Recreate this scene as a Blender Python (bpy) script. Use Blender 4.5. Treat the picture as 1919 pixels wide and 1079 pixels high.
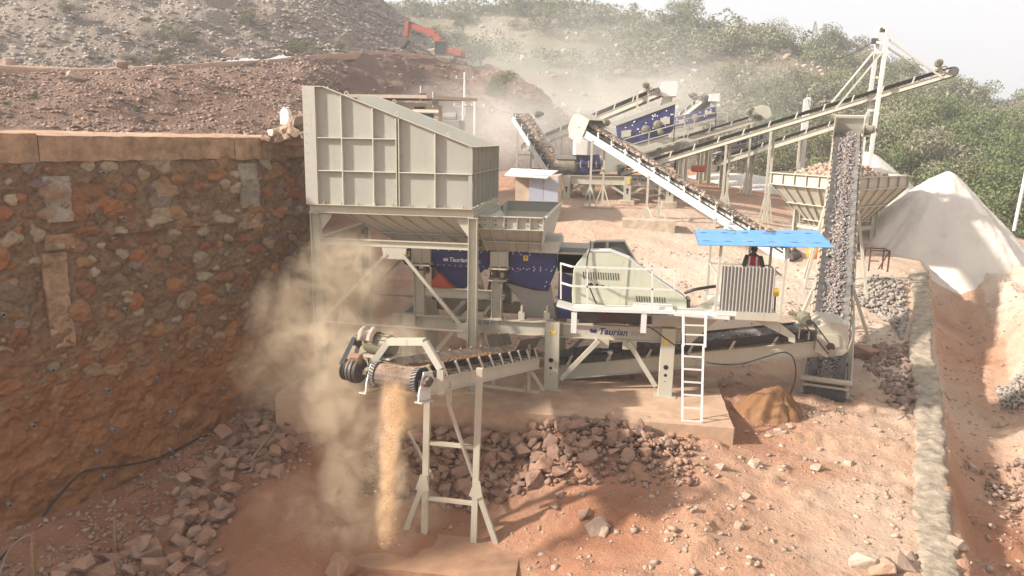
import bpy, bmesh, math, random
import numpy as np
from mathutils import Vector, Matrix, noise as mnoise
R = math.radians
random.seed(11)
S = bpy.context.scene
for _o in list(bpy.data.objects): bpy.data.objects.remove(_o)

# ------------------------------------------------------------------ camera
# world: +X runs along the crusher chassis, +Y away from the camera, +Z up, metres
FPX, PITCH, ROLL, YAW, CAMH = 1400.0, R(11.45), R(1.1), R(8.3), 9.0
CAM = Vector((0, 0, CAMH))
cam_d = bpy.data.cameras.new('camera'); cam_o = bpy.data.objects.new('camera', cam_d)
S.collection.objects.link(cam_o); S.camera = cam_o
cam_d.sensor_width = 36; cam_d.lens = FPX / 1919 * 36; cam_d.clip_start = .1; cam_d.clip_end = 3000
_c, _s = math.cos(PITCH), math.sin(PITCH)
_M = np.array([[1, 0, 0], [0, -_s, -_c], [0, _c, -_s]], float)
_cr, _sr = math.cos(ROLL), math.sin(ROLL)
_M = np.array([[_cr, -_sr, 0], [_sr, _cr, 0], [0, 0, 1]]) @ _M
_cy, _sy = math.cos(-YAW), math.sin(-YAW)
_M = _M @ np.array([[_cy, -_sy, 0], [_sy, _cy, 0], [0, 0, 1]])
_m = Matrix(((_M[0][0], -_M[1][0], -_M[2][0]), (_M[0][1], -_M[1][1], -_M[2][1]), (_M[0][2], -_M[1][2], -_M[2][2])))
cam_o.matrix_world = Matrix.Translation(CAM) @ _m.to_4x4()
def ray(u, v):
    d = _M.T @ np.array([(u - 959.5) / FPX, (v - 539.5) / FPX, 1.0]); return Vector(d)
def at(u, v, y):      # the place seen at photo pixel (u, v) whose world Y is y
    d = ray(u, v); return CAM + d * (y / d.y)
def atz(u, v, z):
    d = ray(u, v); return CAM + d * ((z - CAMH) / d.z)
def atx(u, v, x):
    d = ray(u, v); return CAM + d * (x / d.x)

# ------------------------------------------------------------------ light
SUN_TO = Vector((-.80, -.30, .50)).normalized()
W = bpy.data.worlds.new('World'); S.world = W; W.use_nodes = True
nt = W.node_tree; nt.nodes.clear()
sky = nt.nodes.new('ShaderNodeTexSky'); sky.sky_type = 'NISHITA'; sky.sun_disc = False
sky.sun_elevation = math.asin(SUN_TO.z); sky.sun_rotation = math.atan2(SUN_TO.x, SUN_TO.y)
sky.air_density = 1.0; sky.dust_density = 7.0; sky.ozone_density = 1.0
hs = nt.nodes.new('ShaderNodeHueSaturation'); hs.inputs['Saturation'].default_value = .22; hs.inputs['Value'].default_value = 1.0
bg = nt.nodes.new('ShaderNodeBackground'); bg.inputs['Strength'].default_value = .09
wo = nt.nodes.new('ShaderNodeOutputWorld')
mx = nt.nodes.new('ShaderNodeMix'); mx.data_type = 'RGBA'; mx.inputs[0].default_value = .72; mx.inputs[7].default_value = (4.6, 4.85, 5.2, 1)
nt.links.new(sky.outputs[0], hs.inputs['Color']); nt.links.new(hs.outputs[0], mx.inputs[6]); nt.links.new(mx.outputs[2], bg.inputs['Color']); nt.links.new(bg.outputs[0], wo.inputs['Surface'])
sl = bpy.data.lights.new('sun', 'SUN'); sl.energy = 4.6; sl.angle = R(2.2); sl.color = (1, .945, .88)
so = bpy.data.objects.new('sun', sl); S.collection.objects.link(so)
so.rotation_euler = SUN_TO.to_track_quat('Z', 'Y').to_euler(); so.location = (-40, -20, 40)
S.view_settings.view_transform = 'Standard'; S.view_settings.look = 'None'
S.view_settings.exposure = 1.08; S.view_settings.gamma = 1.0
S.cycles.max_bounces = 8; S.cycles.diffuse_bounces = 3; S.cycles.glossy_bounces = 2
S.cycles.transmission_bounces = 2; S.cycles.volume_bounces = 4; S.cycles.transparent_max_bounces = 8
S.cycles.use_denoising = True
try:
    S.cycles.volume_step_rate = 3.0; S.cycles.volume_max_steps = 96
except Exception: pass

# ------------------------------------------------------------------ materials
def _n(nt, t, **k):
    n = nt.nodes.new(t)
    for a, b in k.items(): setattr(n, a, b)
    return n
def ramp(nt, stops, fac):
    r = _n(nt, 'ShaderNodeValToRGB'); e = r.color_ramp.elements
    while len(e) < len(stops): e.new(.5)
    for i, (p, c) in enumerate(stops):
        e[i].position = p; e[i].color = (*c, 1) if len(c) == 3 else c
    nt.links.new(fac, r.inputs[0]); return r.outputs[0]
def noise(nt, vec, scale, detail=6, rough=.6, dist=0):
    n = _n(nt, 'ShaderNodeTexNoise'); n.inputs['Scale'].default_value = scale; n.inputs['Detail'].default_value = detail
    n.inputs['Roughness'].default_value = rough; n.inputs['Distortion'].default_value = dist
    if vec is not None: nt.links.new(vec, n.inputs['Vector'])
    return n.outputs['Fac']
def mix(nt, a, b, fac, mode='MIX'):
    m = _n(nt, 'ShaderNodeMix'); m.data_type = 'RGBA'; m.blend_type = mode
    for sock, val in ((m.inputs[0], fac), (m.inputs[6], a), (m.inputs[7], b)):
        if hasattr(val, 'is_linked'): nt.links.new(val, sock)
        elif isinstance(val, (int, float)): sock.default_value = val
        else: sock.default_value = (*val, 1)
    return m.outputs[2]
def mth(nt, op, a, b=None, c=None):
    m = _n(nt, 'ShaderNodeMath'); m.operation = op
    for i, val in enumerate((a, b, c)):
        if val is None: continue
        if hasattr(val, 'is_linked'): nt.links.new(val, m.inputs[i])
        else: m.inputs[i].default_value = val
    return m.outputs[0]
def newmat(name):
    m = bpy.data.materials.new(name); m.use_nodes = True; nt = m.node_tree
    b = nt.nodes['Principled BSDF']; return m, nt, b
def geo_pos(nt): return _n(nt, 'ShaderNodeNewGeometry').outputs['Position']
def bump(nt, b, h, strength=.5, dist=.02, prev=None):
    n = _n(nt, 'ShaderNodeBump'); n.inputs['Strength'].default_value = strength; n.inputs['Distance'].default_value = dist
    nt.links.new(h, n.inputs['Height'])
    if prev is not None: nt.links.new(prev, n.inputs['Normal'])
    nt.links.new(n.outputs[0], b.inputs['Normal']); return n.outputs[0]
DUST = (.50, .33, .20)
def paint(name, col, rough=.5, dust=.45, rust=.25, metal=0, dcol=DUST):
    m, nt, b = newmat(name); p = geo_pos(nt)
    n1 = noise(nt, p, 1.3, 5); c = mix(nt, tuple(x * .82 for x in col), tuple(min(1, x * 1.1) for x in col), n1)
    streak = _n(nt, 'ShaderNodeMapping'); streak.inputs['Scale'].default_value = (9, 9, .9); nt.links.new(p, streak.inputs[0])
    ns = noise(nt, streak.outputs[0], 1.0, 5, .7)
    c = mix(nt, c, (.30, .15, .07), mth(nt, 'MULTIPLY', ramp(nt, [(.58, (0, 0, 0)), (.74, (1, 1, 1))], ns), rust))
    nz = _n(nt, 'ShaderNodeSeparateXYZ'); g = _n(nt, 'ShaderNodeNewGeometry'); nt.links.new(g.outputs['Normal'], nz.inputs[0])
    up = mth(nt, 'MULTIPLY', mth(nt, 'MAXIMUM', nz.outputs[2], 0.0), 1.0)
    nd = noise(nt, p, 3.1, 6, .65)
    f = mth(nt, 'MULTIPLY', mth(nt, 'ADD', mth(nt, 'MULTIPLY', up, .9), .22), ramp(nt, [(.3, (0, 0, 0)), (.75, (1, 1, 1))], nd))
    c = mix(nt, c, dcol, mth(nt, 'MULTIPLY', f, dust * 1.6)); nt.links.new(c, b.inputs['Base Color'])
    b.inputs['Metallic'].default_value = metal
    nt.links.new(mth(nt, 'ADD', mth(nt, 'MULTIPLY', nd, .35), rough - .1), b.inputs['Roughness'])
    bump(nt, b, noise(nt, p, 7, 4), .25, .01); return m
def plain(name, col, rough=.7, var=.25, scale=6, bmp=.4, metal=0, bd=.02):
    m, nt, b = newmat(name); p = geo_pos(nt); n1 = noise(nt, p, scale, 7, .65)
    nt.links.new(mix(nt, tuple(x * (1 - var) for x in col), tuple(min(1, x * (1 + var)) for x in col), ramp(nt, [(.3, (0, 0, 0)), (.7, (1, 1, 1))], n1)), b.inputs['Base Color'])
    b.inputs['Roughness'].default_value = rough; b.inputs['Metallic'].default_value = metal
    bump(nt, b, n1, bmp, bd); return m
MT = {}
MT['cream'] = paint('cream paint', (.47, .45, .36), .5, .55, .8)
MT['greycream'] = paint('weathered grey cream paint', (.44, .43, .36), .55, .42, .3)
MT['greyplate'] = paint('grey hopper plate paint', (.37, .365, .305), .5, .34, .45)
MT['white'] = paint('white paint', (.66, .65, .60), .5, .3, .4)
MT['navy'] = paint('navy blue paint', (.012, .019, .115), .42, .14, .05)
MT['steel'] = paint('bare dusty steel', (.27, .26, .24), .5, .35, .3, .3)
MT['darksteel'] = paint('dark greasy steel', (.06, .058, .055), .5, .45, .1, .2)
MT['rust'] = plain('rusty steel', (.12, .05, .03), .8)
MT['redpaint'] = paint('red paint', (.50, .06, .025), .5, .25, .0)
MT['excred'] = paint('orange red machine paint', (.33, .055, .03), .6, .5, .1)
MT['motor'] = paint('olive motor paint', (.15, .15, .10), .5, .4, .1)
MT['rubber'] = plain('black rubber belt', (.035, .034, .034), .75, .35, 3, .2)
MT['dustyrubber'] = paint('dusty rubber belt', (.045, .043, .042), .75, .5, .0, 0, (.30, .25, .21))
MT['yellow'] = plain('yellow sticker', (.75, .50, .02), .5, .1)
MT['logo'] = plain('white lettering', (.72, .72, .74), .6, .05)
MT['logonavy'] = plain('navy lettering', (.025, .035, .16), .5, .05)
MT['lettergrey'] = plain('grey lettering', (.22, .22, .26), .6, .05)
MT['black'] = plain('black opening', (.012, .012, .012), .9, .1)
MT['sunlitcream'] = paint('sunlit cream rib paint', (.62, .60, .51), .5, .3, .4)  # cream made paler: sunlight caught by the hopper ribs is put into the colour
MT['footing'] = plain('red dust caked concrete', (.36, .20, .115), .95, .2, 1.3, .8)
MT['concrete'] = plain('dusty concrete', (.46, .36, .26), .9, .22, 2.2, .6)
MT['slabc'] = plain('red dusted concrete', (.46, .295, .19), .95, .25, 1.3, .8)
MT['jerry'] = plain('white plastic', (.75, .73, .65), .4, .08)
MT['glass'] = plain('dark cab glass', (.03, .035, .04), .15, .1)
MT['blueroof'] = paint('bright blue roof sheet', (.085, .29, .60), .45, .18, .0)
MT['guard'] = paint('pale green cream guard paint', (.50, .51, .385), .5, .22, .45)
MT['belttan'] = paint('dust covered belt', (.09, .075, .065), .8, .75, 0, 0, (.40, .27, .17))
MT['zinc'] = paint('corrugated zinc sheet', (.33, .31, .28), .55, .25, .35, .2)
MT['vest'] = plain('red safety vest', (.42, .03, .025), .85, .15, 20)
MT['reflect'] = plain('silver reflective tape', (.7, .7, .68), .4, .05)
MT['green'] = plain('dark green sleeve', (.02, .085, .06), .9, .2, 20)
MT['trouser'] = plain('dark trousers', (.03, .03, .04), .9, .2, 20)
MT['skin'] = plain('brown skin', (.14, .065, .035), .6, .1, 20)
MT['hair'] = plain('black hair', (.012, .01, .01), .7, .2, 40)
MT['orange'] = plain('orange helmet plastic', (.8, .25, .03), .4, .1)
MT['wood'] = plain('stake wood', (.30, .18, .09), .8, .3, 9)
MT['cable'] = plain('black cable', (.02, .018, .017), .6, .2)
MT['polec'] = plain('whitewashed pole', (.6, .58, .52), .8, .15)
MT['shedgrey'] = plain('grey painted shed sheet', (.36, .37, .42), .7, .1, 1)
MT['plaster'] = plain('dusty plaster', (.50, .39, .29), .9, .18, 2)
MT['blue'] = plain('blue door paint', (.10, .22, .5), .6, .1)

# ------------------------------------------------------------------ mesh helpers
class MB:
    def __init__(s): s.v = []; s.f = []
    def add(s, vs, fs):
        n = len(s.v); s.v += [Vector(p) for p in vs]; s.f += [tuple(n + i for i in f) for f in fs]; return s
    def box(s, lo, hi):
        x0, y0, z0 = lo; x1, y1, z1 = hi
        return s.add([(x0, y0, z0), (x1, y0, z0), (x1, y1, z0), (x0, y1, z0), (x0, y0, z1), (x1, y0, z1), (x1, y1, z1), (x0, y1, z1)],
                     [(0, 3, 2, 1), (4, 5, 6, 7), (0, 1, 5, 4), (1, 2, 6, 5), (2, 3, 7, 6), (3, 0, 4, 7)])
    def beam(s, p, q, w, h, up=(0, 0, 1)):
        p, q = Vector(p), Vector(q); d = (q - p)
        if d.length < 1e-6: return s
        d.normalize(); up = Vector(up)
        if abs(d.dot(up)) > .97: up = Vector((0, 1, 0))
        sx = d.cross(up).normalized() * (w / 2); sz = sx.cross(d).normalized() * (h / 2)
        vs = [p - sx - sz, p + sx - sz, p + sx + sz, p - sx + sz, q - sx - sz, q + sx - sz, q + sx + sz, q - sx + sz]
        return s.add(vs, [(0, 1, 2, 3), (7, 6, 5, 4), (4, 5, 1, 0), (5, 6, 2, 1), (6, 7, 3, 2), (7, 4, 0, 3)])
    def ibeam(s, p, q, w, h, t=.02, up=(0, 0, 1)):      # web in the plane of up
        p, q = Vector(p), Vector(q); d = (q - p).normalized(); u = Vector(up)
        if abs(d.dot(u)) > .97: u = Vector((0, 1, 0))
        sx = d.cross(u).normalized(); sz = sx.cross(d).normalized()
        s.beam(p, q, t, h - 2 * t, u)
        s.beam(p + sz * (h / 2 - t / 2), q + sz * (h / 2 - t / 2), w, t, u); s.beam(p - sz * (h / 2 - t / 2), q - sz * (h / 2 - t / 2), w, t, u); return s
    def tube(s, p, q, r, n=10, r2=None, caps=True):
        p, q = Vector(p), Vector(q); d = (q - p).normalized(); r2 = r if r2 is None else r2
        a = d.orthogonal().normalized(); b = d.cross(a)
        vs = [p + (a * math.cos(2 * math.pi * i / n) + b * math.sin(2 * math.pi * i / n)) * r for i in range(n)]
        vs += [q + (a * math.cos(2 * math.pi * i / n) + b * math.sin(2 * math.pi * i / n)) * r2 for i in range(n)]
        fs = [(i, (i + 1) % n, n + (i + 1) % n, n + i) for i in range(n)]
        if caps: fs += [tuple(range(n))[::-1], tuple(range(n, 2 * n))]
        return s.add(vs, fs)
    def path(s, pts, r, n=7):
        pts = [Vector(p) for p in pts]; rings = []; up = Vector((0, 0, 1)); base = len(s.v)
        for i, p in enumerate(pts):
            d = (pts[min(i + 1, len(pts) - 1)] - pts[max(i - 1, 0)]).normalized()
            a = d.cross(up); a = a.normalized() if a.length > 1e-3 else Vector((1, 0, 0)); b = a.cross(d)
            rr = r[i] if isinstance(r, (list, tuple)) else r
            for k in range(n): s.v.append(p + (a * math.cos(2 * math.pi * k / n) + b * math.sin(2 * math.pi * k / n)) * rr)
        for i in range(len(pts) - 1):
            for k in range(n):
                s.f.append((base + i * n + k, base + i * n + (k + 1) % n, base + (i + 1) * n + (k + 1) % n, base + (i + 1) * n + k))
        s.f.append(tuple(base + k for k in range(n))[::-1]); s.f.append(tuple(base + (len(pts) - 1) * n + k for k in range(n))); return s
    def prism(s, pts, ext):
        pts = [Vector(p) for p in pts]; e = Vector(ext); n = len(pts)
        fs = [(i, (i + 1) % n, n + (i + 1) % n, n + i) for i in range(n)] + [tuple(range(n))[::-1], tuple(range(n, 2 * n))]
        return s.add(pts + [p + e for p in pts], fs)
    def quadslab(s, a, b, c, d, t):     # a thin plate through four points
        a, b, c, d = map(Vector, (a, b, c, d)); n = (b - a).cross(d - a).normalized() * t
        return s.prism([a, b, c, d], n)
    def lathe(s, c, axis, prof, n=20):
        c = Vector(c); ax = Vector(axis).normalized(); a = ax.orthogonal().normalized(); b = ax.cross(a); base = len(s.v)
        for (t, r) in prof:
            for k in range(n): s.v.append(c + ax * t + (a * math.cos(2 * math.pi * k / n) + b * math.sin(2 * math.pi * k / n)) * max(r, 1e-4))
        for i in range(len(prof) - 1):
            for k in range(n):
                s.f.append((base + i * n + k, base + i * n + (k + 1) % n, base + (i + 1) * n + (k + 1) % n, base + (i + 1) * n + k))
        s.f.append(tuple(base + k for k in range(n))[::-1]); s.f.append(tuple(base + (len(prof) - 1) * n + k for k in range(n))); return s
    def ring(s, c, axis, R0, r, n=16, m=6):
        c = Vector(c); ax = Vector(axis).normalized(); a = ax.orthogonal().normalized(); b = ax.cross(a); base = len(s.v)
        for i in range(n):
            e = a * math.cos(2 * math.pi * i / n) + b * math.sin(2 * math.pi * i / n)
            for k in range(m): s.v.append(c + e * (R0 + r * math.cos(2 * math.pi * k / m)) + ax * r * math.sin(2 * math.pi * k / m))
        for i in range(n):
            for k in range(m): s.f.append((base + i * m + k, base + ((i + 1) % n) * m + k, base + ((i + 1) % n) * m + (k + 1) % m, base + i * m + (k + 1) % m))
        return s
    def build(s, name, mat, parent=None, smooth=False, bevel=0, origin=None, struct=False):
        me = bpy.data.meshes.new(name)
        org = Vector(parent['_o']) if parent is not None else Vector(origin or (0, 0, 0))
        me.from_pydata([p - org for p in s.v], [], s.f); me.validate()
        bm = bmesh.new(); bm.from_mesh(me); bmesh.ops.recalc_face_normals(bm, faces=bm.faces)
        if bevel: 
            bmesh.ops.bevel(bm, geom=[e for e in bm.edges if e.calc_face_angle(0) > .6], offset=bevel, segments=1, affect='EDGES')
        bm.to_mesh(me); bm.free()
        if smooth:
            me.shade_smooth() if hasattr(me, 'shade_smooth') else None
        me.materials.append(MT[mat] if isinstance(mat, str) else mat)
        o = bpy.data.objects.new(name, me); S.collection.objects.link(o)
        if parent is not None: o.parent = parent
        else: o.location = org
        o['_o'] = tuple(org)
        if struct: o['kind'] = 'structure'
        return o
def thing(name, label, cat, loc=(0, 0, 0), group=None):
    o = bpy.data.objects.new(name, None); S.collection.objects.link(o); o.empty_display_size = .2
    o.location = loc; o['_o'] = tuple(loc); o['label'] = label; o['category'] = cat
    if group: o['group'] = group
    return o
def tag(o, label, cat, group=None, kind=None):
    o['label'] = label; o['category'] = cat
    if group: o['group'] = group
    if kind: o['kind'] = kind
    return o
def copy_tree(o, parent=None):
    c = o.copy(); S.collection.objects.link(c)
    if parent is not None: c.parent = parent
    for ch in [x for x in o.children]: copy_tree(ch, c)
    return c
def text_part(txt, name, p, xdir, zdir, size, mat, parent, off=.004, depth=.003, bold=False, shear=0):
    cu = bpy.data.curves.new('t', 'FONT'); cu.body = txt; cu.size = size; cu.extrude = depth; cu.shear = shear
    if bold: cu.offset = size * .02
    to = bpy.data.objects.new('t', cu); S.collection.objects.link(to)
    dg = bpy.context.evaluated_depsgraph_get(); me = bpy.data.meshes.new_from_object(to.evaluated_get(dg))
    bpy.data.objects.remove(to); xd = Vector(xdir).normalized(); zd = Vector(zdir).normalized(); nd = xd.cross(zd).normalized()
    org = Vector(parent['_o'])
    for v in me.vertices: v.co = Vector(p) + xd * v.co.x + zd * v.co.y + nd * (v.co.z + off) - org
    me.name = name; me.materials.clear(); me.materials.append(MT[mat])
    o = bpy.data.objects.new(name, me); S.collection.objects.link(o); o.parent = parent; o['_o'] = tuple(org); return o
def fbm(x, y, z=0, o=4):
    return mnoise.fractal(Vector((x, y, z)), 1.0, 2.0, o)
# ------------------------------------------------------------------ soil materials
def soilmat(name, stops, scale=.22, rocky=.5, bmp=.9, rough=.95, bd=.12, attr=None):
    m, nt, b = newmat(name); p = geo_pos(nt)
    n1 = noise(nt, p, scale, 9, .62, .6)
    if attr:
        a = _n(nt, 'ShaderNodeAttribute'); a.attribute_name = attr
        f = mth(nt, 'ADD', a.outputs['Fac'], mth(nt, 'MULTIPLY', mth(nt, 'SUBTRACT', n1, .5), .7))
    else: f = n1
    c = ramp(nt, stops, f)
    n2 = noise(nt, p, 6, 8, .7); c = mix(nt, c, (.16, .08, .05), mth(nt, 'MULTIPLY', ramp(nt, [(.62, (0, 0, 0)), (.8, (1, 1, 1))], n2), .35))
    n4 = noise(nt, p, 1.4, 8, .7, .4); c = mix(nt, c, mix(nt, c, (1, .94, .86), .0), 0.0)
    c = mix(nt, c, (.52, .37, .25), mth(nt, 'MULTIPLY', ramp(nt, [(.55, (0, 0, 0)), (.75, (1, 1, 1))], n4), .25))
    vo = _n(nt, 'ShaderNodeTexVoronoi'); vo.inputs['Scale'].default_value = 7; nt.links.new(p, vo.inputs['Vector'])
    peb = ramp(nt, [(.0, (1, 1, 1)), (.32, (0, 0, 0))], vo.outputs['Distance'])
    sel = _n(nt, 'ShaderNodeSeparateColor'); nt.links.new(vo.outputs['Color'], sel.inputs[0])
    gate = mth(nt, 'MULTIPLY', peb, mth(nt, 'GREATER_THAN', sel.outputs[0], 1 - rocky * .6))
    c = mix(nt, c, mix(nt, (.34, .22, .16), (.62, .52, .42), sel.outputs[1]), mth(nt, 'MULTIPLY', gate, .5))
    nt.links.new(c, b.inputs['Base Color']); b.inputs['Roughness'].default_value = rough
    b.inputs['Specular IOR Level'].default_value = .15
    h = mth(nt, 'ADD', mth(nt, 'MULTIPLY', noise(nt, p, 2.2, 10, .68), 1.0), mth(nt, 'MULTIPLY', gate, .35))
    h = mth(nt, 'ADD', h, mth(nt, 'MULTIPLY', noise(nt, p, 9, 6, .75), .35)); bump(nt, b, h, bmp, bd * 1.6); return m
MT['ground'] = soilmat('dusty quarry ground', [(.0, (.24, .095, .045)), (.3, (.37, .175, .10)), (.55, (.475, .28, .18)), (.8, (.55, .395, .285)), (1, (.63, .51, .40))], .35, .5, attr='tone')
MT['rubbleslope'] = soilmat('rubble slope earth', [(.2, (.17, .09, .06)), (.5, (.27, .165, .115)), (.8, (.36, .26, .19))], .1, 1, 1.0, bd=.3)
MT['greyslope'] = soilmat('grey rubble earth', [(.2, (.21, .16, .125)), (.5, (.32, .25, .195)), (.8, (.41, .335, .265))], .1, 1, 1.0, bd=.3)
MT['sandpile'] = soilmat('pale crushed sand', [(.2, (.54, .46, .38)), (.5, (.66, .59, .51)), (.9, (.73, .67, .60))], .3, .1, .5, bd=.1)
MT['redsand'] = soilmat('red brown fine sand', [(.2, (.18, .09, .04)), (.7, (.26, .135, .065))], .8, .1, .5, bd=.05)
MT['hill'] = soilmat('scrub hill earth', [(.25, (.20, .18, .10)), (.45, (.30, .26, .16)), (.62, (.42, .33, .23)), (.85, (.52, .44, .35))], .045, .6, 1.0, bd=1.0)
def stonemat(name, cols, rough=.9, top=DUST, dust=.5):
    m, nt, b = newmat(name); p = geo_pos(nt); g = _n(nt, 'ShaderNodeNewGeometry'); oi = _n(nt, 'ShaderNodeObjectInfo')
    rnd = mth(nt, 'FRACT', mth(nt, 'ADD', g.outputs['Random Per Island'], oi.outputs['Random']))
    c = ramp(nt, [(i / (len(cols) - 1), k) for i, k in enumerate(cols)], rnd)
    n1 = noise(nt, p, 5, 8, .7); c = mix(nt, c, (.75, .7, .65), mth(nt, 'MULTIPLY', ramp(nt, [(.5, (0, 0, 0)), (.9, (1, 1, 1))], n1), .35))
    nz = _n(nt, 'ShaderNodeSeparateXYZ'); nt.links.new(g.outputs['Normal'], nz.inputs[0])
    f = mth(nt, 'MULTIPLY', mth(nt, 'ADD', mth(nt, 'MAXIMUM', nz.outputs[2], 0.0), .35), dust)
    c = mix(nt, c, top, f); nt.links.new(c, b.inputs['Base Color']); b.inputs['Roughness'].default_value = rough
    b.inputs['Specular IOR Level'].default_value = .2
    bump(nt, b, noise(nt, p, 9, 8, .7), .6, .04); return m
MT['redrock'] = stonemat('red dusted boulder', [(.17, .085, .055), (.25, .14, .09), (.14, .10, .085), (.32, .19, .125), (.22, .17, .145)], top=(.36, .205, .13), dust=.6)
MT['tanrock'] = stonemat('tan broken stone', [(.32, .22, .16), (.42, .31, .23), (.25, .18, .14), (.48, .39, .31), (.27, .15, .09)], top=(.42, .29, .19), dust=.4)
MT['greyrock'] = stonemat('grey broken stone', [(.27, .235, .20), (.30, .26, .22), (.17, .15, .135), (.36, .31, .26), (.30, .20, .14)], top=(.40, .33, .26), dust=.3)
MT['redrubble'] = stonemat('red brown rubble', [(.19, .115, .085), (.27, .17, .125), (.17, .11, .09), (.36, .26, .20), (.23, .135, .10)], top=(.31, .20, .145), dust=.3)
MT['beltrock'] = stonemat('crushed stone on belt', [(.10, .095, .095), (.24, .22, .21), (.30, .19, .13), (.15, .135, .13), (.42, .38, .34)], top=(.34, .28, .23), dust=.15)
MT['lowwall'] = plain('pale lime mortar', (.31, .245, .175), .95, .45, 2.8, 1.0, bd=.08)
MT['cutstone'] = plain('cut stone block', (.48, .36, .22), .9, .2, 3)

# ------------------------------------------------------------------ ground height
_ctl = [atz(*p) for p in [(0, 960, -1.0), (200, 900, -.9), (400, 830, -.4), (540, 745, .2), (-200, 1079, -1.1), (300, 1079, -1.2), (600, 1079, -1.25),
    (600, 950, -.9), (750, 1012, -1.05), (900, 1079, -1.3), (960, 1010, -1.05), (1050, 1079, -.6), (900, 930, -.6), (900, 880, -.1), (1100, 880, .3),
    (1378, 842, .45), (1250, 1000, .15), (1250, 1200, .0), (600, 1300, -.9), (1500, 1079, .2), (1500, 950, .3), (1500, 850, .45), (1650, 850, .5), (1680, 1000, .2),
    (1450, 750, .85), (1650, 700, .95), (1650, 600, 1.3), (1560, 700, .95), (1690, 1300, .1)]]
_ctl += [Vector(p) for p in [(-6, 23, .7), (0, 23, .8), (-9, 24, .7), (-6, 27, 1.0), (0, 27, 1.2), (5, 27, 1.2), (-6, 30, 1.6), (0, 30, 1.8), (6, 30, 1.7), (-6, 36, 2.8), (0, 36, 2.8), (6, 36, 2.6),
    (-6, 42, 3.9), (0, 42, 3.8), (6, 42, 3.3), (-8, 50, 5.0), (0, 50, 4.9), (7, 50, 4.4), (-10, 60, 5.7), (0, 60, 5.6), (10, 60, 5.0), (-12, 75, 6.3), (5, 75, 6.2), (20, 75, 4.5),
    (9, 37, 2.3), (13, 37, 2.2), (9, 40, 2.8), (12.3, 40, 2.8), (10, 42, 3.1), (15, 42, 2.9), (14, 50, 3.2), (22, 50, 2.4), (18, 60, 3.8), (30, 60, 2.0), (12, 33, 1.6), (14, 36, 1.8),
    (-20, 8, -1.1), (0, 6, -.4), (10, 6, .1), (-12, 30, 1.6), (-14, 40, 3), (45, 75, 0), (40, 40, -1), (40, 10, -1)]]
_P = np.array([[p.x, p.y] for p in _ctl]); _Z = np.array([p.z for p in _ctl])
def _tps(r2): return np.where(r2 > 1e-9, .5 * r2 * np.log(np.maximum(r2, 1e-9)), 0)
_n0 = len(_P); _A = np.zeros((_n0 + 3, _n0 + 3)); _A[:_n0, :_n0] = _tps(((_P[:, None] - _P[None]) ** 2).sum(-1)) + np.eye(_n0) * 1.5
_A[:_n0, _n0:] = np.c_[np.ones(_n0), _P]; _A[_n0:, :_n0] = _A[:_n0, _n0:].T
_Wt = np.linalg.solve(_A, np.r_[_Z, np.zeros(3)])
# centre line of the low stone wall along the track (right edge of the yard)
LW = [Vector((5.6, 12.6, 0)), Vector((6.6, 14.3, 0)), Vector((7.35, 16.7, 0)), Vector((8.5, 20.2, 0)), Vector((10.2, 25.0, 0)), Vector((11.7, 30.2, 0)), Vector((13.2, 34.0, 0)), Vector((14.3, 38.0, 0)), Vector((14.9, 39.6, 0))]
LWy = np.array([p.y for p in LW]); LWx = np.array([p.x for p in LW])
def lw_x(y): return np.interp(y, [4] + list(LWy) + [60, 90], [7.3] + list(LWx) + [19, 24])
def ground_z(x, y):
    x = np.atleast_1d(np.asarray(x, float)); y = np.atleast_1d(np.asarray(y, float))
    z = np.zeros_like(x)
    xc = np.clip(x, -20, 45); yc = np.clip(y, 5, 76)
    for i in range(0, len(x), 20000):
        sl_ = slice(i, i + 20000); r2 = (xc[sl_, None] - _P[None, :, 0]) ** 2 + (yc[sl_, None] - _P[None, :, 1]) ** 2
        z[sl_] = _tps(r2) @ _Wt[:_n0] + _Wt[_n0] + _Wt[_n0 + 1] * xc[sl_] + _Wt[_n0 + 2] * yc[sl_]
    # sunken track and spoil bank right of the low wall
    d = x - (lw_x(y) + .55)
    near = np.clip((46 - y) / 8, 0, 1)
    track = np.interp(d, [0, .5, 1.4, 2.3, 3.0, 3.8, 6, 14, 30], [0, -.7, -1.0, -.95, -.35, .7, 1.4, 1.7, .5])
    base = np.interp(y, [5, 20, 30, 40, 50], [.1, .3, .8, 1.6, 2.4])
    track = track + .07 * np.cos(2 * np.pi * (d - .2) / 1.05) * np.exp(-((d - 2.1) / 1.1) ** 2) + np.clip(vn(x * .9, y * .35) * 1.2, -.25, .4) * np.exp(-((d - 4.6) / 1.6) ** 2)
    z = np.where(d > 0, (base + track) * near + z * (1 - near), z)
    return z
def gz(x, y): return float(ground_z([x], [y])[0])

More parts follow.
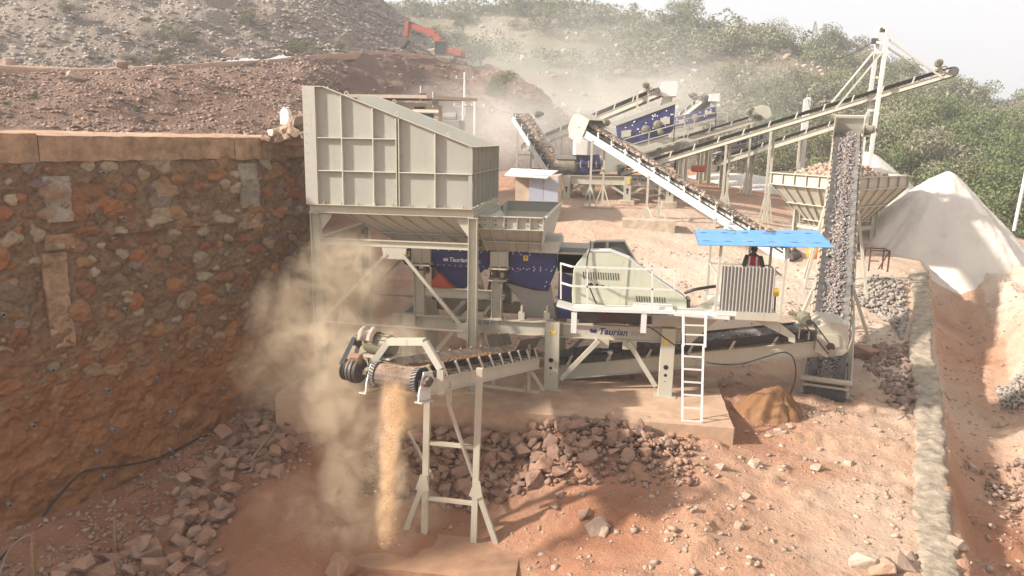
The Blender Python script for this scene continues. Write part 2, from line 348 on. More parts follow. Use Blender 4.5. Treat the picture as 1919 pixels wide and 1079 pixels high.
def sheet_from_grid(name, P, mat, smooth=True, tone=None, origin=(0, 0, 0)):
    ny, nx, _ = P.shape; me = bpy.data.meshes.new(name)
    idx = np.arange(ny * nx).reshape(ny, nx)
    f = np.stack([idx[:-1, :-1], idx[:-1, 1:], idx[1:, 1:], idx[1:, :-1]], -1).reshape(-1, 4)
    me.vertices.add(ny * nx); me.vertices.foreach_set('co', (P - np.array(origin)).reshape(-1).astype(np.float32))
    me.loops.add(f.size); me.loops.foreach_set('vertex_index', f.reshape(-1).astype(np.int32))
    me.polygons.add(len(f)); me.polygons.foreach_set('loop_start', np.arange(0, f.size, 4, dtype=np.int32))
    me.polygons.foreach_set('loop_total', np.full(len(f), 4, np.int32)); me.update(calc_edges=True)
    if smooth: me.shade_smooth()
    if tone is not None:
        a = me.attributes.new('tone', 'FLOAT', 'POINT'); a.data.foreach_set('value', tone.reshape(-1).astype(np.float32))
    me.materials.append(MT[mat] if isinstance(mat, str) else mat)
    o = bpy.data.objects.new(name, me); S.collection.objects.link(o); o.location = origin; o['_o'] = tuple(origin); return o
# vectorised value noise
_rs = np.random.RandomState(5); _T = _rs.rand(256, 256)
def vn(x, y):
    xi = np.floor(x).astype(int); yi = np.floor(y).astype(int); fx = x - xi; fy = y - yi
    fx = fx * fx * (3 - 2 * fx); fy = fy * fy * (3 - 2 * fy)
    a = _T[yi % 256, xi % 256]; b_ = _T[yi % 256, (xi + 1) % 256]; c = _T[(yi + 1) % 256, xi % 256]; d = _T[(yi + 1) % 256, (xi + 1) % 256]
    return (a * (1 - fx) + b_ * fx) * (1 - fy) + (c * (1 - fx) + d * fx) * fy - .5
def vfbm(x, y, o=5, g=.5):
    t = 0; a = 1; s_ = 1
    for i in range(o): t = t + a * vn(x * s_ + i * 17.3, y * s_ + i * 9.1); a *= g; s_ *= 2.03
    return t
def gnoise(x, y):
    n = vfbm(x * .45, y * .45, 6, .55) * .28
    lump = np.clip(vfbm(x * 1.9 + 40, y * 1.9, 5, .6), 0, 1) ** 1.3 * .30
    return n * .8 + lump
# yard areas kept smoother (fine dust drifts) and local mounds
def mounds(x, y):
    z = 0 * x
    for (cx, cy, h, r) in [(-7.0, 15.8, .45, 1.9), (-9.0, 18.0, .5, 2.2), (-4.7, 16.4, .30, 1.2), (-1.0, 18.6, .35, 1.6), (-2.5, 17.2, .25, 1.0), (-3.2, 14.0, -.9, 1.6)]:
        z = z + h * np.exp(-((x - cx) ** 2 + (y - cy) ** 2) / (2 * (r * .55) ** 2))
    return z
def ground_full(x, y):
    sm = np.exp(-(((x + 7.5) / 3.6) ** 2 + ((y - 16.5) / 3.2) ** 2))
    far = np.clip((y - 25) / 12, 0, 1) * (1 - np.clip((x - lw_x(y)) / 2, 0, 1))
    rgt = np.clip((x - lw_x(y) - 2.6) / 1.2, 0, 1) * np.clip((48 - y) / 6, 0, 1)
    return ground_z(x, y) + gnoise(x, y) * (1 - .75 * sm) * (1 - far * .62) + rgt * (vfbm(x * 1.1 + 3, y * .6, 6, .62) * .5 - .05) + mounds(x, y)
def gf(x, y): return float(ground_full(np.array([x], float), np.array([y], float))[0])
xs = np.r_[-420, -300, -200, -120, -70, -45, -30, np.arange(-20, 24, .125), np.arange(24, 46, .5), 55, 80, 130, 220, 420]
ys = np.r_[-60, -20, 0, 5, np.arange(8, 30, .1), np.arange(30, 50, .2), np.arange(50, 80, .5), 90, 120, 200, 420]
GX, GY = np.meshgrid(xs, ys); GZ = ground_full(GX.ravel(), GY.ravel()).reshape(GX.shape)
far = np.clip((GY - 76) / 60, 0, 1) + np.clip((np.abs(GX) - 46) / 60, 0, 1); GZ = np.where(far > 0, GZ * (1 - np.clip(far, 0, 1)) - 2 * np.clip(far, 0, 1), GZ)
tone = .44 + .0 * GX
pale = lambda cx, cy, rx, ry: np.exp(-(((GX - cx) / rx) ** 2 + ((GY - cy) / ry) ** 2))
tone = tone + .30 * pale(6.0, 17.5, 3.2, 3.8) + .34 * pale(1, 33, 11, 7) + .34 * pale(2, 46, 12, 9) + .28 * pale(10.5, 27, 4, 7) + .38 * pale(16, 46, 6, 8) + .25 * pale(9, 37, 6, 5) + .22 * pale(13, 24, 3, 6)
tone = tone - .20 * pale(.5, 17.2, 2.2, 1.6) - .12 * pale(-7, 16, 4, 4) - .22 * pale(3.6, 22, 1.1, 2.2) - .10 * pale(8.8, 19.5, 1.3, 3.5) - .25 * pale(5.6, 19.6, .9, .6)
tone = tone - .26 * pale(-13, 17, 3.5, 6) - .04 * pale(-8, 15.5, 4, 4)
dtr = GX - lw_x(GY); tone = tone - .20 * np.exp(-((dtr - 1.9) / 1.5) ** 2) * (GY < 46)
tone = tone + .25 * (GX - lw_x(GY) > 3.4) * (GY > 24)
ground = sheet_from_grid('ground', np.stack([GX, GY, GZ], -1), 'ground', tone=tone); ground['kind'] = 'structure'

# ------------------------------------------------------------------ lofted slopes
def crom(P, t):   # P (n,...) uniform catmull rom at t in [0, n-1]
    n = len(P); i = np.clip(np.floor(t).astype(int), 0, n - 2); f = (t - i)[:, None]
    p0 = P[np.clip(i - 1, 0, n - 1)]; p1 = P[i]; p2 = P[i + 1]; p3 = P[np.clip(i + 2, 0, n - 1)]
    return .5 * ((2 * p1) + (-p0 + p2) * f + (2 * p0 - 5 * p1 + 4 * p2 - p3) * f ** 2 + (-p0 + 3 * p1 - 3 * p2 + p3) * f ** 3)
def loft(rows, nu, nv, disp=.3, freq=.35, seed=0):
    G = np.array([[list(p) for p in r] for r in rows])            # rows x cols x 3
    nr, nc, _ = G.shape; tu = np.linspace(0, nc - 1, nu); tv = np.linspace(0, nr - 1, nv)
    A = np.stack([crom(G[i], tu) for i in range(nr)]); B = np.stack([crom(A[:, j], tv) for j in range(nu)], 1)
    du = np.gradient(B, axis=1); dv = np.gradient(B, axis=0); N = np.cross(du, dv); N /= np.linalg.norm(N, axis=-1, keepdims=True) + 1e-9
    if N[..., 2].mean() < 0: N = -N
    x, y, z = B[..., 0], B[..., 1], B[..., 2]
    d = vfbm(x * freq + seed, (y + z * .7) * freq, 6, .55) * disp * 2
    return B + N * d[..., None]
# ------------------------------------------------------------------ quarry slopes on the left
us = [-260, -120, 0, 160, 350, 520, 640, 750, 870, 950, 1010, 1055, 1085, 1110]
edge = [at(u, v, y) for u, v, y in zip(us, [139, 134, 131, 136, 128, 117, 106, 103, 119, 135, 166, 212, 250, 285], [34, 38, 42, 45, 50, 58, 68, 80, 92, 92, 90, 88, 87, 88])]
foot = [Vector((-40, 20, 8.85)), Vector((-32, 22, 8.85)), Vector((-25, 24, 8.85)), Vector((-20, 26, 8.85)), Vector((-15.5, 29, 8.85)), Vector((-12.6, 34, 8.3))]
foot += [at(u, v, y) for u, v, y in [(640, 335, 48), (750, 325, 56), (870, 318, 62), (950, 318, 66), (1010, 318, 70), (1055, 316, 74), (1085, 312, 78), (1110, 308, 82)]]
midr = [e.lerp(f_, .5) + Vector((0, 0, .10 * (e.z - f_.z))) for e, f_ in zip(edge, foot)]
low = [f_ + Vector((0, -1.5, -.5)) if i > 5 else f_ + Vector((0, -.4, -.0)) for i, f_ in enumerate(foot)]
slope = sheet_from_grid('cut_slope', loft([low, foot, midr, edge], 420, 110, .38, .3, 3), 'rubbleslope'); slope['kind'] = 'structure'
# level ground on top of the retaining wall
topr = [[Vector((-42, 6, 8.8)), Vector((-24, 9, 8.8)), Vector((-16.3, 15.1, 8.68)), Vector((-13.4, 20.6, 8.68)), Vector((-12.1, 23.2, 8.68)), Vector((-11.6, 26, 8.7)), Vector((-11.5, 30, 8.7))],
        [Vector((-44, 12, 8.8)), Vector((-29, 15, 8.8)), Vector((-20, 19, 8.8)), Vector((-16, 23.5, 8.8)), Vector((-13.3, 26, 8.8)), Vector((-12, 29, 8.8)), Vector((-11.4, 33, 8.6))],
        [Vector((-46, 22, 8.8)), Vector((-36, 24, 8.8)), Vector((-26, 25, 8.9)), Vector((-20, 27.5, 8.9)), Vector((-15.5, 30, 8.9)), Vector((-13.5, 33, 8.6)), Vector((-12.2, 37, 7.6))]]
terr = sheet_from_grid('terrace', loft(topr, 220, 60, .05, .8, 8), 'ground', tone=np.full((60, 220), .62)); terr['kind'] = 'structure'
# narrow bench with its pale lip, then the upper rubble slope
bench_in = [e + Vector((-.5, 3.5 + i * .45, .1)) for i, e in enumerate(edge)]
lip = [e + Vector((0, -.15, .05)) for e in edge]
bench = sheet_from_grid('haul_bench', loft([[e + Vector((.1, -.55, -.35)) for e in edge[:9]], [e + Vector((.1, -.45, .22)) for e in edge[:9]], [e + Vector((0, .6, .28)) for e in edge[:9]], bench_in[:9]], 260, 14, .05, .5, 4), 'ground', tone=np.full((14, 260), .60)); bench['kind'] = 'structure'
uu = [-260, -120, 0, 160, 350, 520, 610, 690, 745, 790, 830, 858]
ub = [at(u, v, y) for u, v, y in zip(uu, [133, 128, 126, 130, 122, 110, 101, 97, 97, 100, 108, 117], [39, 43, 47, 50, 57, 67, 74, 82, 88, 92, 95, 98])]
ut = [at(u, v, y) for u, v, y in zip([-260, -120, 0, 160, 350, 520, 600, 660, 712, 757, 790, 822], [-160, -165, -170, -175, -180, -160, -120, -60, 2, 42, 76, 100], [78, 82, 88, 92, 100, 108, 108, 108, 106, 104, 103, 102])]
um = [a.lerp(b, .45) + Vector((0, 0, -.02 * (b.z - a.z))) for a, b in zip(ub, ut)]
ubk = [t + Vector((-8, 25, -3)) for t in ut]
upper = sheet_from_grid('upper_rubble_slope', loft([ub, um, ut, ubk], 420, 130, .55, .25, 9), 'greyslope'); upper['kind'] = 'structure'
# big scrub hill behind
hu = [560, 700, 820, 950, 1080, 1220, 1350, 1450, 1560, 1660, 1760, 1850, 1940, 2060, 2200]
ridge = [at(u, v, y) for u, v, y in zip(hu, [40, 34, 33, 40, 48, 62, 88, 112, 148, 186, 222, 246, 258, 262, 265], [215, 215, 212, 210, 205, 200, 190, 180, 172, 165, 158, 152, 150, 150, 150])]
hmid = [at(u, v, y) for u, v, y in zip(hu, [150, 140, 140, 140, 150, 160, 175, 190, 215, 240, 262, 285, 300, 310, 320], [160, 160, 160, 155, 150, 146, 140, 132, 124, 118, 112, 106, 102, 100, 100])]
hfoot = [at(u, v, y) for u, v, y in zip(hu, [285, 285, 285, 285, 290, 297, 305, 315, 330, 350, 375, 400, 425, 440, 460], [118, 118, 118, 116, 112, 108, 104, 98, 90, 84, 78, 74, 70, 68, 68])]
hlow = [at(u, v, y) for u, v, y in zip(hu, [330, 330, 330, 330, 330, 335, 345, 355, 370, 395, 420, 450, 480, 510, 530], [98, 98, 98, 96, 93, 90, 86, 82, 76, 71, 67, 63, 60, 58, 58])]
hback = [r_ + Vector((10, 60, -25)) for r_ in ridge]
HG = loft([hlow, hfoot, hmid, ridge, hback], 340, 150, 1.3, .06, 21)
hill = sheet_from_grid('scrub_hill', HG, 'hill'); hill['kind'] = 'structure'
fu = [1560, 1680, 1760, 1820, 1900, 2000, 2150]
fr = [at(u, v, y) for u, v, y in zip(fu, [240, 232, 226, 224, 230, 238, 250], [330] * 7)]
ff = [at(u, v, 260) for u, v in zip(fu, [300] * 7)]
hill2 = sheet_from_grid('far_hill', loft([ff, fr, [p + Vector((0, 60, -25)) for p in fr]], 80, 20, 3, .03, 2), 'hill'); hill2['kind'] = 'structure'

# ------------------------------------------------------------------ scattered stones
def _rock_unit(kind, rs):
    bm = bmesh.new()
    if kind == 0:
        for _ in range(10):
            p = Vector((rs.uniform(-1, 1), rs.uniform(-1, 1), rs.uniform(-1, 1)))
            m_ = max(abs(c) for c in p); p = p / m_ * rs.uniform(.75, 1.0)      # blocky
            bm.verts.new(p)
        r = bmesh.ops.convex_hull(bm, input=bm.verts); bmesh.ops.delete(bm, geom=[v for v in bm.verts if not v.link_faces], context='VERTS')
    bmesh.ops.recalc_face_normals(bm, faces=bm.faces); return bm
class _RS(random.Random): pass
rk = _RS(4); ROCKS_LO = []
for k in range(10):
    bm = _rock_unit(0, rk); bm.verts.ensure_lookup_table()
    vs = np.array([v.co[:] for v in bm.verts]); bmesh.ops.triangulate(bm, faces=bm.faces[:]); fs = np.array([[v.index for v in f.verts] for f in bm.faces])
    ROCKS_LO.append((vs * .55, fs)); bm.free()
def scatter(name, pts, sizes, mat, flat=.7, parent=None, sink=.25, seed=1, aniso=1.0):
    rs = np.random.RandomState(seed); V = []; F = []; off = 0
    for p, s_ in zip(pts, sizes):
        vs, fs = ROCKS_LO[rs.randint(len(ROCKS_LO))]
        a, b_, c = rs.uniform(0, 6.28, 3); ca, sa = math.cos(a), math.sin(a); cb, sb = math.cos(b_ * .12 if flat < 1 else b_), math.sin(b_ * .12 if flat < 1 else b_)
        Rz = np.array([[ca, -sa, 0], [sa, ca, 0], [0, 0, 1]]); Rx = np.array([[1, 0, 0], [0, cb, -sb], [0, sb, cb]])
        q = vs * np.array([rs.uniform(.8, 1.3) * aniso, rs.uniform(.7, 1.1), rs.uniform(.6, 1.0) * flat]) * s_
        q = q @ (Rz @ Rx).T + np.array(p) + np.array([0, 0, s_ * (.35 * flat - sink)])
        V.append(q); F.append(fs + off); off += len(q)
    V = np.concatenate(V); F = np.concatenate(F); org = np.array(parent['_o']) if parent is not None else np.zeros(3)
    me = bpy.data.meshes.new(name); me.vertices.add(len(V)); me.vertices.foreach_set('co', (V - org).reshape(-1).astype(np.float32))
    me.loops.add(F.size); me.loops.foreach_set('vertex_index', F.reshape(-1).astype(np.int32)); me.polygons.add(len(F))
    me.polygons.foreach_set('loop_start', np.arange(0, F.size, 3, dtype=np.int32)); me.polygons.foreach_set('loop_total', np.full(len(F), 3, np.int32)); me.update(calc_edges=True)
    me.materials.append(MT[mat]); o = bpy.data.objects.new(name, me); S.collection.objects.link(o)
    if parent is not None: o.parent = parent
    return o
def grid_pts(G, n, rs, vr=(0, 1), ur=(0, 1)):
    ny, nx, _ = G.shape; i = rs.uniform(vr[0], vr[1], n) * (ny - 1.01); j = rs.uniform(ur[0], ur[1], n) * (nx - 1.01)
    ii = i.astype(int); jj = j.astype(int); return G[ii, jj], jj / nx
def obj_grid(o, ny, nx):
    a = np.zeros(len(o.data.vertices) * 3, np.float32); o.data.vertices.foreach_get('co', a); return a.reshape(ny, nx, 3).astype(float)
rs = np.random.RandomState(2)
SG = obj_grid(slope, 110, 420); UG = obj_grid(upper, 130, 420)
def depth_sizes(P, px, lo=.5, hi=2.2):     # larger stones rarer
    return (.14 + .34 * rs.rand(len(P)) ** 2.6) * np.interp(P[:, 1], [20, 50, 100], [.8, 1.25, 2.0])
P1, j1 = grid_pts(SG, 16000, rs, (.25, .97), (0, .47)); P1 = P1[P1[:, 0] < -12]
tag(scatter('lower_slope_rubble', P1, depth_sizes(P1, 1) * .62, 'redrubble', .7, seed=3), 'loose red brown rubble covering the lower quarry slope behind the stone wall', 'rubble', kind='stuff')
P2, _ = grid_pts(UG, 17000, rs, (.0, .62), (0, 1)); 
tag(scatter('upper_slope_rubble', P2, depth_sizes(P2, 1) * .85, 'greyrock', .7, seed=4), 'loose grey rubble covering the upper quarry slope', 'rubble', kind='stuff')
P3, _ = grid_pts(SG, 900, rs, (.1, .95), (.5, .95))
tag(scatter('cliff_rubble', P3, depth_sizes(P3, 1) * .8, 'redrubble', .7, seed=5), 'broken stones lying on the cut earth cliff below the excavator', 'rubble', kind='stuff')
# gravel all over the yard and the track
gx = []; 
N = 52000; x = rs.uniform(-16, 24, N); y = 9 + 31 * rs.rand(N) ** 1.3
keep = (vfbm(x * .6 + 9, y * .6, 4) + rs.uniform(-.35, .35, N) > .02) & ~((x > -7.2) & (x < 3.5) & (y > 20.6) & (y < 26)) & ~((x < -4) & (x > -10) & (y > 13) & (y < 18)) & (x > -15 + (y - 15) * .4)
keep &= ~(np.abs(x - lw_x(y)) < .6)
x, y = x[keep], y[keep]; z = ground_full(x, y)
tag(scatter('gravel', np.stack([x, y, z], -1), .028 + .17 * rs.rand(len(x)) ** 7, 'tanrock', .8, seed=6), 'small tan stones and gravel strewn over the quarry yard and the track', 'gravel', kind='stuff')
# ------------------------------------------------------------------ ray helpers on the ground
def on_ground(u, v, dz=0, lo=6, hi=110):
    d = ray(u, v); ts = np.linspace(lo, hi, 900) / max(d.y, .2)
    P = np.array([[CAM.x + d.x * t, CAM.y + d.y * t, CAM.z + d.z * t] for t in ts]); g = ground_full(P[:, 0], P[:, 1]) + dz
    k = np.argmax(P[:, 2] < g); return Vector(P[k])
# ------------------------------------------------------------------ rubble masonry retaining wall
WB = np.array([(-30, 3), (-24, 6.5), (-18.6, 10.6), (-14.9, 15.5), (-12.2, 21.2), (-11.35, 23.3), (-10.95, 24.8), (-10.85, 27), (-10.85, 31), (-10.9, 40)], float)
def wall_path(n=400):
    t = np.linspace(0, len(WB) - 1, n); P = crom(WB, t); s_ = np.r_[0, np.cumsum(np.hypot(*np.diff(P, axis=0).T))]
    T = np.gradient(P, axis=0); T /= np.linalg.norm(T, axis=1, keepdims=True); Nn = np.stack([T[:, 1], -T[:, 0]], 1)   # towards the yard
    return P, s_, Nn
WPp, WPs, WPn = wall_path()
def wall_pt(s_, z, off=0.0):
    x = np.interp(s_, WPs, WPp[:, 0]); y = np.interp(s_, WPs, WPp[:, 1]); nx = np.interp(s_, WPs, WPn[:, 0]); ny = np.interp(s_, WPs, WPn[:, 1])
    k = off - (z + 1.5) * .035; return np.stack([x + nx * k, y + ny * k, z + 0 * x], -1)
def wall_at(u, v):
    ss = WPs[60:360]; o = None; d = ray(u, v)
    best = None
    for s_ in ss:
        for_z = 0
        p = wall_pt(s_, 4.0); t = None
        # solve z along the ray at this plan position
        dxy = math.hypot(d.x, d.y); ang = (d.x * p[1] - d.y * p[0])
        if best is None or abs(ang) < best[0]: best = (abs(ang), s_, p)
    s_ = best[1]
    for _ in range(3):
        p = wall_pt(s_, 4.0); t = math.hypot(p[0], p[1]) / math.hypot(d.x, d.y); z = CAMH + d.z * t
        cand = [(abs(d.x * q[1] - d.y * q[0]), a) for a in np.linspace(s_ - 1, s_ + 1, 81) for q in [wall_pt(a, z)]]; s_ = min(cand)[1]
    return s_, z
m, nt, b = newmat('rubble masonry'); MT['masonry'] = m
uv = _n(nt, 'ShaderNodeAttribute'); uv.attribute_name = 'wuv'; sa = _n(nt, 'ShaderNodeAttribute'); sa.attribute_name = 'stone'; ta = _n(nt, 'ShaderNodeAttribute'); ta.attribute_name = 'tone'
fine = noise(nt, uv.outputs['Vector'], 4.2, 10, .72, .4); mid_ = noise(nt, uv.outputs['Vector'], 1.3, 8, .65, .6); big = noise(nt, uv.outputs['Vector'], .35, 4, .6)
stone = ramp(nt, [(0, (.34, .16, .07)), (.14, (.26, .12, .06)), (.28, (.46, .22, .08)), (.42, (.38, .30, .19)), (.56, (.52, .42, .28)), (.68, (.22, .17, .145)), (.8, (.34, .22, .13)), (.92, (.44, .19, .075)), (1, (.30, .10, .05))], ta.outputs['Fac'])
stone = mix(nt, stone, (.16, .09, .055), ramp(nt, [(.35, (0, 0, 0)), (.8, (.5, .5, .5))], fine))
mortar = ramp(nt, [(.30, (.075, .046, .03)), (.42, (.175, .11, .062)), (.55, (.28, .18, .102)), (.7, (.40, .27, .16))], mth(nt, 'ADD', mth(nt, 'MULTIPLY', fine, .55), mth(nt, 'MULTIPLY', mid_, .45)))
c = mix(nt, mortar, stone, sa.outputs['Fac'])
sx = _n(nt, 'ShaderNodeSeparateXYZ'); nt.links.new(uv.outputs['Vector'], sx.inputs[0])
redf = mth(nt, 'MULTIPLY', ramp(nt, [(.12, (1, 1, 1)), (.40, (0, 0, 0))], mth(nt, 'ADD', mth(nt, 'MULTIPLY', sx.outputs[1], .10), mth(nt, 'MULTIPLY', mth(nt, 'SUBTRACT', mid_, .5), .9))), .78)
c = mix(nt, c, ramp(nt, [(.3, (.21, .085, .035)), (.5, (.38, .16, .06)), (.68, (.52, .24, .09))], mth(nt, 'ADD', mth(nt, 'MULTIPLY', fine, .4), mth(nt, 'MULTIPLY', mid_, .6))), redf)
nt.links.new(c, b.inputs['Base Color']); b.inputs['Roughness'].default_value = .95; b.inputs['Specular IOR Level'].default_value = .1
bump(nt, b, fine, 1.0, .16)
def stone_field(ss, zz):
    cw, chh = .52, .34; gx_, gy_ = np.floor(ss / cw).astype(int), np.floor(zz / chh).astype(int); best = np.full(ss.shape, 9.0); tone_ = np.zeros(ss.shape); hh_ = np.zeros(ss.shape)
    rr0 = np.random.RandomState(33); TB = rr0.rand(64, 64, 8)
    for dx in (-1, 0, 1):
        for dy in (-1, 0, 1):
            a_, b_ = gx_ + dx, gy_ + dy; h_ = TB[b_ % 64, a_ % 64]
            cx, cy = (a_ + .5 + (h_[..., 0] - .5) * .75) * cw, (b_ + .5 + (h_[..., 1] - .5) * .7) * chh
            px_, py_ = (ss - cx) / 1.35, zz - cy; th_ = np.arctan2(py_, px_); r_ = .05 + .21 * h_[..., 2] ** 1.6
            wob = 1 + .16 * np.cos(2 * th_ + h_[..., 3] * 6.3) + .10 * np.cos(3 * th_ + h_[..., 4] * 6.3) + .04 * np.cos(5 * th_ + h_[..., 5] * 6.3)
            d_ = np.hypot(px_, py_) / (r_ * wob) + .12 * vn(ss * 9, zz * 9); m_ = d_ < best; best = np.where(m_, d_, best); tone_ = np.where(m_, h_[..., 6], tone_); hh_ = np.where(m_, h_[..., 7], hh_)
    keep = (hh_ + .5 * vfbm(ss * .5, zz * .6, 3) > .16)
    return np.clip((1.03 - best) / .10, 0, 1) * keep, tone_, (np.clip(1.03 - best, 0, 1) ** .45 * (.35 + .65 * hh_) - .55 * np.exp(-((best - 1.12) / .09) ** 2)) * keep
def wall_grid(name, s0, s1, z0, z1, ns, nz, off, parent, mat, nz_amp=.03, close=True, seed=0, zf=None, wav=0):
    ss, zz = np.meshgrid(np.linspace(s0, s1, ns), np.linspace(0, 1, nz)); zz = z0 + (z1 - z0) * zz
    ss = ss + wav * vfbm(ss * 3 + seed, zz * 3, 3) * (np.abs((ss - (s0 + s1) / 2)) > (s1 - s0) * .35)
    o_ = off + nz_amp * vfbm(ss * 2.2 + seed, zz * 2.8, 5, .6) * 2
    if close:
        o_[0, :] = -.3; o_[-1, :] = -.3; o_[:, 0] = -.3; o_[:, -1] = -.3
        zz[0] = zz[1]; zz[-1] = zz[-2]; ss[:, 0] = ss[:, 1]; ss[:, -1] = ss[:, -2]
    if mat == 'masonry':
        sm_, st_, sh_ = stone_field(ss, zz); fade = np.clip((zz + .3) / 3.2, .15, 1); o_ = o_ + sh_ * .085 * fade + .035 * vfbm(ss * 7, zz * 7, 4, .65)
    P = wall_pt(ss.ravel(), zz.ravel(), 0); x = P[:, 0]; nx = np.interp(ss.ravel(), WPs, WPn[:, 0]); ny = np.interp(ss.ravel(), WPs, WPn[:, 1])
    P[:, 0] += nx * o_.ravel(); P[:, 1] += ny * o_.ravel()
    org = parent['_o'] if parent is not None else (0, 0, 0)
    o = sheet_from_grid(name, P.reshape(nz, ns, 3), mat, origin=(0, 0, 0))
    a = o.data.attributes.new('wuv', 'FLOAT_VECTOR', 'POINT'); a.data.foreach_set('vector', np.stack([ss.ravel(), zz.ravel(), 0 * zz.ravel()], -1).reshape(-1).astype(np.float32))
    if mat == 'masonry':
        for nm_, ar_ in (('stone', sm_), ('tone', st_)): a = o.data.attributes.new(nm_, 'FLOAT', 'POINT'); a.data.foreach_set('value', ar_.ravel().astype(np.float32))
    if parent is not None: o.parent = parent; o.matrix_parent_inverse = Matrix.Translation(-Vector(org))
    return o
wall = thing('retaining_wall', 'high rubble stone retaining wall with concrete coping, streaked with red dust', 'wall', (-14, 17, -1))
wall_grid('masonry_face', WPs[60], WPs[300], -2.2, 8.25, 900, 300, 0, wall, 'masonry', .07, close=False)
cop_cuts = [0, wall_at(70, 285)[0], wall_at(437, 280)[0], wall_at(487, 280)[0], wall_at(530, 275)[0], wall_at(530, 275)[0] + 1.4]
rr = random.Random(3)
MT['coping'] = plain('dusty coping concrete', (.31, .20, .115), .95, .5, 2.4, 1.0, bd=.12)
for i in range(len(cop_cuts) - 1):
    a, b_ = cop_cuts[i] + .015, cop_cuts[i + 1] - .015
    if i == 4: continue
    mb = MB(); n_ = max(4, int((b_ - a) / .25)); z0 = 8.16 + rr.uniform(-.03, .03); z1 = 8.80 + (.05 if i == 0 else 0) + rr.uniform(-.02, .02); off = .10 + rr.uniform(-.02, .03)
    fr_ = [wall_pt(a + (b_ - a) * k / n_, 8.5, off) for k in range(n_ + 1)]; bk_ = [wall_pt(a + (b_ - a) * k / n_, 8.5, off - .95) for k in range(n_ + 1)]
    for k in range(n_):
        jz = lambda kk: .02 * math.sin(kk * 2.1 + i)
        q = [(*fr_[k][:2], z0 + jz(k)), (*fr_[k + 1][:2], z0 + jz(k + 1)), (*bk_[k + 1][:2], z0), (*bk_[k][:2], z0), (*fr_[k][:2], z1 + jz(k) * .5), (*fr_[k + 1][:2], z1 + jz(k + 1) * .5), (*bk_[k + 1][:2], z1), (*bk_[k][:2], z1)]
        mb.add(q, [(0, 1, 5, 4), (4, 5, 6, 7), (3, 2, 1, 0)] + ([(0, 4, 7, 3)] if k == 0 else []) + ([(1, 2, 6, 5)] if k == n_ - 1 else []))
    mb.build('coping_block', 'coping', wall)
# end block of the coping beside the hopper
sE = cop_cuts[4]; mb = MB(); c0 = wall_pt(sE + .75, 8.5, -.25)
for k in range(1): mb.lathe((c0[0], c0[1], 8.14), (0, 0, 1), [(0, .5), (.08, .78), (.45, .8), (.52, .72)], 18)
mb.build('coping_end_block', 'coping', wall)
MT['pillar'] = plain('grey weathered concrete', (.26, .22, .165), .95, .35, 1.6, .9, bd=.05)
for (u0, u1, v0, v1, mt_) in [(75, 138, 330, 418, 'pillar'), (80, 140, 442, 468, 'coping'), (74, 142, 474, 655, 'coping'), (446, 486, 305, 390, 'pillar'), (450, 492, 398, 428, 'coping')]:
    a, zt = wall_at(u0, v0); b_, zb = wall_at(u1, v1); zt2 = wall_at(u0, v1)[1]
    wall_grid('concrete_pillar', a, b_, (zb + zt2) / 2, zt, 40, 60, .075, wall, mt_, .06, seed=u0, wav=.05)
a, za = wall_at(138, 415); b_, zb = wall_at(446, 398)
wall_grid('concrete_band', a, b_, zb - .32, zb, 90, 14, .045, wall, 'masonry', .09, seed=7)
b0 = wall_at(492, 395)[0]; wall_grid('concrete_band', b0, b0 + 3, zb - .28, zb + .05, 40, 10, .045, wall, 'coping', .09, seed=8)
for (u, v) in [(188, 323), (225, 408), (210, 447), (413, 380), (382, 440), (425, 544), (232, 578), (2, 587), (199, 727), (416, 726), (317, 769), (444, 761), (330, 795), (209, 801), (58, 793), (179, 841), (315, 838), (452, 792), (193, 886), (137, 946), (14, 938), (300, 655), (372, 648), (290, 705), (95, 690)]:
    s_, z = wall_at(u, v); p = wall_pt(s_, z, .0); q = wall_pt(s_, z - .02, .2); mb = MB(); p, q = Vector(p), Vector(q); d = (q - p).normalized()
    a_ = d.orthogonal().normalized(); 
    mb.lathe(p, d, [(0, .052), (.18, .052), (.19, .060), (.19, .045), (.08, .043)], 12); mb.build('weep_pipe', 'steel', wall)
    MB().tube(p + d * .08, p + d * .10, .043, 12).build('pipe_bore', 'black', wall)
# ------------------------------------------------------------------ low wall along the track
n_ = 700; t = np.linspace(0, len(LW) - 1, n_); Lp = crom(np.array([[p.x, p.y] for p in LW]), t); T = np.gradient(Lp, axis=0); T /= np.linalg.norm(T, axis=1, keepdims=True); Nn = np.stack([T[:, 1], -T[:, 0]], 1)
prof = [(-.42, -.55), (-.40, -.02), (-.38, .12), (-.33, .155), (-.2, .16), (0, .16), (.2, .16), (.30, .155), (.36, .11), (.39, -.05), (.46, -.4), (.6, -.8), (.66, -1.2), (.8, -1.8)]
gl = ground_z(Lp[:, 0] - Nn[:, 0] * .9, Lp[:, 1] - Nn[:, 1] * .9); gl = np.convolve(np.pad(gl, 10, mode='edge'), np.ones(21) / 21, 'valid')
Gw = np.zeros((len(prof), n_, 3))
for j, (o_, h_) in enumerate(prof):
    dist = t * 4.3; blk = np.random.RandomState(6).uniform(-.045, .045, 200)[np.floor(dist / 1.15 + .25 * np.sin(dist)).astype(int) % 200]; jit = vfbm(dist * 2.6, np.full(n_, h_ * 2.0 + o_ * 2.2 + 3), 6, .62) * .12
    Gw[j, :, 0] = Lp[:, 0] + Nn[:, 0] * (o_ + jit); Gw[j, :, 1] = Lp[:, 1] + Nn[:, 1] * (o_ + jit); Gw[j, :, 2] = gl + h_ + blk + vfbm(dist * 1.4 + 30, np.full(n_, o_ * 4.5), 6, .65) * .10 * (0 if h_ < -1.5 else 1)
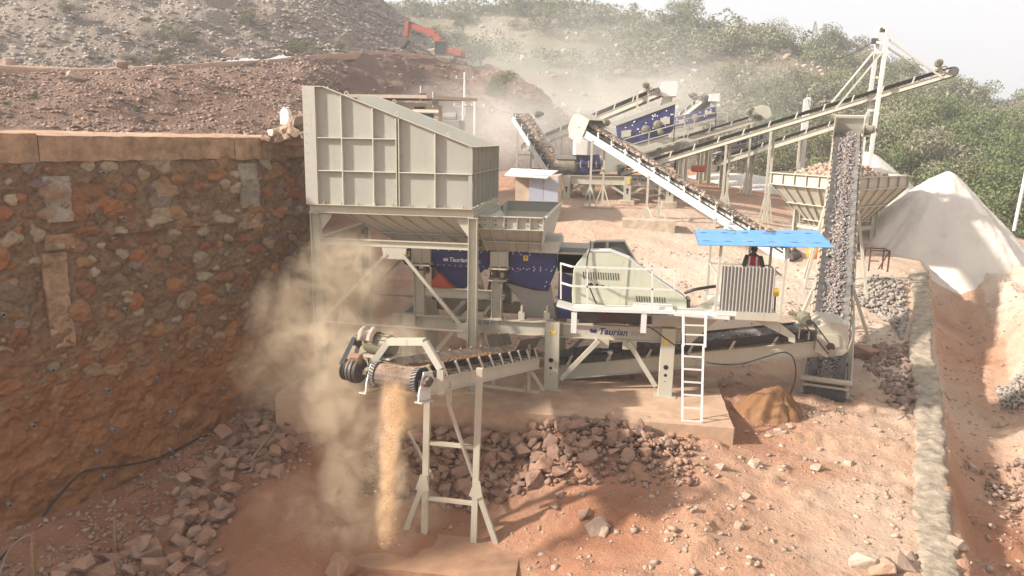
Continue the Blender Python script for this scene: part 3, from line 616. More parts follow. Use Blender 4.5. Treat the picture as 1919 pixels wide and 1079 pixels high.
lwo = sheet_from_grid('low_stone_wall', Gw, 'lowwall', origin=tuple(Gw[0, 0])); tag(lwo, 'low pale mortar topped stone wall curving along the edge of the yard beside the dirt track', 'wall')
# ------------------------------------------------------------------ concrete plinth of the crusher
def rough_box(lo, hi, n=24, amp=.03):
    mb = MB(); mb.box(lo, hi); bm = bmesh.new(); me = bpy.data.meshes.new('t'); me.from_pydata(mb.v, [], mb.f); bm.from_mesh(me); bpy.data.meshes.remove(me)
    for ax in range(3):
        L = hi[ax] - lo[ax]; k = max(1, int(L / .18))
        for i in range(1, k):
            co = [0, 0, 0]; co[ax] = lo[ax] + L * i / k; no = [0, 0, 0]; no[ax] = 1
            bmesh.ops.bisect_plane(bm, geom=bm.verts[:] + bm.edges[:] + bm.faces[:], plane_co=co, plane_no=no)
    c = (Vector(lo) + Vector(hi)) / 2
    for v in bm.verts: v.co += (v.co - c).normalized() * (mnoise.fractal(v.co * 2.3, 1, 2, 4) * amp)
    out = MB(); bm.verts.index_update(); out.v = [v.co.copy() for v in bm.verts]; out.f = [tuple(v.index for v in f.verts) for f in bm.faces]; bm.free(); return out
pl = rough_box((-10.4, 20.75, -.2), (3.42, 29.0, 1.0), amp=.025).build('concrete_plinth', 'slabc', origin=(-2, 24, 0)); tag(pl, 'long red dusted concrete slab carrying the main crusher', 'concrete slab')
ft = rough_box((-6.2, 15.2, -2.2), (-2.05, 16.95, -.94), amp=.035).build('concrete_footing', 'footing', origin=(-4, 16, -1.5)); tag(ft, 'dust buried concrete footing under the near conveyor trestle', 'concrete footing')
# ------------------------------------------------------------------ heaps of sand
def heap(name, apex, rl, rr_, rf, rb, mat, n=90, top=.25, pw=1.0, ns=.5, seed=0):
    ax, ay, az, h = apex; u = np.linspace(-1.35, 1.35, n); U, V = np.meshgrid(u, u)
    X_ = ax + np.where(U < 0, U * rl, U * rr_); Y_ = ay + np.where(V < 0, V * rf, V * rb); r = np.sqrt(U ** 2 + V ** 2)
    rs_ = np.sqrt(r ** 2 + top ** 2 * .2) - top * .2; Zh = az - h * rs_ ** pw
    ang = np.arctan2(V, U); Zh = Zh + vfbm(np.cos(ang) * 3.5 + seed, np.sin(ang) * 3.5 + r * .6, 5) * h * .12 * ns * np.clip(r * 1.5, 0, 1)
    Zh = Zh + vfbm(X_ * 1.7 + seed, Y_ * 1.7, 5, .6) * .16 * ns
    gg = ground_full(X_.ravel(), Y_.ravel()).reshape(X_.shape) - .35; w_ = np.clip((r - .85) / .4, 0, 1) ** 1.3; Zh = Zh * (1 - w_) + np.minimum(Zh, gg) * w_
    return sheet_from_grid(name, np.stack([X_ - 0, Y_, Zh], -1), mat, origin=(ax, ay, az - h))
p = atz(1440, 775, .72)
ap = at(1462, 722, p.y + .25); o = heap('sand_heap', (ap.x, ap.y, ap.z, ap.z - .55), 1.5, .85, .85, .9, 'redsand', 70, .35, ns=1.6); tag(o, 'small dark red brown sand heap beside the tail of the inclined belt', 'sand heap')
ap = at(1778, 315, 46); o = heap('sand_stockpile', (ap.x, ap.y, ap.z, 6.4), 7.2, 6.0, 4.6, 8, 'sandpile', 150, .12, ns=.8); tag(o, 'large pale sand stockpile with a sharp peak at the right of the yard', 'stockpile')
ap = at(1622, 270, 62); o = heap('sand_stockpile', (ap.x, ap.y, ap.z, 7.5), 8, 8, 8, 8, 'sandpile', 100, .3, seed=3); tag(o, 'pale sand stockpile behind the receiving hopper', 'stockpile')
ap = at(1385, 308, 68); o = heap('sand_stockpile', (ap.x, ap.y, ap.z, 2.2), 9, 7, 6, 7, 'sandpile', 80, 1.5, seed=5); tag(o, 'low white sand heap under the far screens', 'stockpile')
# ------------------------------------------------------------------ boulders
BLD = []
def boulder_mesh(k, sx=1, sy=.85, sz=.68):
    r_ = random.Random(k * 7 + 1); bm = bmesh.new()
    for i in range(17):
        p = Vector((r_.uniform(-1, 1), r_.uniform(-1, 1), r_.uniform(-1, 1))); m_ = max(abs(c) for c in p); p = p / m_ * r_.uniform(.72, 1)
        p *= .62 + .38 * (1 / max(1, p.length)); bm.verts.new((p.x * sx, p.y * sy, p.z * sz))
    bmesh.ops.convex_hull(bm, input=bm.verts); bmesh.ops.delete(bm, geom=[v for v in bm.verts if not v.link_faces], context='VERTS')
    bmesh.ops.dissolve_limit(bm, angle_limit=.28, verts=bm.verts, edges=bm.edges)
    bmesh.ops.bevel(bm, geom=bm.edges[:], offset=.06, segments=2, affect='EDGES', profile=.6)
    bmesh.ops.triangulate(bm, faces=[f for f in bm.faces if len(f.verts) > 4])
    bmesh.ops.subdivide_edges(bm, edges=[e for e in bm.edges if e.calc_length() > .35], cuts=2, use_grid_fill=True)
    for v in bm.verts: v.co += v.co.normalized() * mnoise.fractal(v.co * 2.2 + Vector((k, 0, 0)), 1, 2, 3) * .06
    me = bpy.data.meshes.new('boulder'); bm.to_mesh(me); bm.free(); me.materials.append(MT['redrock']); return me
for k in range(14): BLD.append(boulder_mesh(k, 1, random.Random(k).uniform(.7, .95), random.Random(k + 50).uniform(.55, .8)))
BLT = []
for me in BLD[:6]:
    m2 = me.copy(); m2.materials.clear(); m2.materials.append(MT['tanrock']); BLT.append(m2)
nb = [0]
def boulder(p, size, label, group, tan=False, cat='boulder', rnd=random.Random(9), tilt=.5):
    me = rnd.choice(BLT if tan else BLD); o = bpy.data.objects.new('boulder', me); S.collection.objects.link(o)
    o.location = p; o.rotation_euler = (rnd.uniform(-tilt, tilt), rnd.uniform(-tilt, tilt), rnd.uniform(0, 6.28)); o.scale = (size * rnd.uniform(.9, 1.1),) * 3
    tag(o, label, cat, group); nb[0] += 1; return o
def in_poly(x, y, P):
    c = False; j = len(P) - 1
    for i in range(len(P)):
        if (P[i][1] > y) != (P[j][1] > y) and x < (P[j][0] - P[i][0]) * (y - P[i][1]) / (P[j][1] - P[i][1]) + P[i][0]: c = not c
        j = i
    return c
def fill_poly(P, n, rmin, rng, surf, smin, smax, place, tries=9000):
    xs_ = [p[0] for p in P]; ys_ = [p[1] for p in P]; got = []
    for _ in range(tries):
        if len(got) >= n: break
        x, y = rng.uniform(min(xs_), max(xs_)), rng.uniform(min(ys_), max(ys_))
        if not in_poly(x, y, P): continue
        sz_ = smin + (smax - smin) * rng.random() ** 1.5
        if any((x - a) ** 2 + (y - b_) ** 2 < (rmin * (sz_ + c) / 2) ** 2 for a, b_, c in got): continue
        got.append((x, y, sz_)); place(x, y, sz_, rng)
    return got
rg = random.Random(21)
pix = [(545, 752), (562, 850), (520, 895), (455, 905), (412, 945), (402, 1030), (300, 1078), (215, 1130), (60, 1130), (130, 1030), (262, 965), (345, 905), (372, 862), (405, 845), (480, 800)]
PL = [(lambda q: (q.x, q.y))(atz(u, v, -.4)) for u, v in pix]
LP = 'rust dusted angular boulder in the long pile at the foot of the stone retaining wall'
CP = 'rust dusted angular boulder in the heap against the crusher slab'
def pl1(x, y, s_, r_): boulder((x, y, gf(x, y) + s_ * .18), s_, LP, 'boulders along the retaining wall', rnd=r_)
g1 = fill_poly(PL, 105, 1.22, rg, None, .22, .46, pl1)
for (x, y, s_) in g1[::5]: boulder((x + rg.uniform(-.2, .2), y + rg.uniform(-.2, .2), gf(x, y) + .42), rg.uniform(.2, .3), LP, 'boulders along the retaining wall', rnd=rg)
PC = [(-6.6, 19.9), (-6.2, 18.3), (-4.2, 17.9), (-2.6, 18.0), (-1.2, 18.3), (.4, 18.8), (1.5, 19.7), (1.9, 20.55), (-2.2, 20.6), (-3.0, 20.2), (-4.2, 20.5), (-6.8, 20.6)]
def pile_h(x, y):
    k = np.interp(x, [-7, -5.5, -4, -2.9, -2.0, -.4, .8, 2.0], [.5, .55, .2, .15, .75, .85, .6, .1]); return float(k * .46 * np.clip((y - 18.2) / 2.1, 0, 1))
def pl2(x, y, s_, r_): boulder((x, y, gf(x, y) + pile_h(x, y) * .9 + s_ * .2), s_, CP, 'boulders heaped against the crusher slab', rnd=r_)
g2 = fill_poly(PC, 150, 1.08, rg, None, .16, .36, pl2)
# earth core of the heap
U_, V_ = np.meshgrid(np.linspace(-7.2, 2.2, 80), np.linspace(17.6, 20.72, 36)); Zc = ground_full(U_.ravel(), V_.ravel()) - .12 + np.array([pile_h(a, b_) * .72 for a, b_ in zip(U_.ravel(), V_.ravel())])
core = sheet_from_grid('earth_bank', np.stack([U_, V_, Zc.reshape(U_.shape)], -1), 'ground', tone=np.full(U_.shape, .2)); core['kind'] = 'structure'
sx_, sy_ = rs.uniform(-7, 2.3, 1100), rs.uniform(18, 20.6, 1100); Pq = np.array([[a, b_, gf(a, b_) + pile_h(a, b_) * .75 + .03] for a, b_ in zip(sx_, sy_)])
tag(scatter('stone_chips', Pq, .08 + .16 * rs.rand(len(Pq)) ** 2, 'redrock', .9, seed=9), 'small rust dusted stones filling the gaps between the boulders', 'stones', kind='stuff')
Pq = np.array([[a + rs.uniform(-.5, .5), b_ + rs.uniform(-.5, .5), 0] for a, b_, c in g1 for _ in range(7)] + [[a - rs.uniform(.5, 2.6), b_ + rs.uniform(-.6, .6), 0] for a, b_, c in g1 for _ in range(9)]); Pq[:, 2] = ground_full(Pq[:, 0], Pq[:, 1])
tag(scatter('stone_chips', Pq, .08 + .14 * rs.rand(len(Pq)) ** 2, 'redrock', .9, seed=10), 'small rust dusted stones between the boulders along the retaining wall', 'stones', kind='stuff')
SC = [(1460, 812, .2), (1530, 880, .2), (1412, 875, .24), (1350, 880, .22), (1400, 935, .2), (1120, 995, .3), (1098, 968, .2), (1300, 960, .15), (1385, 990, .18), (1440, 820, .15), (1620, 1060, .32), (1662, 1050, .3), (1690, 1062, .3), (1650, 1072, .34), (1705, 1048, .22), (1500, 830, .15), (1480, 800, .14), (1590, 870, .16), (1610, 885, .14),
      (1240, 835, .22), (1212, 800, .32), (1180, 842, .2), (385, 1015, .3), (640, 1070, .5), (1355, 800, .1), (1420, 785, .14), (1438, 782, .14), (1455, 779, .16), (1130, 1000, .22), (1050, 930, .16), (1040, 950, .15), (1020, 905, .2), (1075, 905, .16), (1820, 880, .18), (1880, 800, .2), (1790, 1030, .25)]
for (u, v, s_) in SC:
    p = on_ground(u, v); boulder((p.x, p.y, p.z + s_ * .25), s_, 'loose angular stone lying on the open dirt of the yard', 'loose stones on the yard', tan=u > 1100, rnd=rg)
o = boulder(on_ground(1608, 668) + Vector((.15, 0, .2)), .62, 'big split reddish rock beside the tail of the inclined belt', None, tan=False, rnd=random.Random(12), tilt=.3)
# heaps of broken stone at the right
def stonefield(name, poly, n, smin, smax, mat, label, seed, lift=0):
    r_ = random.Random(seed); pts = []; PP = [(on_ground(u, v).x, on_ground(u, v).y) for u, v in poly]
    xs_ = [p[0] for p in PP]; ys_ = [p[1] for p in PP]
    while len(pts) < n:
        x, y = r_.uniform(min(xs_), max(xs_)), r_.uniform(min(ys_), max(ys_))
        if in_poly(x, y, PP): pts.append((x, y, 0))
    P_ = np.array(pts); P_[:, 2] = ground_full(P_[:, 0], P_[:, 1]) + lift * np.random.RandomState(seed).rand(n)
    return tag(scatter(name, P_, smin + (smax - smin) * np.random.RandomState(seed).rand(n) ** 2, mat, .9, seed=seed), label, 'broken stone', kind='stuff')
stonefield('broken_stone', [(1608, 545), (1640, 520), (1690, 530), (1700, 590), (1690, 640), (1670, 610), (1640, 590), (1605, 575)], 1500, .07, .24, 'greyrock', 'grey broken stones spilled beside the inclined belt and low wall', 31, .12)
stonefield('broken_stone', [(1625, 650), (1700, 640), (1715, 740), (1690, 790), (1650, 720), (1620, 690)], 330, .1, .4, 'redrubble', 'reddish broken stones along the inner edge of the low wall', 32, .02)
stonefield('broken_stone', [(1860, 740), (1925, 690), (1930, 770), (1880, 775)], 420, .06, .2, 'greyrock', 'grey broken stones dumped on the bank at the right edge', 33, .2)
stonefield('broken_stone', [(1840, 880), (1925, 860), (1930, 980), (1850, 960)], 110, .05, .2, 'redrubble', 'tan broken stones on the bank beyond the track', 34, .1)
# rocks tipped beside the hopper on the terrace edge
for i in range(46):
    u = rg.uniform(498, 574); top_ = (u - 495) / 78 * 46; v = 260 - top_ * rg.random() ** 1.2; q = at(u, v, rg.uniform(22.9, 23.5)); sz_ = rg.uniform(.12, .27)
    boulder((q.x, q.y, q.z + .02), sz_, 'ochre rock in the small heap on the wall top beside the hopper', 'rocks tipped on the wall top beside the hopper', tan=True, rnd=rg)
mb = MB(); c = at(560, 262, 23.9); mb.lathe((c.x, c.y, 8.6), (0, 0, 1), [(0, .7), (.25, .62), (.45, .4), (.6, .2), (.65, .05)], 14).build('earth_mound', 'tanrock', origin=(c.x, c.y, 8.6)); o = bpy.data.objects['earth_mound']; tag(o, 'loose earth under the tipped rocks on the wall top', 'earth', kind='stuff')
# cable, ropes, stakes
pts = []
for (u, v) in [(60, 985), (100, 932), (143, 887), (173, 874), (207, 871), (267, 861), (317, 844), (367, 819), (417, 802), (467, 779), (500, 756), (533, 736), (560, 715)]:
    s_, z = wall_at(u, v); pts.append(Vector(wall_pt(s_, z, .06)))
g0 = [Vector((*on_ground(u, v)[:2], on_ground(u, v)[2] + .05)) for u, v in [(-20, 1075), (20, 1030)]]
def smooth_path(p_, k=6):
    A = crom(np.array([list(q) for q in p_]), np.linspace(0, len(p_) - 1, (len(p_) - 1) * k + 1)); return [Vector(q) for q in A]
tag(MB().path(smooth_path(g0 + pts), .025).build('power_cable', 'cable', origin=tuple(g0[0])), 'black power cable sagging across the foot of the stone wall', 'cable')
tag(MB().path(smooth_path([on_ground(-10, 1120) + Vector((0, 0, .1)), on_ground(20, 1060) + Vector((0, 0, .4)), at(55, 1000, 14.6)]), .02).build('rope', 'steel', origin=tuple(on_ground(20, 1060))), 'grey rope tied to the stake in the bottom left corner', 'rope')
for (u, v0, v1, lb) in [(215, 967, 1034, 'brown wooden stake standing among the boulders by the wall'), (61, 999, 1090, 'brown wooden stake with a rope tied to it in the bottom left corner')]:
    p = on_ground(u + 2, v1); q = at(u, v0, p.y); tag(MB().beam(p - Vector((0, 0, .2)), q, .06, .06).build('stake', 'wood', origin=tuple(p)), lb, 'stake')
p0, p1 = wall_pt(*wall_at(549, 738), .3), on_ground(474, 888) + Vector((0, 0, .45))
tag(MB().tube(p1, p0, .04, 10).build('conduit_pipe', 'steel', origin=tuple(p1)), 'thin straight pipe leaning from the boulders up the stone wall', 'pipe')
# jerrycan on the wall top
q = wall_pt(cop_cuts[4] + 1.0, 8.85, -.45); jc = thing('jerrycan', 'white plastic jerrycan standing on the rocks beside the hopper', 'jerrycan', (q[0], q[1], 9.25))
x, y, z = q[0], q[1], 9.25
MB().prism([(x - .17, y - .11, z), (x + .17, y - .11, z), (x + .17, y - .11, z + .42), (x + .10, y - .11, z + .55), (x - .10, y - .11, z + .55), (x - .17, y - .11, z + .42)], (0, .22, 0)).build('body', 'jerry', jc, bevel=.02)
MB().tube((x - .05, y, z + .55), (x - .05, y, z + .62), .045).build('cap', 'jerry', jc); MB().beam((x + .02, y, z + .6), (x + .13, y, z + .6), .03, .03).build('handle', 'jerry', jc)
# ------------------------------------------------------------------ the big feed hopper on its steel stand
HX0, HX1, HY0, HY1, HZ0 = -9.68, -4.5, 22.1, 27.0, 6.82
def htop(x): return 10.36 if x < -9.09 else 10.36 + (x + 9.09) * (8.66 - 10.36) / (HX1 + 9.09)
hop = thing('feed_hopper', 'large grey cream steel feed hopper with sloping top beside the stone wall', 'hopper', (-7, 24.5, HZ0))
def side_plate(y, s): 
    return MB().prism([(HX0, y, HZ0), (HX1, y, HZ0), (HX1, y, htop(HX1)), (-9.09, y, 10.36), (HX0, y, 10.36)], (0, .025 * s, 0))
side_plate(HY0 + .12, 1).build('side_plate', 'greyplate', hop); side_plate(HY1 - .12, -1).build('side_plate', 'greyplate', hop)
MB().box((HX1 - .14, HY0 + .15, HZ0), (HX1 - .115, HY1 - .15, htop(HX1))).build('end_plate', 'greyplate', hop)
vx = [at(641, 300, HY0).x, at(699, 300, HY0).x, at(745, 320, HY0).x, at(815, 330, HY0).x]
for yy, sg in ((HY0, 1), (HY1, -1)):
    y0_, y1_ = (yy, yy + .118) if sg > 0 else (yy - .118, yy)
    for k, x in enumerate(vx):
        if k == 2:
            for dx in (-.055, .025): MB().box((x + dx, y0_, HZ0 + .02), (x + dx + .03, y1_, htop(x) - .04)).build('joint_flange', 'cream', hop)
            if sg > 0:
                for j in range(12):
                    z = HZ0 + .2 + j * .22; MB().tube((x - .10, yy + .05, z), (x + .10, yy + .05, z), .014, 6).build('joint_bolt', 'steel', hop) if j % 2 == 0 else None
        else: MB().box((x - .012, y0_ - .003 * sg, HZ0 + .02), (x + .012, y1_, htop(x + .0) - .03)).build('stiffener', 'sunlitcream', hop)
    # horizontal ribs as angles
    MB().box((HX0 + .36, y0_, 7.86), (vx[2] - .057, y1_ - .002, 7.885)).build('stiffener', 'sunlitcream', hop)
    MB().box((vx[2] + .057, y0_, 7.86), (HX1 - .005, y1_ - .002, 7.885)).build('stiffener', 'sunlitcream', hop)
    MB().box((HX0 + .36, y0_, 8.85), (vx[2] - .057, y1_ - .002, 8.875)).build('stiffener', 'sunlitcream', hop)
    mb = MB(); mb.box((HX0 - .03, y0_ - .012 * sg, HZ0), (HX0 + .30, y0_ + .0, 10.37)); mb.box((HX0 + .30, y0_ - .012, HZ0), (HX0 + .33, y1_, 10.36)); mb.box((HX0 - .06, y0_ - .012, HZ0), (HX0 - .03, y1_, 10.37))
    for j in range(12): mb.tube((HX0 + .02, y0_ - .03, HZ0 + .2 + j * .28), (HX0 + .02, y0_, HZ0 + .2 + j * .28), .012, 6)
    mb.build('corner_flange', 'greycream', hop)
    e0, e1 = Vector((-9.11, yy + .06 * sg, 10.375)), Vector((HX1 + .01, yy + .06 * sg, htop(HX1) + .015))
    mb = MB(); mb.beam(e0, e1, .13, .025); mb.beam((HX0 - .04, yy + .06 * sg, 10.375), e0, .13, .025); mb.build('top_flange', 'cream', hop)
    for f_ in (.16, .5, .84):
        c = e0.lerp(e1, f_) + Vector((0, 0, .07)); MB().ring(c, (0, 1, 0), .055, .018, 14, 6).build('lifting_eye', 'cream', hop)
    mb = MB(); mb.box((HX0 - .02, y0_ - .04, HZ0 - .0), (HX1 + .02, y1_ + .0, HZ0 + .022))
    for j in range(9): mb.box((HX0 + .5 + j * .55, y0_ - .02, HZ0 + .022), (HX0 + .52 + j * .55, y0_ + .08, HZ0 + .10))
    mb.build('bottom_flange', 'cream', hop)
for k in range(8):
    y = HY0 + .02 + k * (HY1 - HY0 - .06) / 7; MB().box((HX1 - .113, y, HZ0 + .03), (HX1 + .0, y + .02, htop(HX1) - .02)).build('stiffener', 'greyplate', hop)
MB().box((HX1 - .113, HY0 + .05, 7.86), (HX1 - .004, HY1 - .05, 7.88)).build('stiffener', 'greyplate', hop)
MB().box((HX1 - .14, HY0 + .02, htop(HX1)), (HX1 + .02, HY1 - .02, htop(HX1) + .022)).build('top_flange', 'cream', hop)
# funnel under the hopper
t4 = [(-8.6, 22.3, 6.60), (-4.5, 22.3, 6.60), (-4.5, 26.8, 6.60), (-8.6, 26.8, 6.60)]; b4 = [(-6.9, 23.5, 5.38), (-3.4, 23.5, 5.38), (-3.4, 25.6, 5.38), (-6.9, 25.6, 5.38)]
mb = MB()
for i in range(4): j = (i + 1) % 4; mb.quadslab(t4[i], t4[j], b4[j], b4[i], .02)
mb.build('funnel', 'greycream', hop)
mb = MB()
for k in range(8):
    f_ = k / 7; a = Vector(t4[0]).lerp(Vector(t4[1]), f_); b_ = Vector(b4[0]).lerp(Vector(b4[1]), f_); mb.beam(a - Vector((0, .03, .01)), b_ - Vector((0, .03, .01)), .02, .09, (0, 1, 0))
a, b_ = Vector(t4[0]).lerp(Vector(b4[0]), .55), Vector(t4[1]).lerp(Vector(b4[1]), .55); mb.beam(a - Vector((0, .06, 0)), b_ - Vector((0, .06, 0)), .08, .02)
mb.build('funnel_ribs', 'greycream', hop)
for x in (-6.2, -5.5, -4.85): MB().beam((x, 22.35, 5.62), (x + .55, 23.6, 5.75), .09, .07).build('strut', 'cream', hop)
# receiving box
rb = thing('discharge_box', 'open topped ribbed steel box joined to the right end of the big feed hopper', 'hopper box', (-3.4, 25, 5.4))
X0, X1, Y0, Y1, ZT = -4.36, -2.36, 22.55, 28.3, 6.6
fr_ = [(X0, Y0, ZT), (X1, Y0, ZT), (X1, Y1, ZT), (X0, Y1, ZT)]; md = [(X0, Y0, 6.22), (X1, Y0, 6.22), (X1, Y1, 6.22), (X0, Y1, 6.22)]; bt = [(X0 + .15, 23.3, 5.42), (X1 - .12, 23.3, 5.42), (X1 - .12, 27.0, 5.42), (X0 + .15, 27.0, 5.42)]
for A_, B_, nm in ((fr_, md, 'upper_plate'), (md, bt, 'lower_plate')):
    for i in range(4):
        j = (i + 1) % 4; MB().quadslab(A_[i], A_[j], B_[j], B_[i], .02).build(nm, 'greyplate' if nm == 'upper_plate' else 'greycream', rb)
mb = MB(); mb.beam((X0, Y0 - .05, ZT), (X1 + .06, Y0 - .05, ZT), .10, .03); mb.beam((X1 + .05, Y0 - .1, ZT), (X1 + .05, Y1, ZT), .10, .03); mb.beam((X0, Y1, ZT), (X1 + .06, Y1, ZT), .10, .03); mb.beam((X0, Y0 - .05, 6.22), (X1 + .04, Y0 - .05, 6.22), .12, .025)
mb.build('rim', 'cream', rb)
for k in range(6):
    f_ = k / 5; a = Vector(fr_[0]).lerp(Vector(fr_[1]), f_); c = Vector(md[0]).lerp(Vector(md[1]), f_); d_ = Vector(bt[0]).lerp(Vector(bt[1]), f_)
    mb = MB(); mb.beam(a - Vector((0, .05, .02)), c - Vector((0, .05, -.02)), .018, .09, (0, 1, 0)); mb.beam(c - Vector((0, .05, .02)), d_ - Vector((0, .06, 0)), .018, .11, (0, 1, 0)); mb.build('rib', 'cream', rb)
a, b_ = Vector(md[0]).lerp(Vector(bt[0]), .55), Vector(md[1]).lerp(Vector(bt[1]), .55); MB().beam(a - Vector((0, .08, 0)), b_ - Vector((0, .08, 0)), .10, .02).build('rib', 'cream', rb)
for k in range(6):
    for zz in (6.34, 6.48): MB().tube((X0 + .2 + k * .33, Y0 - .03, zz), (X0 + .2 + k * .33, Y0 + .03, zz), .022, 8).build('bolt', 'darksteel', rb)
MB().box((-2.9, 23.2, 5.42), (-1.95, 25.4, 5.72)).build('lip_plate', 'greycream', rb, bevel=.01)
# stand
st = thing('hopper_stand', 'tall steel frame of posts, beams and cross braces under the big feed hopper', 'steel frame', (-7, 24.5, 1))
LX0, LX1, LY0, LY1 = -9.52, -4.48, 22.28, 26.85
for x, y in ((LX0, LY0), (LX1, LY0), (LX0, LY1), (LX1, LY1)):
    mb = MB(); mb.ibeam((x, y, .7 if y < 24 else .9), (x, y, 6.55), .26, .28, .025, (1, 0, 0)); mb.box((x - .2, y - .2, .99), (x + .2, y + .2, 1.02)); mb.box((x - .15, y - .16, 6.54), (x + .15, y + .16, 6.565))
    sg = 1 if x < -7 else -1
    mb.prism([(x + sg * .14, y - .01, 6.54), (x + sg * .52, y - .01, 6.54), (x + sg * .52, y - .01, 6.44), (x + sg * .14, y - .01, 5.95)], (0, .02, 0)); mb.build('post', 'cream', st)
for y in (LY0, LY1):
    MB().ibeam((HX0, y - .05, 6.69), (HX1 + .05, y - .05, 6.69), .2, .24, .022).build('top_beam', 'cream', st)
    MB().ibeam((LX0 + .14, y, 5.66), (LX1 - .14, y, 5.66), .16, .2, .02).build('cross_beam', 'cream', st)
    mb = MB(); mb.prism([(-7.35, y - .12, 5.55), (-6.55, y - .12, 5.55), (-6.62, y - .12, 5.2), (-7.28, y - .12, 5.2)], (0, .015, 0)); mb.build('gusset', 'cream', st)
    MB().beam((-7.2, y - .09, 5.36), (-9.35, y - .02, 3.15), .10, .10, (0, 1, 0)).build('brace', 'cream', st)
    MB().beam((-6.7, y - .09, 5.36), (-4.75, y - .02, 3.05), .10, .10, (0, 1, 0)).build('brace', 'cream', st)
    MB().tube((-9.3, y - .05, 3.05), (-4.75, y - .05, 2.98), .045, 10).build('tie_rod', 'cream', st)
    MB().prism([(-4.95, y - .07, 2.8), (-4.6, y - .07, 2.7), (-4.6, y - .07, 3.3), (-4.95, y - .07, 3.2)], (0, .015, 0)).build('gusset', 'cream', st)
for x in (LX0, LX1):
    MB().ibeam((x, LY0 + .14, 6.69), (x, LY1 - .14, 6.69), .2, .24, .022).build('top_beam', 'cream', st)
    MB().ibeam((x, LY0 + .14, 5.66), (x, LY1 - .14, 5.66), .16, .2, .02).build('cross_beam', 'cream', st)
    MB().beam((x, 22.5, 5.3), (x, 26.6, 1.6), .10, .10, (1, 0, 0)).build('brace', 'greycream', st); MB().beam((x, 26.6, 5.3), (x + .11, 22.5, 1.6), .10, .10, (1, 0, 0)).build('brace', 'greycream', st)
# ------------------------------------------------------------------ crusher unit
Z5 = lambda x, y, Y: at(560 + x / 3.838, 380 + y / 3.838, Y)
Z2 = lambda x, y, Y: at(1000 + x / 3.996, 420 + y / 3.996, Y)
Z3 = lambda x, y, Y: at(1280 + x / 3.996, 400 + y / 3.996, Y)
def plate(f, pts, Y, t, mat, name, par, bevel=0):
    return MB().prism([f(x, y, Y) for x, y in pts], (0, t, 0)).build(name, mat, par, bevel=bevel)
ch = thing('crusher_chassis', 'long cream I-beam chassis on stout legs carrying the main crusher and its feeder', 'steel chassis', (-2.5, 24, 1))
for y in (23.3, 26.2):
    MB().ibeam((-7.4, y, 2.95), (2.0, y, 2.95), .24, .46, .03).build('main_beam', 'cream', ch)
    for x in (-6.4, -4.35, -4.1, -2.3, -1.7, 1.35): MB().box((x, y - .11, 2.75), (x + .025, y - .015, 3.15)).build('web_stiffener', 'cream', ch)
for x in (-7.2, -5.5, -3.2, .6, 1.8): MB().ibeam((x, 23.34, 2.98), (x, 26.1, 2.98), .18, .3, .02).build('cross_member', 'greycream', ch)
for i, (x0, x1) in enumerate([(-2.26, -1.80), (1.38, 1.82), (-7.0, -6.55)]):
    for y in (23.02, 25.95):
        mb = MB(); mb.box((x0, y, 1.02), (x1, y + .30, 3.23)); L_ = mb.build('leg', 'cream', ch, bevel=.012)
        MB().box((x0 - .12, y - .1, .98), (x1 + .12, y + .42, 1.03)).build('foot_plate', 'cream', L_)
        if y < 24 and i < 2:
            cx = (x0 + x1) / 2 - .02
            for z, r_ in ((1.98, .078), (1.72, .05), (1.52, .018)): MB().tube((cx, y - .006, z), (cx, y + .01, z), r_, 16).build('hole', 'black', L_)
            xx = cx + .02
            MB().box((xx - .12, y - .008, 2.86 if i == 0 else 2.72), (xx + .12 if i == 0 else xx - .01, y - .002, 2.97)).build('warning_sticker', 'yellow', L_)
            MB().prism([(xx - .09, y - .012, 2.88), (xx - .03, y - .012, 2.88), (xx - .06, y - .012, 2.94)], (0, .003, 0)).build('warning_mark', 'black', L_)
for a, b_ in [((-1.72, 23.1, 1.35), (-.55, 23.1, 2.72)), ((1.30, 23.1, 1.32), (.38, 23.1, 2.72)), ((-6.45, 23.1, 1.3), (-5.3, 23.1, 2.72)), ((-1.72, 26.1, 1.35), (-.55, 26.1, 2.72)), ((1.30, 26.1, 1.32), (.38, 26.1, 2.72))]:
    MB().beam(a, b_, .14, .14, (0, 1, 0)).build('brace', 'cream', ch)
for (x, z) in ((-.45, 2.62), (.42, 2.62)): MB().box((x - .22, 23.16, 2.45), (x + .22, 23.18, 2.74)).build('gusset', 'cream', ch)
# logo and lettering on the chassis: swirl emblem + word
def emblem(c, r, par, mat='logonavy', y=0):
    x, yy, z = c; mb = MB(); n = 20
    for (dx, rr_) in ((-.38, .62), (.38, .62)):
        mb.tube((x + dx * r, yy, z), (x + dx * r, yy + .004, z), rr_ * r, n)
    mb.build('emblem', mat, par)
    MB().prism([(x - .42 * r, yy - .006, z + .55 * r), (x, yy - .006, z + .15 * r), (x + .42 * r, yy - .006, z + .55 * r), (x + .3 * r, yy - .006, z + .6 * r), (x, yy - .006, z + .35 * r), (x - .3 * r, yy - .006, z + .6 * r)], (0, .003, 0)).build('emblem_cut', 'cream' if mat == 'logonavy' else 'navy', par)
pe = Z2(447, 790, 23.27); emblem((pe.x, 23.275, 2.97), .115, ch)
text_part('Taurian', 'lettering', (pe.x + .16, 23.28, 2.87), (1, 0, 0), (0, 0, 1), .30, 'logonavy', ch, 0.002, .002, True, .25)
text_part('\u00aeMF', 'lettering', (pe.x + 1.17, 23.28, 2.87), (1, 0, 0), (0, 0, 1), .24, 'lettergrey', ch, 0.002, .002, False, .1)
pw = Z5(1108, 860, 23.27); text_part('www.', 'lettering', (pw.x, 23.28, 2.98), (1, 0, 0), (0, 0, 1), .19, 'logonavy', ch, .002, .002)
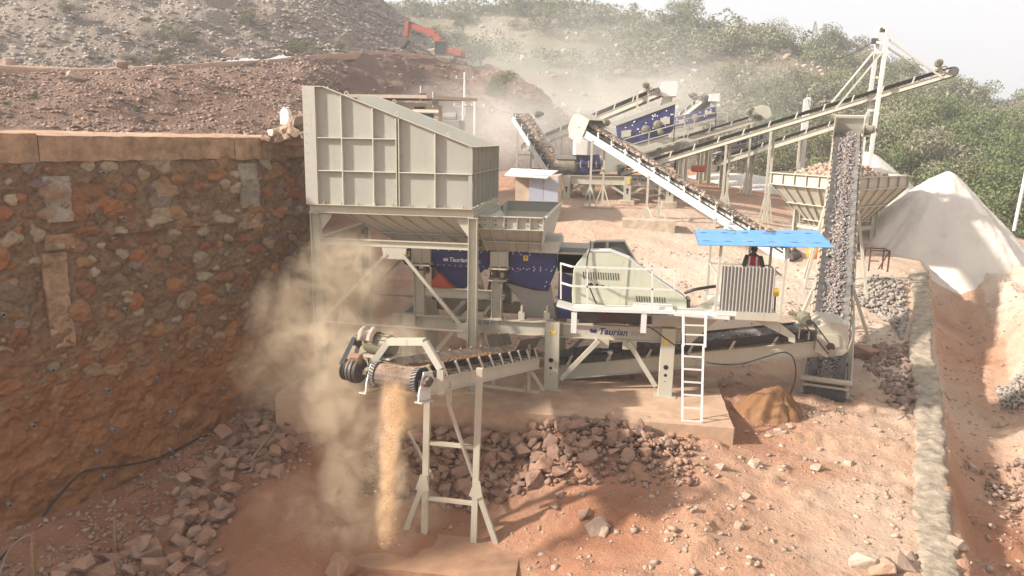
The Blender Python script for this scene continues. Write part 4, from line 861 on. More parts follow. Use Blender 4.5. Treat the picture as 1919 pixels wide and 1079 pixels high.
pw = Z5(1292, 865, 23.27); text_part('ps.com', 'lettering', (pw.x - .08, 23.28, 2.98), (1, 0, 0), (0, 0, 1), .19, 'logonavy', ch, .002, .002)
# feeder columns and subframe
for (u0, u1, cap) in ((835, 905, (810, 940)), (1390, 1460, (1362, 1500))):
    for Y in (23.4, 25.7):
        a, b_ = Z5(u0, 700, 23.4).x, Z5(u1, 700, 23.4).x; zt = 4.44 if cap[0] > 1000 else 4.62
        mb = MB(); mb.ibeam(((a + b_) / 2, Y, 3.18), ((a + b_) / 2, Y, zt), .30, b_ - a, .025, (1, 0, 0)); mb.box((a - .12, Y - .2, zt), (b_ + .15, Y + .2, zt + .05)); mb.box((a - .04, Y - .18, 3.18), (b_ + .04, Y + .18, 3.22)); mb.build('feeder_column', 'cream', ch)
a, b_ = Z5(905, 690, 23.4).x, Z5(1390, 690, 23.4).x
MB().ibeam((a, 23.4, 3.95), (b_, 23.4, 3.95), .18, .28, .02).build('feeder_cross_beam', 'cream', ch)
MB().beam(Z5(1460, 690, 23.5), Z5(1505, 620, 24.5), .1, .1).build('brace', 'cream', ch); MB().beam(Z5(1385, 730, 23.6), Z5(1330, 800, 23.6), .08, .08).build('brace', 'cream', ch)
# feeder
fd = thing('vibrating_feeder', 'navy blue vibrating feeder with white bolts sitting on coil springs under the hopper', 'vibrating feeder', (-4, 24.6, 4.6))
FY = 23.62
plate(Z5, [(738, 300), (1495, 320), (1495, 490), (1330, 478), (960, 460), (775, 445), (760, 440), (738, 380)], FY, 1.9, 'navy', 'pan', fd)
plate(Z5, [(1497, 330), (1860, 356), (1850, 455), (1795, 600), (1785, 624), (1685, 612), (1480, 540), (1497, 490)], FY - .02, 1.94, 'navy', 'discharge_pan', fd)
plate(Z5, [(975, 464), (1332, 480), (1160, 650), (1128, 648)], FY + .25, 1.1, 'navy', 'fines_chute', fd)
plate(Z5, [(948, 568), (1010, 508), (1030, 530), (1140, 645), (1135, 652), (1000, 640)], FY - .05, .9, 'redpaint', 'rubber_lined_chute', fd)
for (x, y) in ((985, 590), (1020, 560), (1060, 600), (1100, 630)): MB().beam(Z5(x - 25, y + 22, FY - .08), Z5(x + 10, y - 25, FY - .08), .02, .05).build('chute_rib', 'redpaint', fd)
for i in range(22):
    x = 960 + i * 41; MB().tube(Z5(x, 443 + (x - 960) * .045, FY - .03), Z5(x, 443 + (x - 960) * .045, FY + .02), .018, 6).build('bolt', 'logo', fd) if x < 1480 or x > 1510 else None
for (x, y) in [(1005, 338), (1080, 342), (1160, 346), (1310, 356), (1540, 368), (1600, 372), (1660, 376), (1690, 462), (1738, 464), (1690, 488), (1738, 490), (1592, 480), (1540, 478), (1640, 480), (1835, 460), (1815, 492), (1770, 600), (1782, 568)]:
    MB().tube(Z5(x, y, FY - .05), Z5(x, y, FY + .02), .02, 6).build('bolt', 'logo', fd)
for (x0, x1, y0, y1, Y) in ((805, 945, 325, 442, 23.3), (1372, 1505, 350, 470, 23.25)):
    mb = MB(); mb.prism([Z5(x0 + 12, y0, Y), Z5(x1 - 2, y0, Y), Z5(x1 - 2, y1 - 10, Y), Z5(x0, y1 - 10, Y)], (0, .02, 0))
    for xx in (x0 + 4, (x0 + x1) / 2, x1 - 8): mb.prism([Z5(xx, y0 + 4, Y), Z5(xx + 7, y0 + 4, Y), Z5(xx + 7, y1 - 4, Y - .12), Z5(xx, y1 - 4, Y - .12)], (0, .14, 0))
    a = Z5(x0 - 6, y1, Y); b_ = Z5(x1 + 4, y1, Y); mb.box((a.x, Y - .18, a.z - .01), (b_.x, FY, a.z + .03)); mb.build('spring_bracket', 'cream', fd)
    for xx in (x0 + 32, x1 - 32):
        for dy in (0, .16):
            c = Z5(xx, y1 + 8, Y - .05); h_ = .24; pts = [Vector((c.x + .075 * math.cos(k * .7), Y - .05 + dy + .075 * math.sin(k * .7), c.z - h_ * k / 45)) for k in range(46)]
            MB().path(pts, .02, 5).build('coil_spring', 'darksteel', fd)
for (x, y) in ((783, 367), (1632, 397)):
    c = Z5(x, y, FY - .03); st_ = MB().box((c.x - .075, c.y, c.z - .085), (c.x + .075, c.y + .006, c.z + .085)).build('warning_sticker', 'yellow', fd)
    MB().ring((c.x, c.y - .004, c.z + .025), (0, 1, 0), .028, .009, 14, 5).build('warning_mark', 'black', st_); MB().box((c.x - .008, c.y - .008, c.z - .06), (c.x + .008, c.y - .003, c.z + .0)).build('warning_mark', 'black', st_)
c = Z5(1056, 408, FY - .02); emblem((c.x, FY - .012, c.z), .085, fd, 'logo')
text_part('Taurian', 'lettering', (c.x + .10, FY, c.z - .06), (1, 0, 0), (0, 0, 1), .20, 'logo', fd, .003, .002, True, .2); text_part('MF', 'lettering', (c.x + .80, FY, c.z - .06), (1, 0, 0), (0, 0, 1), .17, 'lettergrey', fd, .003, .002)
c = Z5(1295, 425, FY - .02); MB().box((c.x - .05, c.y - .004, c.z - .06), (c.x + .05, c.y, c.z + .06)).build('rating_plate', 'steel', fd)
for (x, y) in ((1700, 350), (1620, 494)): 
    c = Z5(x, y, FY - .04); scatter('spilled_dirt', [(c.x + random.uniform(-.4, .4), c.y + random.uniform(.02, .3), c.z) for _ in range(60)], [random.uniform(.03, .09) for _ in range(60)], 'redrock', .8, parent=fd, seed=int(x))['kind'] = 'stuff'
# grey intake chute between feeder and crusher
ic = thing('intake_chute', 'dull grey plate chute with a black rubber flap between the blue feeder and the crusher', 'chute', (-2.2, 24, 3.2))
plate(Z5, [(1478, 566), (1690, 618), (1790, 626), (1812, 580), (1852, 832), (1600, 824), (1588, 690)], 23.75, .03, 'steel', 'side_plate', ic)
plate(Z5, [(1478, 566), (1690, 618), (1790, 626), (1812, 580), (1852, 832), (1600, 824), (1588, 690)], 25.5, .03, 'steel', 'side_plate', ic)
plate(Z5, [(1500, 545), (1690, 602), (1790, 610), (1812, 582), (1790, 636), (1690, 628), (1478, 572)], 23.70, .05, 'rubber', 'rubber_flap', ic)
MB().quadslab(Z5(1800, 585, 23.78), Z5(1800, 585, 25.5), Z5(1862, 835, 25.5), Z5(1862, 835, 23.78), .03).build('end_plate', 'darksteel', ic)
MB().quadslab(Z5(1590, 690, 23.78), Z5(1478, 566, 23.78), Z5(1478, 566, 25.5), Z5(1590, 690, 25.5), .02).build('slide_plate', 'darksteel', ic)
for x in (1603, 1785):
    mb = MB(); c = Z5(x, 810, 23.3); mb.box((c.x - .10, 23.2, c.z - .12), (c.x + .10, 23.24, c.z + .08)); mb.box((c.x - .10, 23.2, c.z + .08), (c.x + .10, 23.5, c.z + .11)); mb.box((c.x - .03, 23.22, c.z + .1), (c.x + .03, 23.5, c.z + .32)); mb.build('bracket', 'cream', ic)
# crusher body
cr = thing('jaw_crusher', 'cream guarded jaw crusher with vent slots and navy blue frame behind the white handrail', 'crusher', (.2, 24.3, 3.2))
MB().box((-1.95, 23.75, 3.2), (-.9, 25.6, 5.1)).build('crusher_frame', 'navy', cr, bevel=.03)
MB().prism([(-.9, 23.8, 3.2), (1.0, 23.8, 3.2), (1.0, 23.8, 3.8), (.2, 23.8, 4.9), (-.9, 23.8, 5.1)], (0, 1.75, 0)).build('crusher_frame', 'navy', cr, bevel=.03)
plate(Z2, [(178, 212), (372, 215), (300, 395), (180, 345)], 23.6, .05, 'greyplate', 'front_cover', cr); plate(Z2, [(200, 172), (440, 182), (440, 215), (200, 212)], 24.1, 1.2, 'steel', 'top_plate', cr)
MB().box((-1.98, 23.6, 4.75), (-1.0, 25.5, 5.35)).build('feed_box', 'greyplate', cr)
plate(Z2, [(0, 85), (205, 85), (195, 170), (190, 205), (0, 190)], 23.9, .6, 'greycream', 'inlet_skirt', cr)
G1 = [(402, 205), (575, 205), (720, 262), (900, 400), (1128, 552), (1145, 562), (1148, 640), (1060, 640), (292, 618), (286, 520), (298, 345), (318, 305)]
g1_ = plate(Z2, G1, 22.95, .40, 'guard', 'belt_guard', cr, .012)
tr_ = [(402, 205), (575, 205), (720, 262), (900, 400), (1128, 552)]
for a, b_ in zip(tr_[:-1], tr_[1:]): MB().beam(Z2(*a, 22.97) + Vector((0, .19, .02)), Z2(*b_, 22.97) + Vector((0, .19, .02)), .46, .03).build('guard_edge', 'white', cr)
for i in range(15): x = 368 + i * 18.6; MB().prism([Z2(x, 355 + i * .8, 22.94), Z2(x + 6, 355 + i * .8, 22.94), Z2(x + 12, 410 + i * .8, 22.94), Z2(x + 6, 410 + i * .8, 22.94)], (0, .004, 0)).build('vent_slot', 'black', g1_)
for i in range(12): x = 768 + i * 19; MB().prism([Z2(x, 536 + i * 1.2, 22.94), Z2(x + 6, 536 + i * 1.2, 22.94), Z2(x + 11, 578 + i, 22.94), Z2(x + 5, 578 + i, 22.94)], (0, .004, 0)).build('vent_slot', 'black', g1_)
for (x, y, r_) in ((430, 452, .062), (474, 456, .04), (518, 460, .025), (562, 463, .014)): MB().tube(Z2(x, y, 22.93), Z2(x, y, 22.96), r_, 16).build('vent_hole', 'black', g1_)
MB().beam(Z2(716, 262, 22.935), Z2(686, 612, 22.935), .02, .012, (0, 1, 0)).build('guard_seam', 'steel', g1_)
G2 = [(355, 165), (470, 128), (680, 125), (762, 270), (735, 300), (700, 420), (420, 420)]
g2_ = plate(Z2, G2, 25.6, .4, 'greyplate', 'belt_guard', cr, .01)
for a, b_ in (((355, 165), (470, 128)), ((470, 128), (680, 125)), ((680, 125), (762, 270))): MB().beam(Z2(*a, 25.5) , Z2(*b_, 25.5), .3, .04).build('guard_edge', 'cream', cr)
c = Z2(590, 300, 25.4); MB().lathe((c.x, 25.25, c.z), (0, 1, 0), [(0, .55), (.0, .62), (.18, .62), (.18, .5)], 32).build('flywheel', 'steel', cr)
c = Z2(552, 150, 25.2); MB().box((c.x - .05, 25.1, c.z - .25), (c.x + .05, 25.3, c.z + .12)).build('bracket', 'cream', cr)
c = Z2(1145, 600, 23.2); MB().box((c.x - .02, 23.0, c.z - .22), (c.x + .10, 23.5, c.z + .22)).build('motor_end', 'darksteel', cr, bevel=.04)
pts = [Z2(425, 125, 23.0), Z2(425, 175, 22.92), Z2(405, 240, 22.88), Z2(398, 330, 22.85), Z2(402, 420, 22.85), Z2(430, 500, 22.85), Z2(470, 598, 22.85)]
tag(MB().path(smooth_path(pts), .022).build('power_cable', 'cable', origin=tuple(pts[-1])), 'black cable hanging over the cream crusher guard', 'cable')
# lower machinery under the crusher
pl_ = [(340, 660), (880, 690), (885, 750), (340, 738)]; plate(Z2, pl_, 23.5, .5, 'darksteel', 'lower_frame', cr)
plate(Z2, [(890, 695), (1110, 700), (1115, 770), (890, 765)], 23.15, .3, 'cream', 'rear_base', cr)
plate(Z2, [(500, 660), (560, 672), (690, 740), (480, 735)], 23.45, .05, 'rust', 'oil_stain_plate', cr)
plate(Z2, [(10, 840), (100, 848), (100, 980), (70, 950)], 24.2, .04, 'greycream', 'under_chute', cr)
# ------------------------------------------------------------------ walkway, rail, ladder
wk = thing('service_walkway', 'white railed service walkway along the near side of the main crusher', 'walkway', (.2, 22.6, 3))
def deck(f, pts, Y0_, Y1_, t, name, par, mat='white'):     # front top edge from pixels, extruded back
    a, b_ = f(*pts[0], Y0_), f(*pts[1], Y0_); 
    return MB().add([(a.x, Y0_, a.z), (b_.x, Y0_, b_.z), (b_.x, Y1_, b_.z), (a.x, Y1_, a.z), (a.x, Y0_, a.z - t), (b_.x, Y0_, b_.z - t), (b_.x, Y1_, b_.z - t), (a.x, Y1_, a.z - t)], [(0, 1, 2, 3), (4, 7, 6, 5), (0, 4, 5, 1), (1, 5, 6, 2), (2, 6, 7, 3), (3, 7, 4, 0)]).build(name, mat, par)
deck(Z2, [(292, 628), (1060, 650)], 22.3, 22.92, .10, 'deck', wk); deck(Z2, [(172, 598), (290, 630)], 22.32, 23.0, .08, 'deck', wk); deck(Z2, [(745, 606), (1042, 622)], 22.45, 22.9, .10, 'step', wk)
deck(Z2, [(1056, 664), (1470, 694)], 22.15, 23.2, .09, 'deck', wk)
for (x0, x1, y1) in ((283, 325, 815), (808, 850, 815)):
    a, b_ = Z2(x0, 660, 22.32), Z2(x1, 660, 22.32); c = Z2(x0, y1, 22.32); MB().box((a.x, 22.32, c.z), (b_.x, 22.42, a.z)).build('hanger', 'white', wk); MB().box((a.x + .03, 22.42, a.z - .2), (b_.x - .03, 23.3, a.z - .08)).build('outrigger', 'white', wk)
hr = []
for (x, y0, y1, Y) in ((204, 292, 560, 22.75), (402, 322, 600, 22.33), (888, 340, 642, 22.33)):
    a, b_ = Z2(x, y1, Y), Z2(x, y0, Y); hr.append(MB().beam(a, b_, .05, .05).build('rail_post', 'white', wk))
a, b_ = Z2(1052, 492, 22.33), Z2(1062, 345, 22.33); MB().beam(a, b_, .05, .05).build('rail_post', 'white', wk)
for seg in (((204, 293, 22.75), (292, 318, 22.33)), ((292, 318, 22.33), (1064, 345, 22.33)), ((204, 437, 22.75), (290, 463, 22.33)), ((290, 463, 22.33), (1052, 492, 22.33))): MB().beam(Z2(*seg[0]), Z2(*seg[1]), .05, .05).build('rail', 'white', wk)
ld = thing('ladder', 'white steel ladder standing on the concrete slab and leading up to the walkway', 'ladder', (2, 20.95, 1))
bL, bR = atz(1279, 792, 1.0), atz(1315, 795, 1.0); tL, tR = Z2(1120, 668, 22.1), Z2(1290, 672, 22.1); mL, mR = Z2(1116, 900, 21.75), Z2(1272, 908, 21.75)
bL.y = bR.y = 20.98
for a, b_ in ((bL, mL), (bR, mR)): MB().beam(a, b_, .06, .035, (0, 1, 0)).build('side_rail', 'white', ld)
for a, b_ in ((mL + Vector((.02, -.03, -.05)), tL), (mR + Vector((.04, -.03, -.05)), tR)): MB().beam(a, b_, .07, .05, (0, 1, 0)).build('side_rail', 'white', ld)
for i in range(6): f_ = i / 6 + .005; MB().beam(bL.lerp(mL, f_) + Vector((0, 0, .02)), bR.lerp(mR, f_) + Vector((0, 0, .02)), .04, .045).build('rung', 'white', ld)
for i in range(4): f_ = i / 3.3 + .02; MB().beam(mL.lerp(tL, f_), mR.lerp(tR, f_), .04, .04).build('rung', 'white', ld)
# ------------------------------------------------------------------ operator's platform
cb = thing('operator_platform', 'raised operator platform with posts and a corrugated zinc front under a blue sheet roof', 'platform', (3.7, 23, 3.9))
MB().box((2.88, 22.22, 3.93), (4.62, 24.8, 4.06)).build('deck', 'white', cb)
MB().box((3.45, 22.17, 3.84), (4.72, 22.25, 4.06)).build('deck_edge', 'cream', cb)
n_ = 15; mb = MB(); W_ = (4.49 - 2.98) / n_; pts = []
N_ = 90
for i in range(N_ + 1):
    x = 2.98 + 1.51 * i / N_; y = 22.30 + .028 * math.sin(i / N_ * n_ * 2 * math.pi); pts.append((x, y))
mb.add([(x, y, 4.07) for x, y in pts] + [(x + .0, y, 5.40) for x, y in pts] + [(x, y + .006, 4.07) for x, y in pts] + [(x, y + .006, 5.40) for x, y in pts],
       [(i, i + 1, N_ + 2 + i, N_ + 1 + i) for i in range(N_)] + [(2 * N_ + 2 + i, 3 * N_ + 3 + i, 3 * N_ + 4 + i, 2 * N_ + 3 + i) for i in range(N_)] + [(N_ + 1 + i, N_ + 2 + i, 3 * N_ + 4 + i, 3 * N_ + 3 + i) for i in range(N_)])
mb.build('corrugated_panel', 'zinc', cb, smooth=False)
for (p0, p1) in (((2.86, 22.3, 4.0), (2.9, 22.3, 6.05)), ((4.72, 22.32, 3.85), (4.76, 22.32, 6.05)), ((2.86, 24.6, 3.9), (2.86, 24.6, 6.15)), ((4.1, 24.6, 3.9), (4.1, 24.6, 6.15)), ((4.75, 24.6, 3.9), (4.75, 24.6, 6.15))): MB().beam(p0, p1, .075, .075, (0, 1, 0)).build('post', 'cream', cb)
for (p0, p1) in (((2.86, 24.6, 5.1), (4.75, 24.6, 5.1)), ((4.5, 22.32, 5.22), (4.74, 22.32, 5.1)), ((4.74, 22.36, 5.1), (4.75, 24.56, 5.1)), ((2.88, 22.36, 5.1), (2.87, 24.56, 5.1))): MB().beam(p0, p1, .05, .05).build('rail', 'cream', cb)
MB().beam((2.9, 22.32, 6.03), (4.78, 22.32, 6.03), .06, .05).build('roof_bearer', 'darksteel', cb); MB().beam((2.9, 24.5, 6.13), (4.8, 24.5, 6.13), .06, .05).build('roof_bearer', 'darksteel', cb)
# bracket under deck
a = [Z3(530, 800, 22.5), Z3(690, 795, 22.5), Z3(840, 915, 22.5), Z3(840, 970, 22.5), Z3(795, 960, 22.5), Z3(790, 930, 22.5)]; MB().prism(a, (0, .12, 0)).build('support_bracket', 'cream', cb)
plate(Z3, [(60, 725), (240, 615), (245, 725)], 23.0, .03, 'cream', 'side_gusset', cb)
c = Z3(690, 590, 22.9); MB().box((c.x - .07, 22.8, c.z - .10), (c.x + .10, 23.05, c.z + .10)).build('control_box', 'yellow', cb, bevel=.01)
MB().beam(Z3(690, 620, 22.9), Z3(684, 740, 22.9), .05, .05).build('control_stand', 'darksteel', cb)
rf = thing('roof_sheet', 'bright blue corrugated roof sheet weighted with stones over the operator', 'roof sheet', (4, 23.4, 6.1))
fnL, fnR, ffL, ffR = at(1309.5, 459, 22.05), at(1562.8, 464, 22.05), at(1301.3, 431.5, 24.7), at(1530, 432.5, 24.7)
mb = MB(); nx_, ny_ = 12, 110
for lay in (0, .006):
    for j in range(ny_ + 1):
        t_ = j / ny_; a = fnL.lerp(ffL, t_); b_ = fnR.lerp(ffR, t_); zc_ = .048 * math.sin(t_ * 9 * 2 * math.pi)
        for i in range(nx_ + 1): q = a.lerp(b_, i / nx_); mb.v.append(Vector((q.x, q.y, q.z + zc_ + lay)))
K = (nx_ + 1)
for lay in (0, 1):
    o_ = lay * K * (ny_ + 1)
    for j in range(ny_):
        for i in range(nx_): mb.f.append((o_ + j * K + i, o_ + j * K + i + 1, o_ + (j + 1) * K + i + 1, o_ + (j + 1) * K + i))
o = mb.build('sheet', 'blueroof', rf)
rg2 = random.Random(8)
for t_ in (.16, .72):
    for g_ in range(6):
        mb = MB(); x0_, x1_, w0 = (g_ + .30) / 6, (g_ + .46) / 6, .0
        for k in range(9):
            f_ = x0_ + (x1_ - x0_) * k / 8; q = fnL.lerp(ffL, t_ + (.012 if k % 2 else -.014)).lerp(fnR.lerp(ffR, t_ + (.012 if k % 2 else -.014)), f_); w_ = rg2.uniform(.055, .075)
            mb.box((q.x - w_, q.y - .008, q.z + .05 + k * .0002), (q.x + w_, q.y + .008, q.z + .054 + k * .0002))
        mb.build('printed_mark', 'logonavy', rf)

for (u, v, s_, lb, al) in ((1368, 440, .17, 'pale stone block lying on the left half of the blue roof sheet', 1), (1369, 431, .13, 'smaller pale stone stacked on the block on the blue roof sheet', 1), (1444, 438, .17, 'orange brown stone lying in the middle of the blue roof sheet', 0)):
    q = at(u, v, 23.9); z_ = fnL.lerp(ffL, .7).z + .10 + (.17 if s_ == .13 else 0); me = BLT[1].copy(); me.materials.clear(); me.materials.append(MT['sandpile'] if al else MT['tanrock'])
    b_ = bpy.data.objects.new('stone', me); S.collection.objects.link(b_); b_.location = (q.x, q.y, z_ + .12); b_.scale = (s_ * 1.25, s_, s_ * .8); b_.rotation_euler = (0, .1, .3); tag(b_, lb, 'stone')
# ------------------------------------------------------------------ belt conveyors
def conveyor(name, label, tail, head, w=1.0, fh=.28, pitch=1.15, rocks=0, par=None, belt='rubber', rockmat='beltrock', bracket='cream', frame='cream', hood=True, truss=0, skirt=0, extra=.0, brk_h=.26, drive=1, rock_size=(.05, .17), lite=False, cat='conveyor', belt_mat='dustyrubber'):
    tail, head = Vector(tail), Vector(head); D = (head - tail).normalized(); Sd = D.cross(Vector((0, 0, 1))).normalized(); U = Sd.cross(D).normalized(); L = (head - tail).length
    t = thing(name, label, cat, tuple(tail)); hw = w / 2
    P = lambda a, s_, u_: tail + D * a + Sd * s_ + U * u_
    for s_ in (-1, 1):
        if truss:
            mb = MB(); mb.beam(P(0, s_ * (hw + .1), 0), P(L, s_ * (hw + .1), 0), .09, .09); mb.beam(P(0, s_ * (hw + .1), -truss), P(L, s_ * (hw + .1), -truss), .09, .09)
            n = int(L / truss / 1.2)
            for k in range(n): a0, a1 = k * L / n, (k + 1) * L / n; mb.beam(P(a0, s_ * (hw + .1), -.04), P(a1, s_ * (hw + .1), -truss + .04), .05, .05) if k % 2 else mb.beam(P(a0, s_ * (hw + .1), -truss + .04), P(a1, s_ * (hw + .1), -.04), .05, .05)
        else:
            mb = MB(); a0, a1 = P(-.1, s_ * (hw + .10), -fh / 2), P(L + .1, s_ * (hw + .10), -fh / 2); mb.beam(a0, a1, .02, fh, U); mb.beam(P(-.1, s_ * (hw + .12), -.012), P(L + .1, s_ * (hw + .12), -.012), .09, .022, U); mb.beam(P(-.1, s_ * (hw + .12), -fh + .012), P(L + .1, s_ * (hw + .12), -fh + .012), .09, .022, U)
        mb.build('stringer', frame, t)
    n = max(3, int(L / pitch))
    for k in range(n + 1):
        a = .35 + (L - .7) * k / n; mb = MB()
        for s_ in (-1, 1):
            mb.beam(P(a - .11, s_ * (hw + .15), .0), P(a + .11, s_ * (hw + .10), brk_h + .04), .075, .02, Sd)
        mb.beam(P(a, -hw - .1, .02), P(a, hw + .1, .02), .06, .05, U); ib = mb.build('idler_bracket', bracket, t)
        if not lite:
            for s_ in (-1, 1): MB().tube(P(a, s_ * hw * .42, .09), P(a, s_ * (hw + .06), .09 + hw * .36), .055, 8).build('side_roller', 'darksteel', ib)
            MB().tube(P(a, -hw * .4, .07), P(a, hw * .4, .07), .055, 8).build('centre_roller', 'darksteel', ib)
    # belt: trough above, flat return below, wrapped over both drums
    R_ = .26; cs = [(-hw, .15 + hw * .34), (-hw * .42, .15), (hw * .42, .15), (hw, .15 + hw * .34)]; flat = [(-hw, R_ - .02), (-hw * .42, R_ - .02), (hw * .42, R_ - .02), (hw, R_ - .02)]
    st_ = []
    for i in range(25):
        a = L * i / 24; k = min(1, a / .9) * min(1, (L - a) / .9); st_.append([P(a, f_[0], f_[1] * (1 - k) + c_[1] * k - (.22 - .0) * 0) for f_, c_ in zip(flat, cs)])
    for i in range(1, 7): an = math.pi * i / 7; st_.append([P(L + R_ * math.sin(an), f_[0], R_ * math.cos(an) - .02) for f_ in flat])
    st_.append([P(L, f_[0], -R_ - .02) for f_ in flat]); st_.append([P(L * .5, f_[0], -fh * .7) for f_ in flat]); st_.append([P(0, f_[0], -R_ - .02) for f_ in flat])
    for i in range(1, 7): an = math.pi * i / 7; st_.append([P(-R_ * math.sin(an), f_[0], -R_ * math.cos(an) - .02) for f_ in flat])
    mb = MB(); m_ = len(st_); vs = [q for r in st_ for q in r]; fs = []
    for i in range(m_):
        j = (i + 1) % m_
        for k in range(3): fs.append((i * 4 + k, i * 4 + k + 1, j * 4 + k + 1, j * 4 + k))
    mb.add(vs, fs); bo = mb.build('belt', belt_mat, t); sm = bo.modifiers.new('thick', 'SOLIDIFY'); sm.thickness = .018
    for a, nm in ((0, 'tail_drum'), (L, 'head_drum')):
        MB().lathe(P(a, -hw - .04, -.02), Sd, [(0, .04), (0, R_ - .03), (w + .08, R_ - .03), (w + .08, .04)], 22).build(nm, 'darksteel', t)
        MB().tube(P(a, -hw - .28, -.02), P(a, hw + .28, -.02), .035, 8).build('shaft', 'steel', t)
    if drive:
        s_ = 1 if drive > 0 else -1
        m = MB(); m.lathe(P(L - .6, s_ * (hw + .05), .62), Sd * s_, [(0, .05), (0, .19), (.10, .22), (.5, .22), (.56, .17), (.62, .16), (.62, .05)], 18); mo = m.build('motor', 'motor', t)
        MB().beam(P(L - .85, s_ * (hw + .25), .36), P(L - .3, s_ * (hw + .25), .36), .4, .04, U).build('motor_base', bracket, t); MB().beam(P(L - .6, s_ * (hw + .15), -.05), P(L - .6, s_ * (hw + .15), .36), .25, .06, Sd).build('motor_base', bracket, t)
        MB().lathe(P(L, s_ * (hw + .30), -.02), Sd * s_, [(0, .03), (0, .2), (.12, .2), (.12, .03)], 18).build('drive_pulley', 'darksteel', t)
        MB().lathe(P(L - .6, s_ * (hw + .70), .62), Sd * s_, [(0, .03), (0, .1), (.08, .1), (.08, .03)], 14).build('drive_pulley', 'darksteel', t)
    if rocks:
        r_ = random.Random(int(L * 100)); ps, ss = [], []
        for _ in range(rocks):
            a = r_.uniform(.2, L - .1); b_ = max(-1, min(1, r_.gauss(0, .45))) * hw * .62; ps.append(P(a, b_, .17 + max(0, abs(b_) - hw * .42) * .34 + r_.uniform(0, .06))); ss.append(r_.uniform(*rock_size))
        o = scatter('crushed_stone', ps, ss, rockmat, 1.0, parent=t, sink=.1, seed=int(L * 7)); o['kind'] = 'stuff'; o['label'] = 'crushed stone riding on the belt'
    t['L'] = L; return t, P, L, D, Sd, U
def box_hood(P, L, w, t, mat='white', lo=-.5, hi=.75, f=.75, b=-.7):
    hw = w / 2 + .22; pr = [(b, lo), (f * .55, lo), (f, lo * .4), (f, hi * .62), (f * .5, hi), (b, hi)]
    mb = MB(); n = len(pr); mb.add([P(L + a, -hw, u) for a, u in pr] + [P(L + a, hw, u) for a, u in pr], [tuple(range(n)), tuple(range(n, 2 * n))] + [(i, (i + 1) % n, n + (i + 1) % n, n + i) for i in range(n) if i not in (0, n - 1)])
    return mb.build('head_hood', mat, t, bevel=.02)
def legs(pt, z, t, spread=.5, w=1.2, Sd=Vector((1, 0, 0)), mat='cream', th=.11, pad=None, D=Vector((0, 1, 0))):
    for s_ in (-1, 1):
        top = pt + Sd * s_ * w / 2; bot = Vector((top.x, top.y, z)); MB().beam(bot, top, th, th, (0, 1, 0)).build('support_post', mat, t)
        for q in (-1, 1): MB().beam(Vector((bot.x, bot.y, z)) + Vector(D) * q * spread, bot.lerp(top, .34), th * .6, th * .6, (0, 1, 0)).build('support_brace', mat, t)
    MB().beam(Vector(pt - Sd * w / 2) * 1 - Vector((0, 0, (pt.z - z) * .45)), Vector(pt + Sd * w / 2) - Vector((0, 0, (pt.z - z) * .45)), th * .7, th * .7).build('support_tie', mat, t)
    if pad: MB().box((pt.x - w / 2 - .35, pt.y - .6, z - .6), (pt.x + w / 2 + .35, pt.y + .6, z + .03)).build('footing', 'concrete', t, bevel=.02)
# --- near discharge conveyor (bottom centre)
hA, hB = at(697, 703, 15.25), at(795, 712, 14.95); head = (hA + hB) / 2 + Vector((0, 0, .02)); tail = at(1003, 660, 22.2) + Vector((-.45, 0, -.12))
t, P, L, D, Sd, U = conveyor('discharge_conveyor', 'near belt conveyor pouring reddish dust off its head drum at the picture centre', tail, head, .98, .34, .72, 0, drive=0, brk_h=.27, belt_mat='belttan')
P0_ = P; P = lambda a, s_, u_: P0_(a, -s_, u_)
Sd = -Sd
for s_ in (-1, 1):   # lagged drum
    MB().lathe(P(L, s_ * .46, -.0), Sd * s_, [(0, .20), (0, .275), (.12, .275), (.12, .20), (.03, .17), (.03, .05)], 28).build('drum_rim', 'rubber', t)
    for k in range(26):
        an = 2 * math.pi * k / 26; d_ = D * math.cos(an) + U * math.sin(an); d2 = D * math.cos(an + .16) + U * math.sin(an + .16)
        MB().beam(P(L, s_ * .47, 0) + d_ * .279, P(L, s_ * .57, 0) + d2 * .279, .022, .012, d_).build('drum_tread', 'steel', t)
for s_ in (-1, 1):
    mb = MB(); mb.prism([P(L - .30, s_ * .66, -.42), P(L + .22, s_ * .66, -.42), P(L + .22, s_ * .66, -.2), P(L + .10, s_ * .66, .20), P(L - .30, s_ * .66, .20)], Sd * .03); mb.build('bearing_plate', 'white', t)
    mb = MB(); mb.lathe(P(L, s_ * .70, 0), Sd * s_, [(0, .05), (0, .12), (.1, .12), (.12, .06)], 14); mb.beam(P(L - .17, s_ * .74, 0), P(L + .17, s_ * .74, 0), .1, .09, U); mb.build('bearing', 'darksteel', t)
    MB().beam(P(L - .28, s_ * .70, -.44), P(L + .26, s_ * .70, -.44), .18, .03, U).build('bearing_base', 'cream', t)
ap = [at(693, 700, 15.55), at(697, 683, 15.55), at(728, 640, 15.5), at(796, 640, 15.2), at(826, 691, 15.1), at(826, 738, 15.1)]
for a, b_ in zip(ap[:-1], ap[1:]): MB().beam(a, b_, .14, .15, (0, 1, 0)).build('head_arch', 'cream', t)
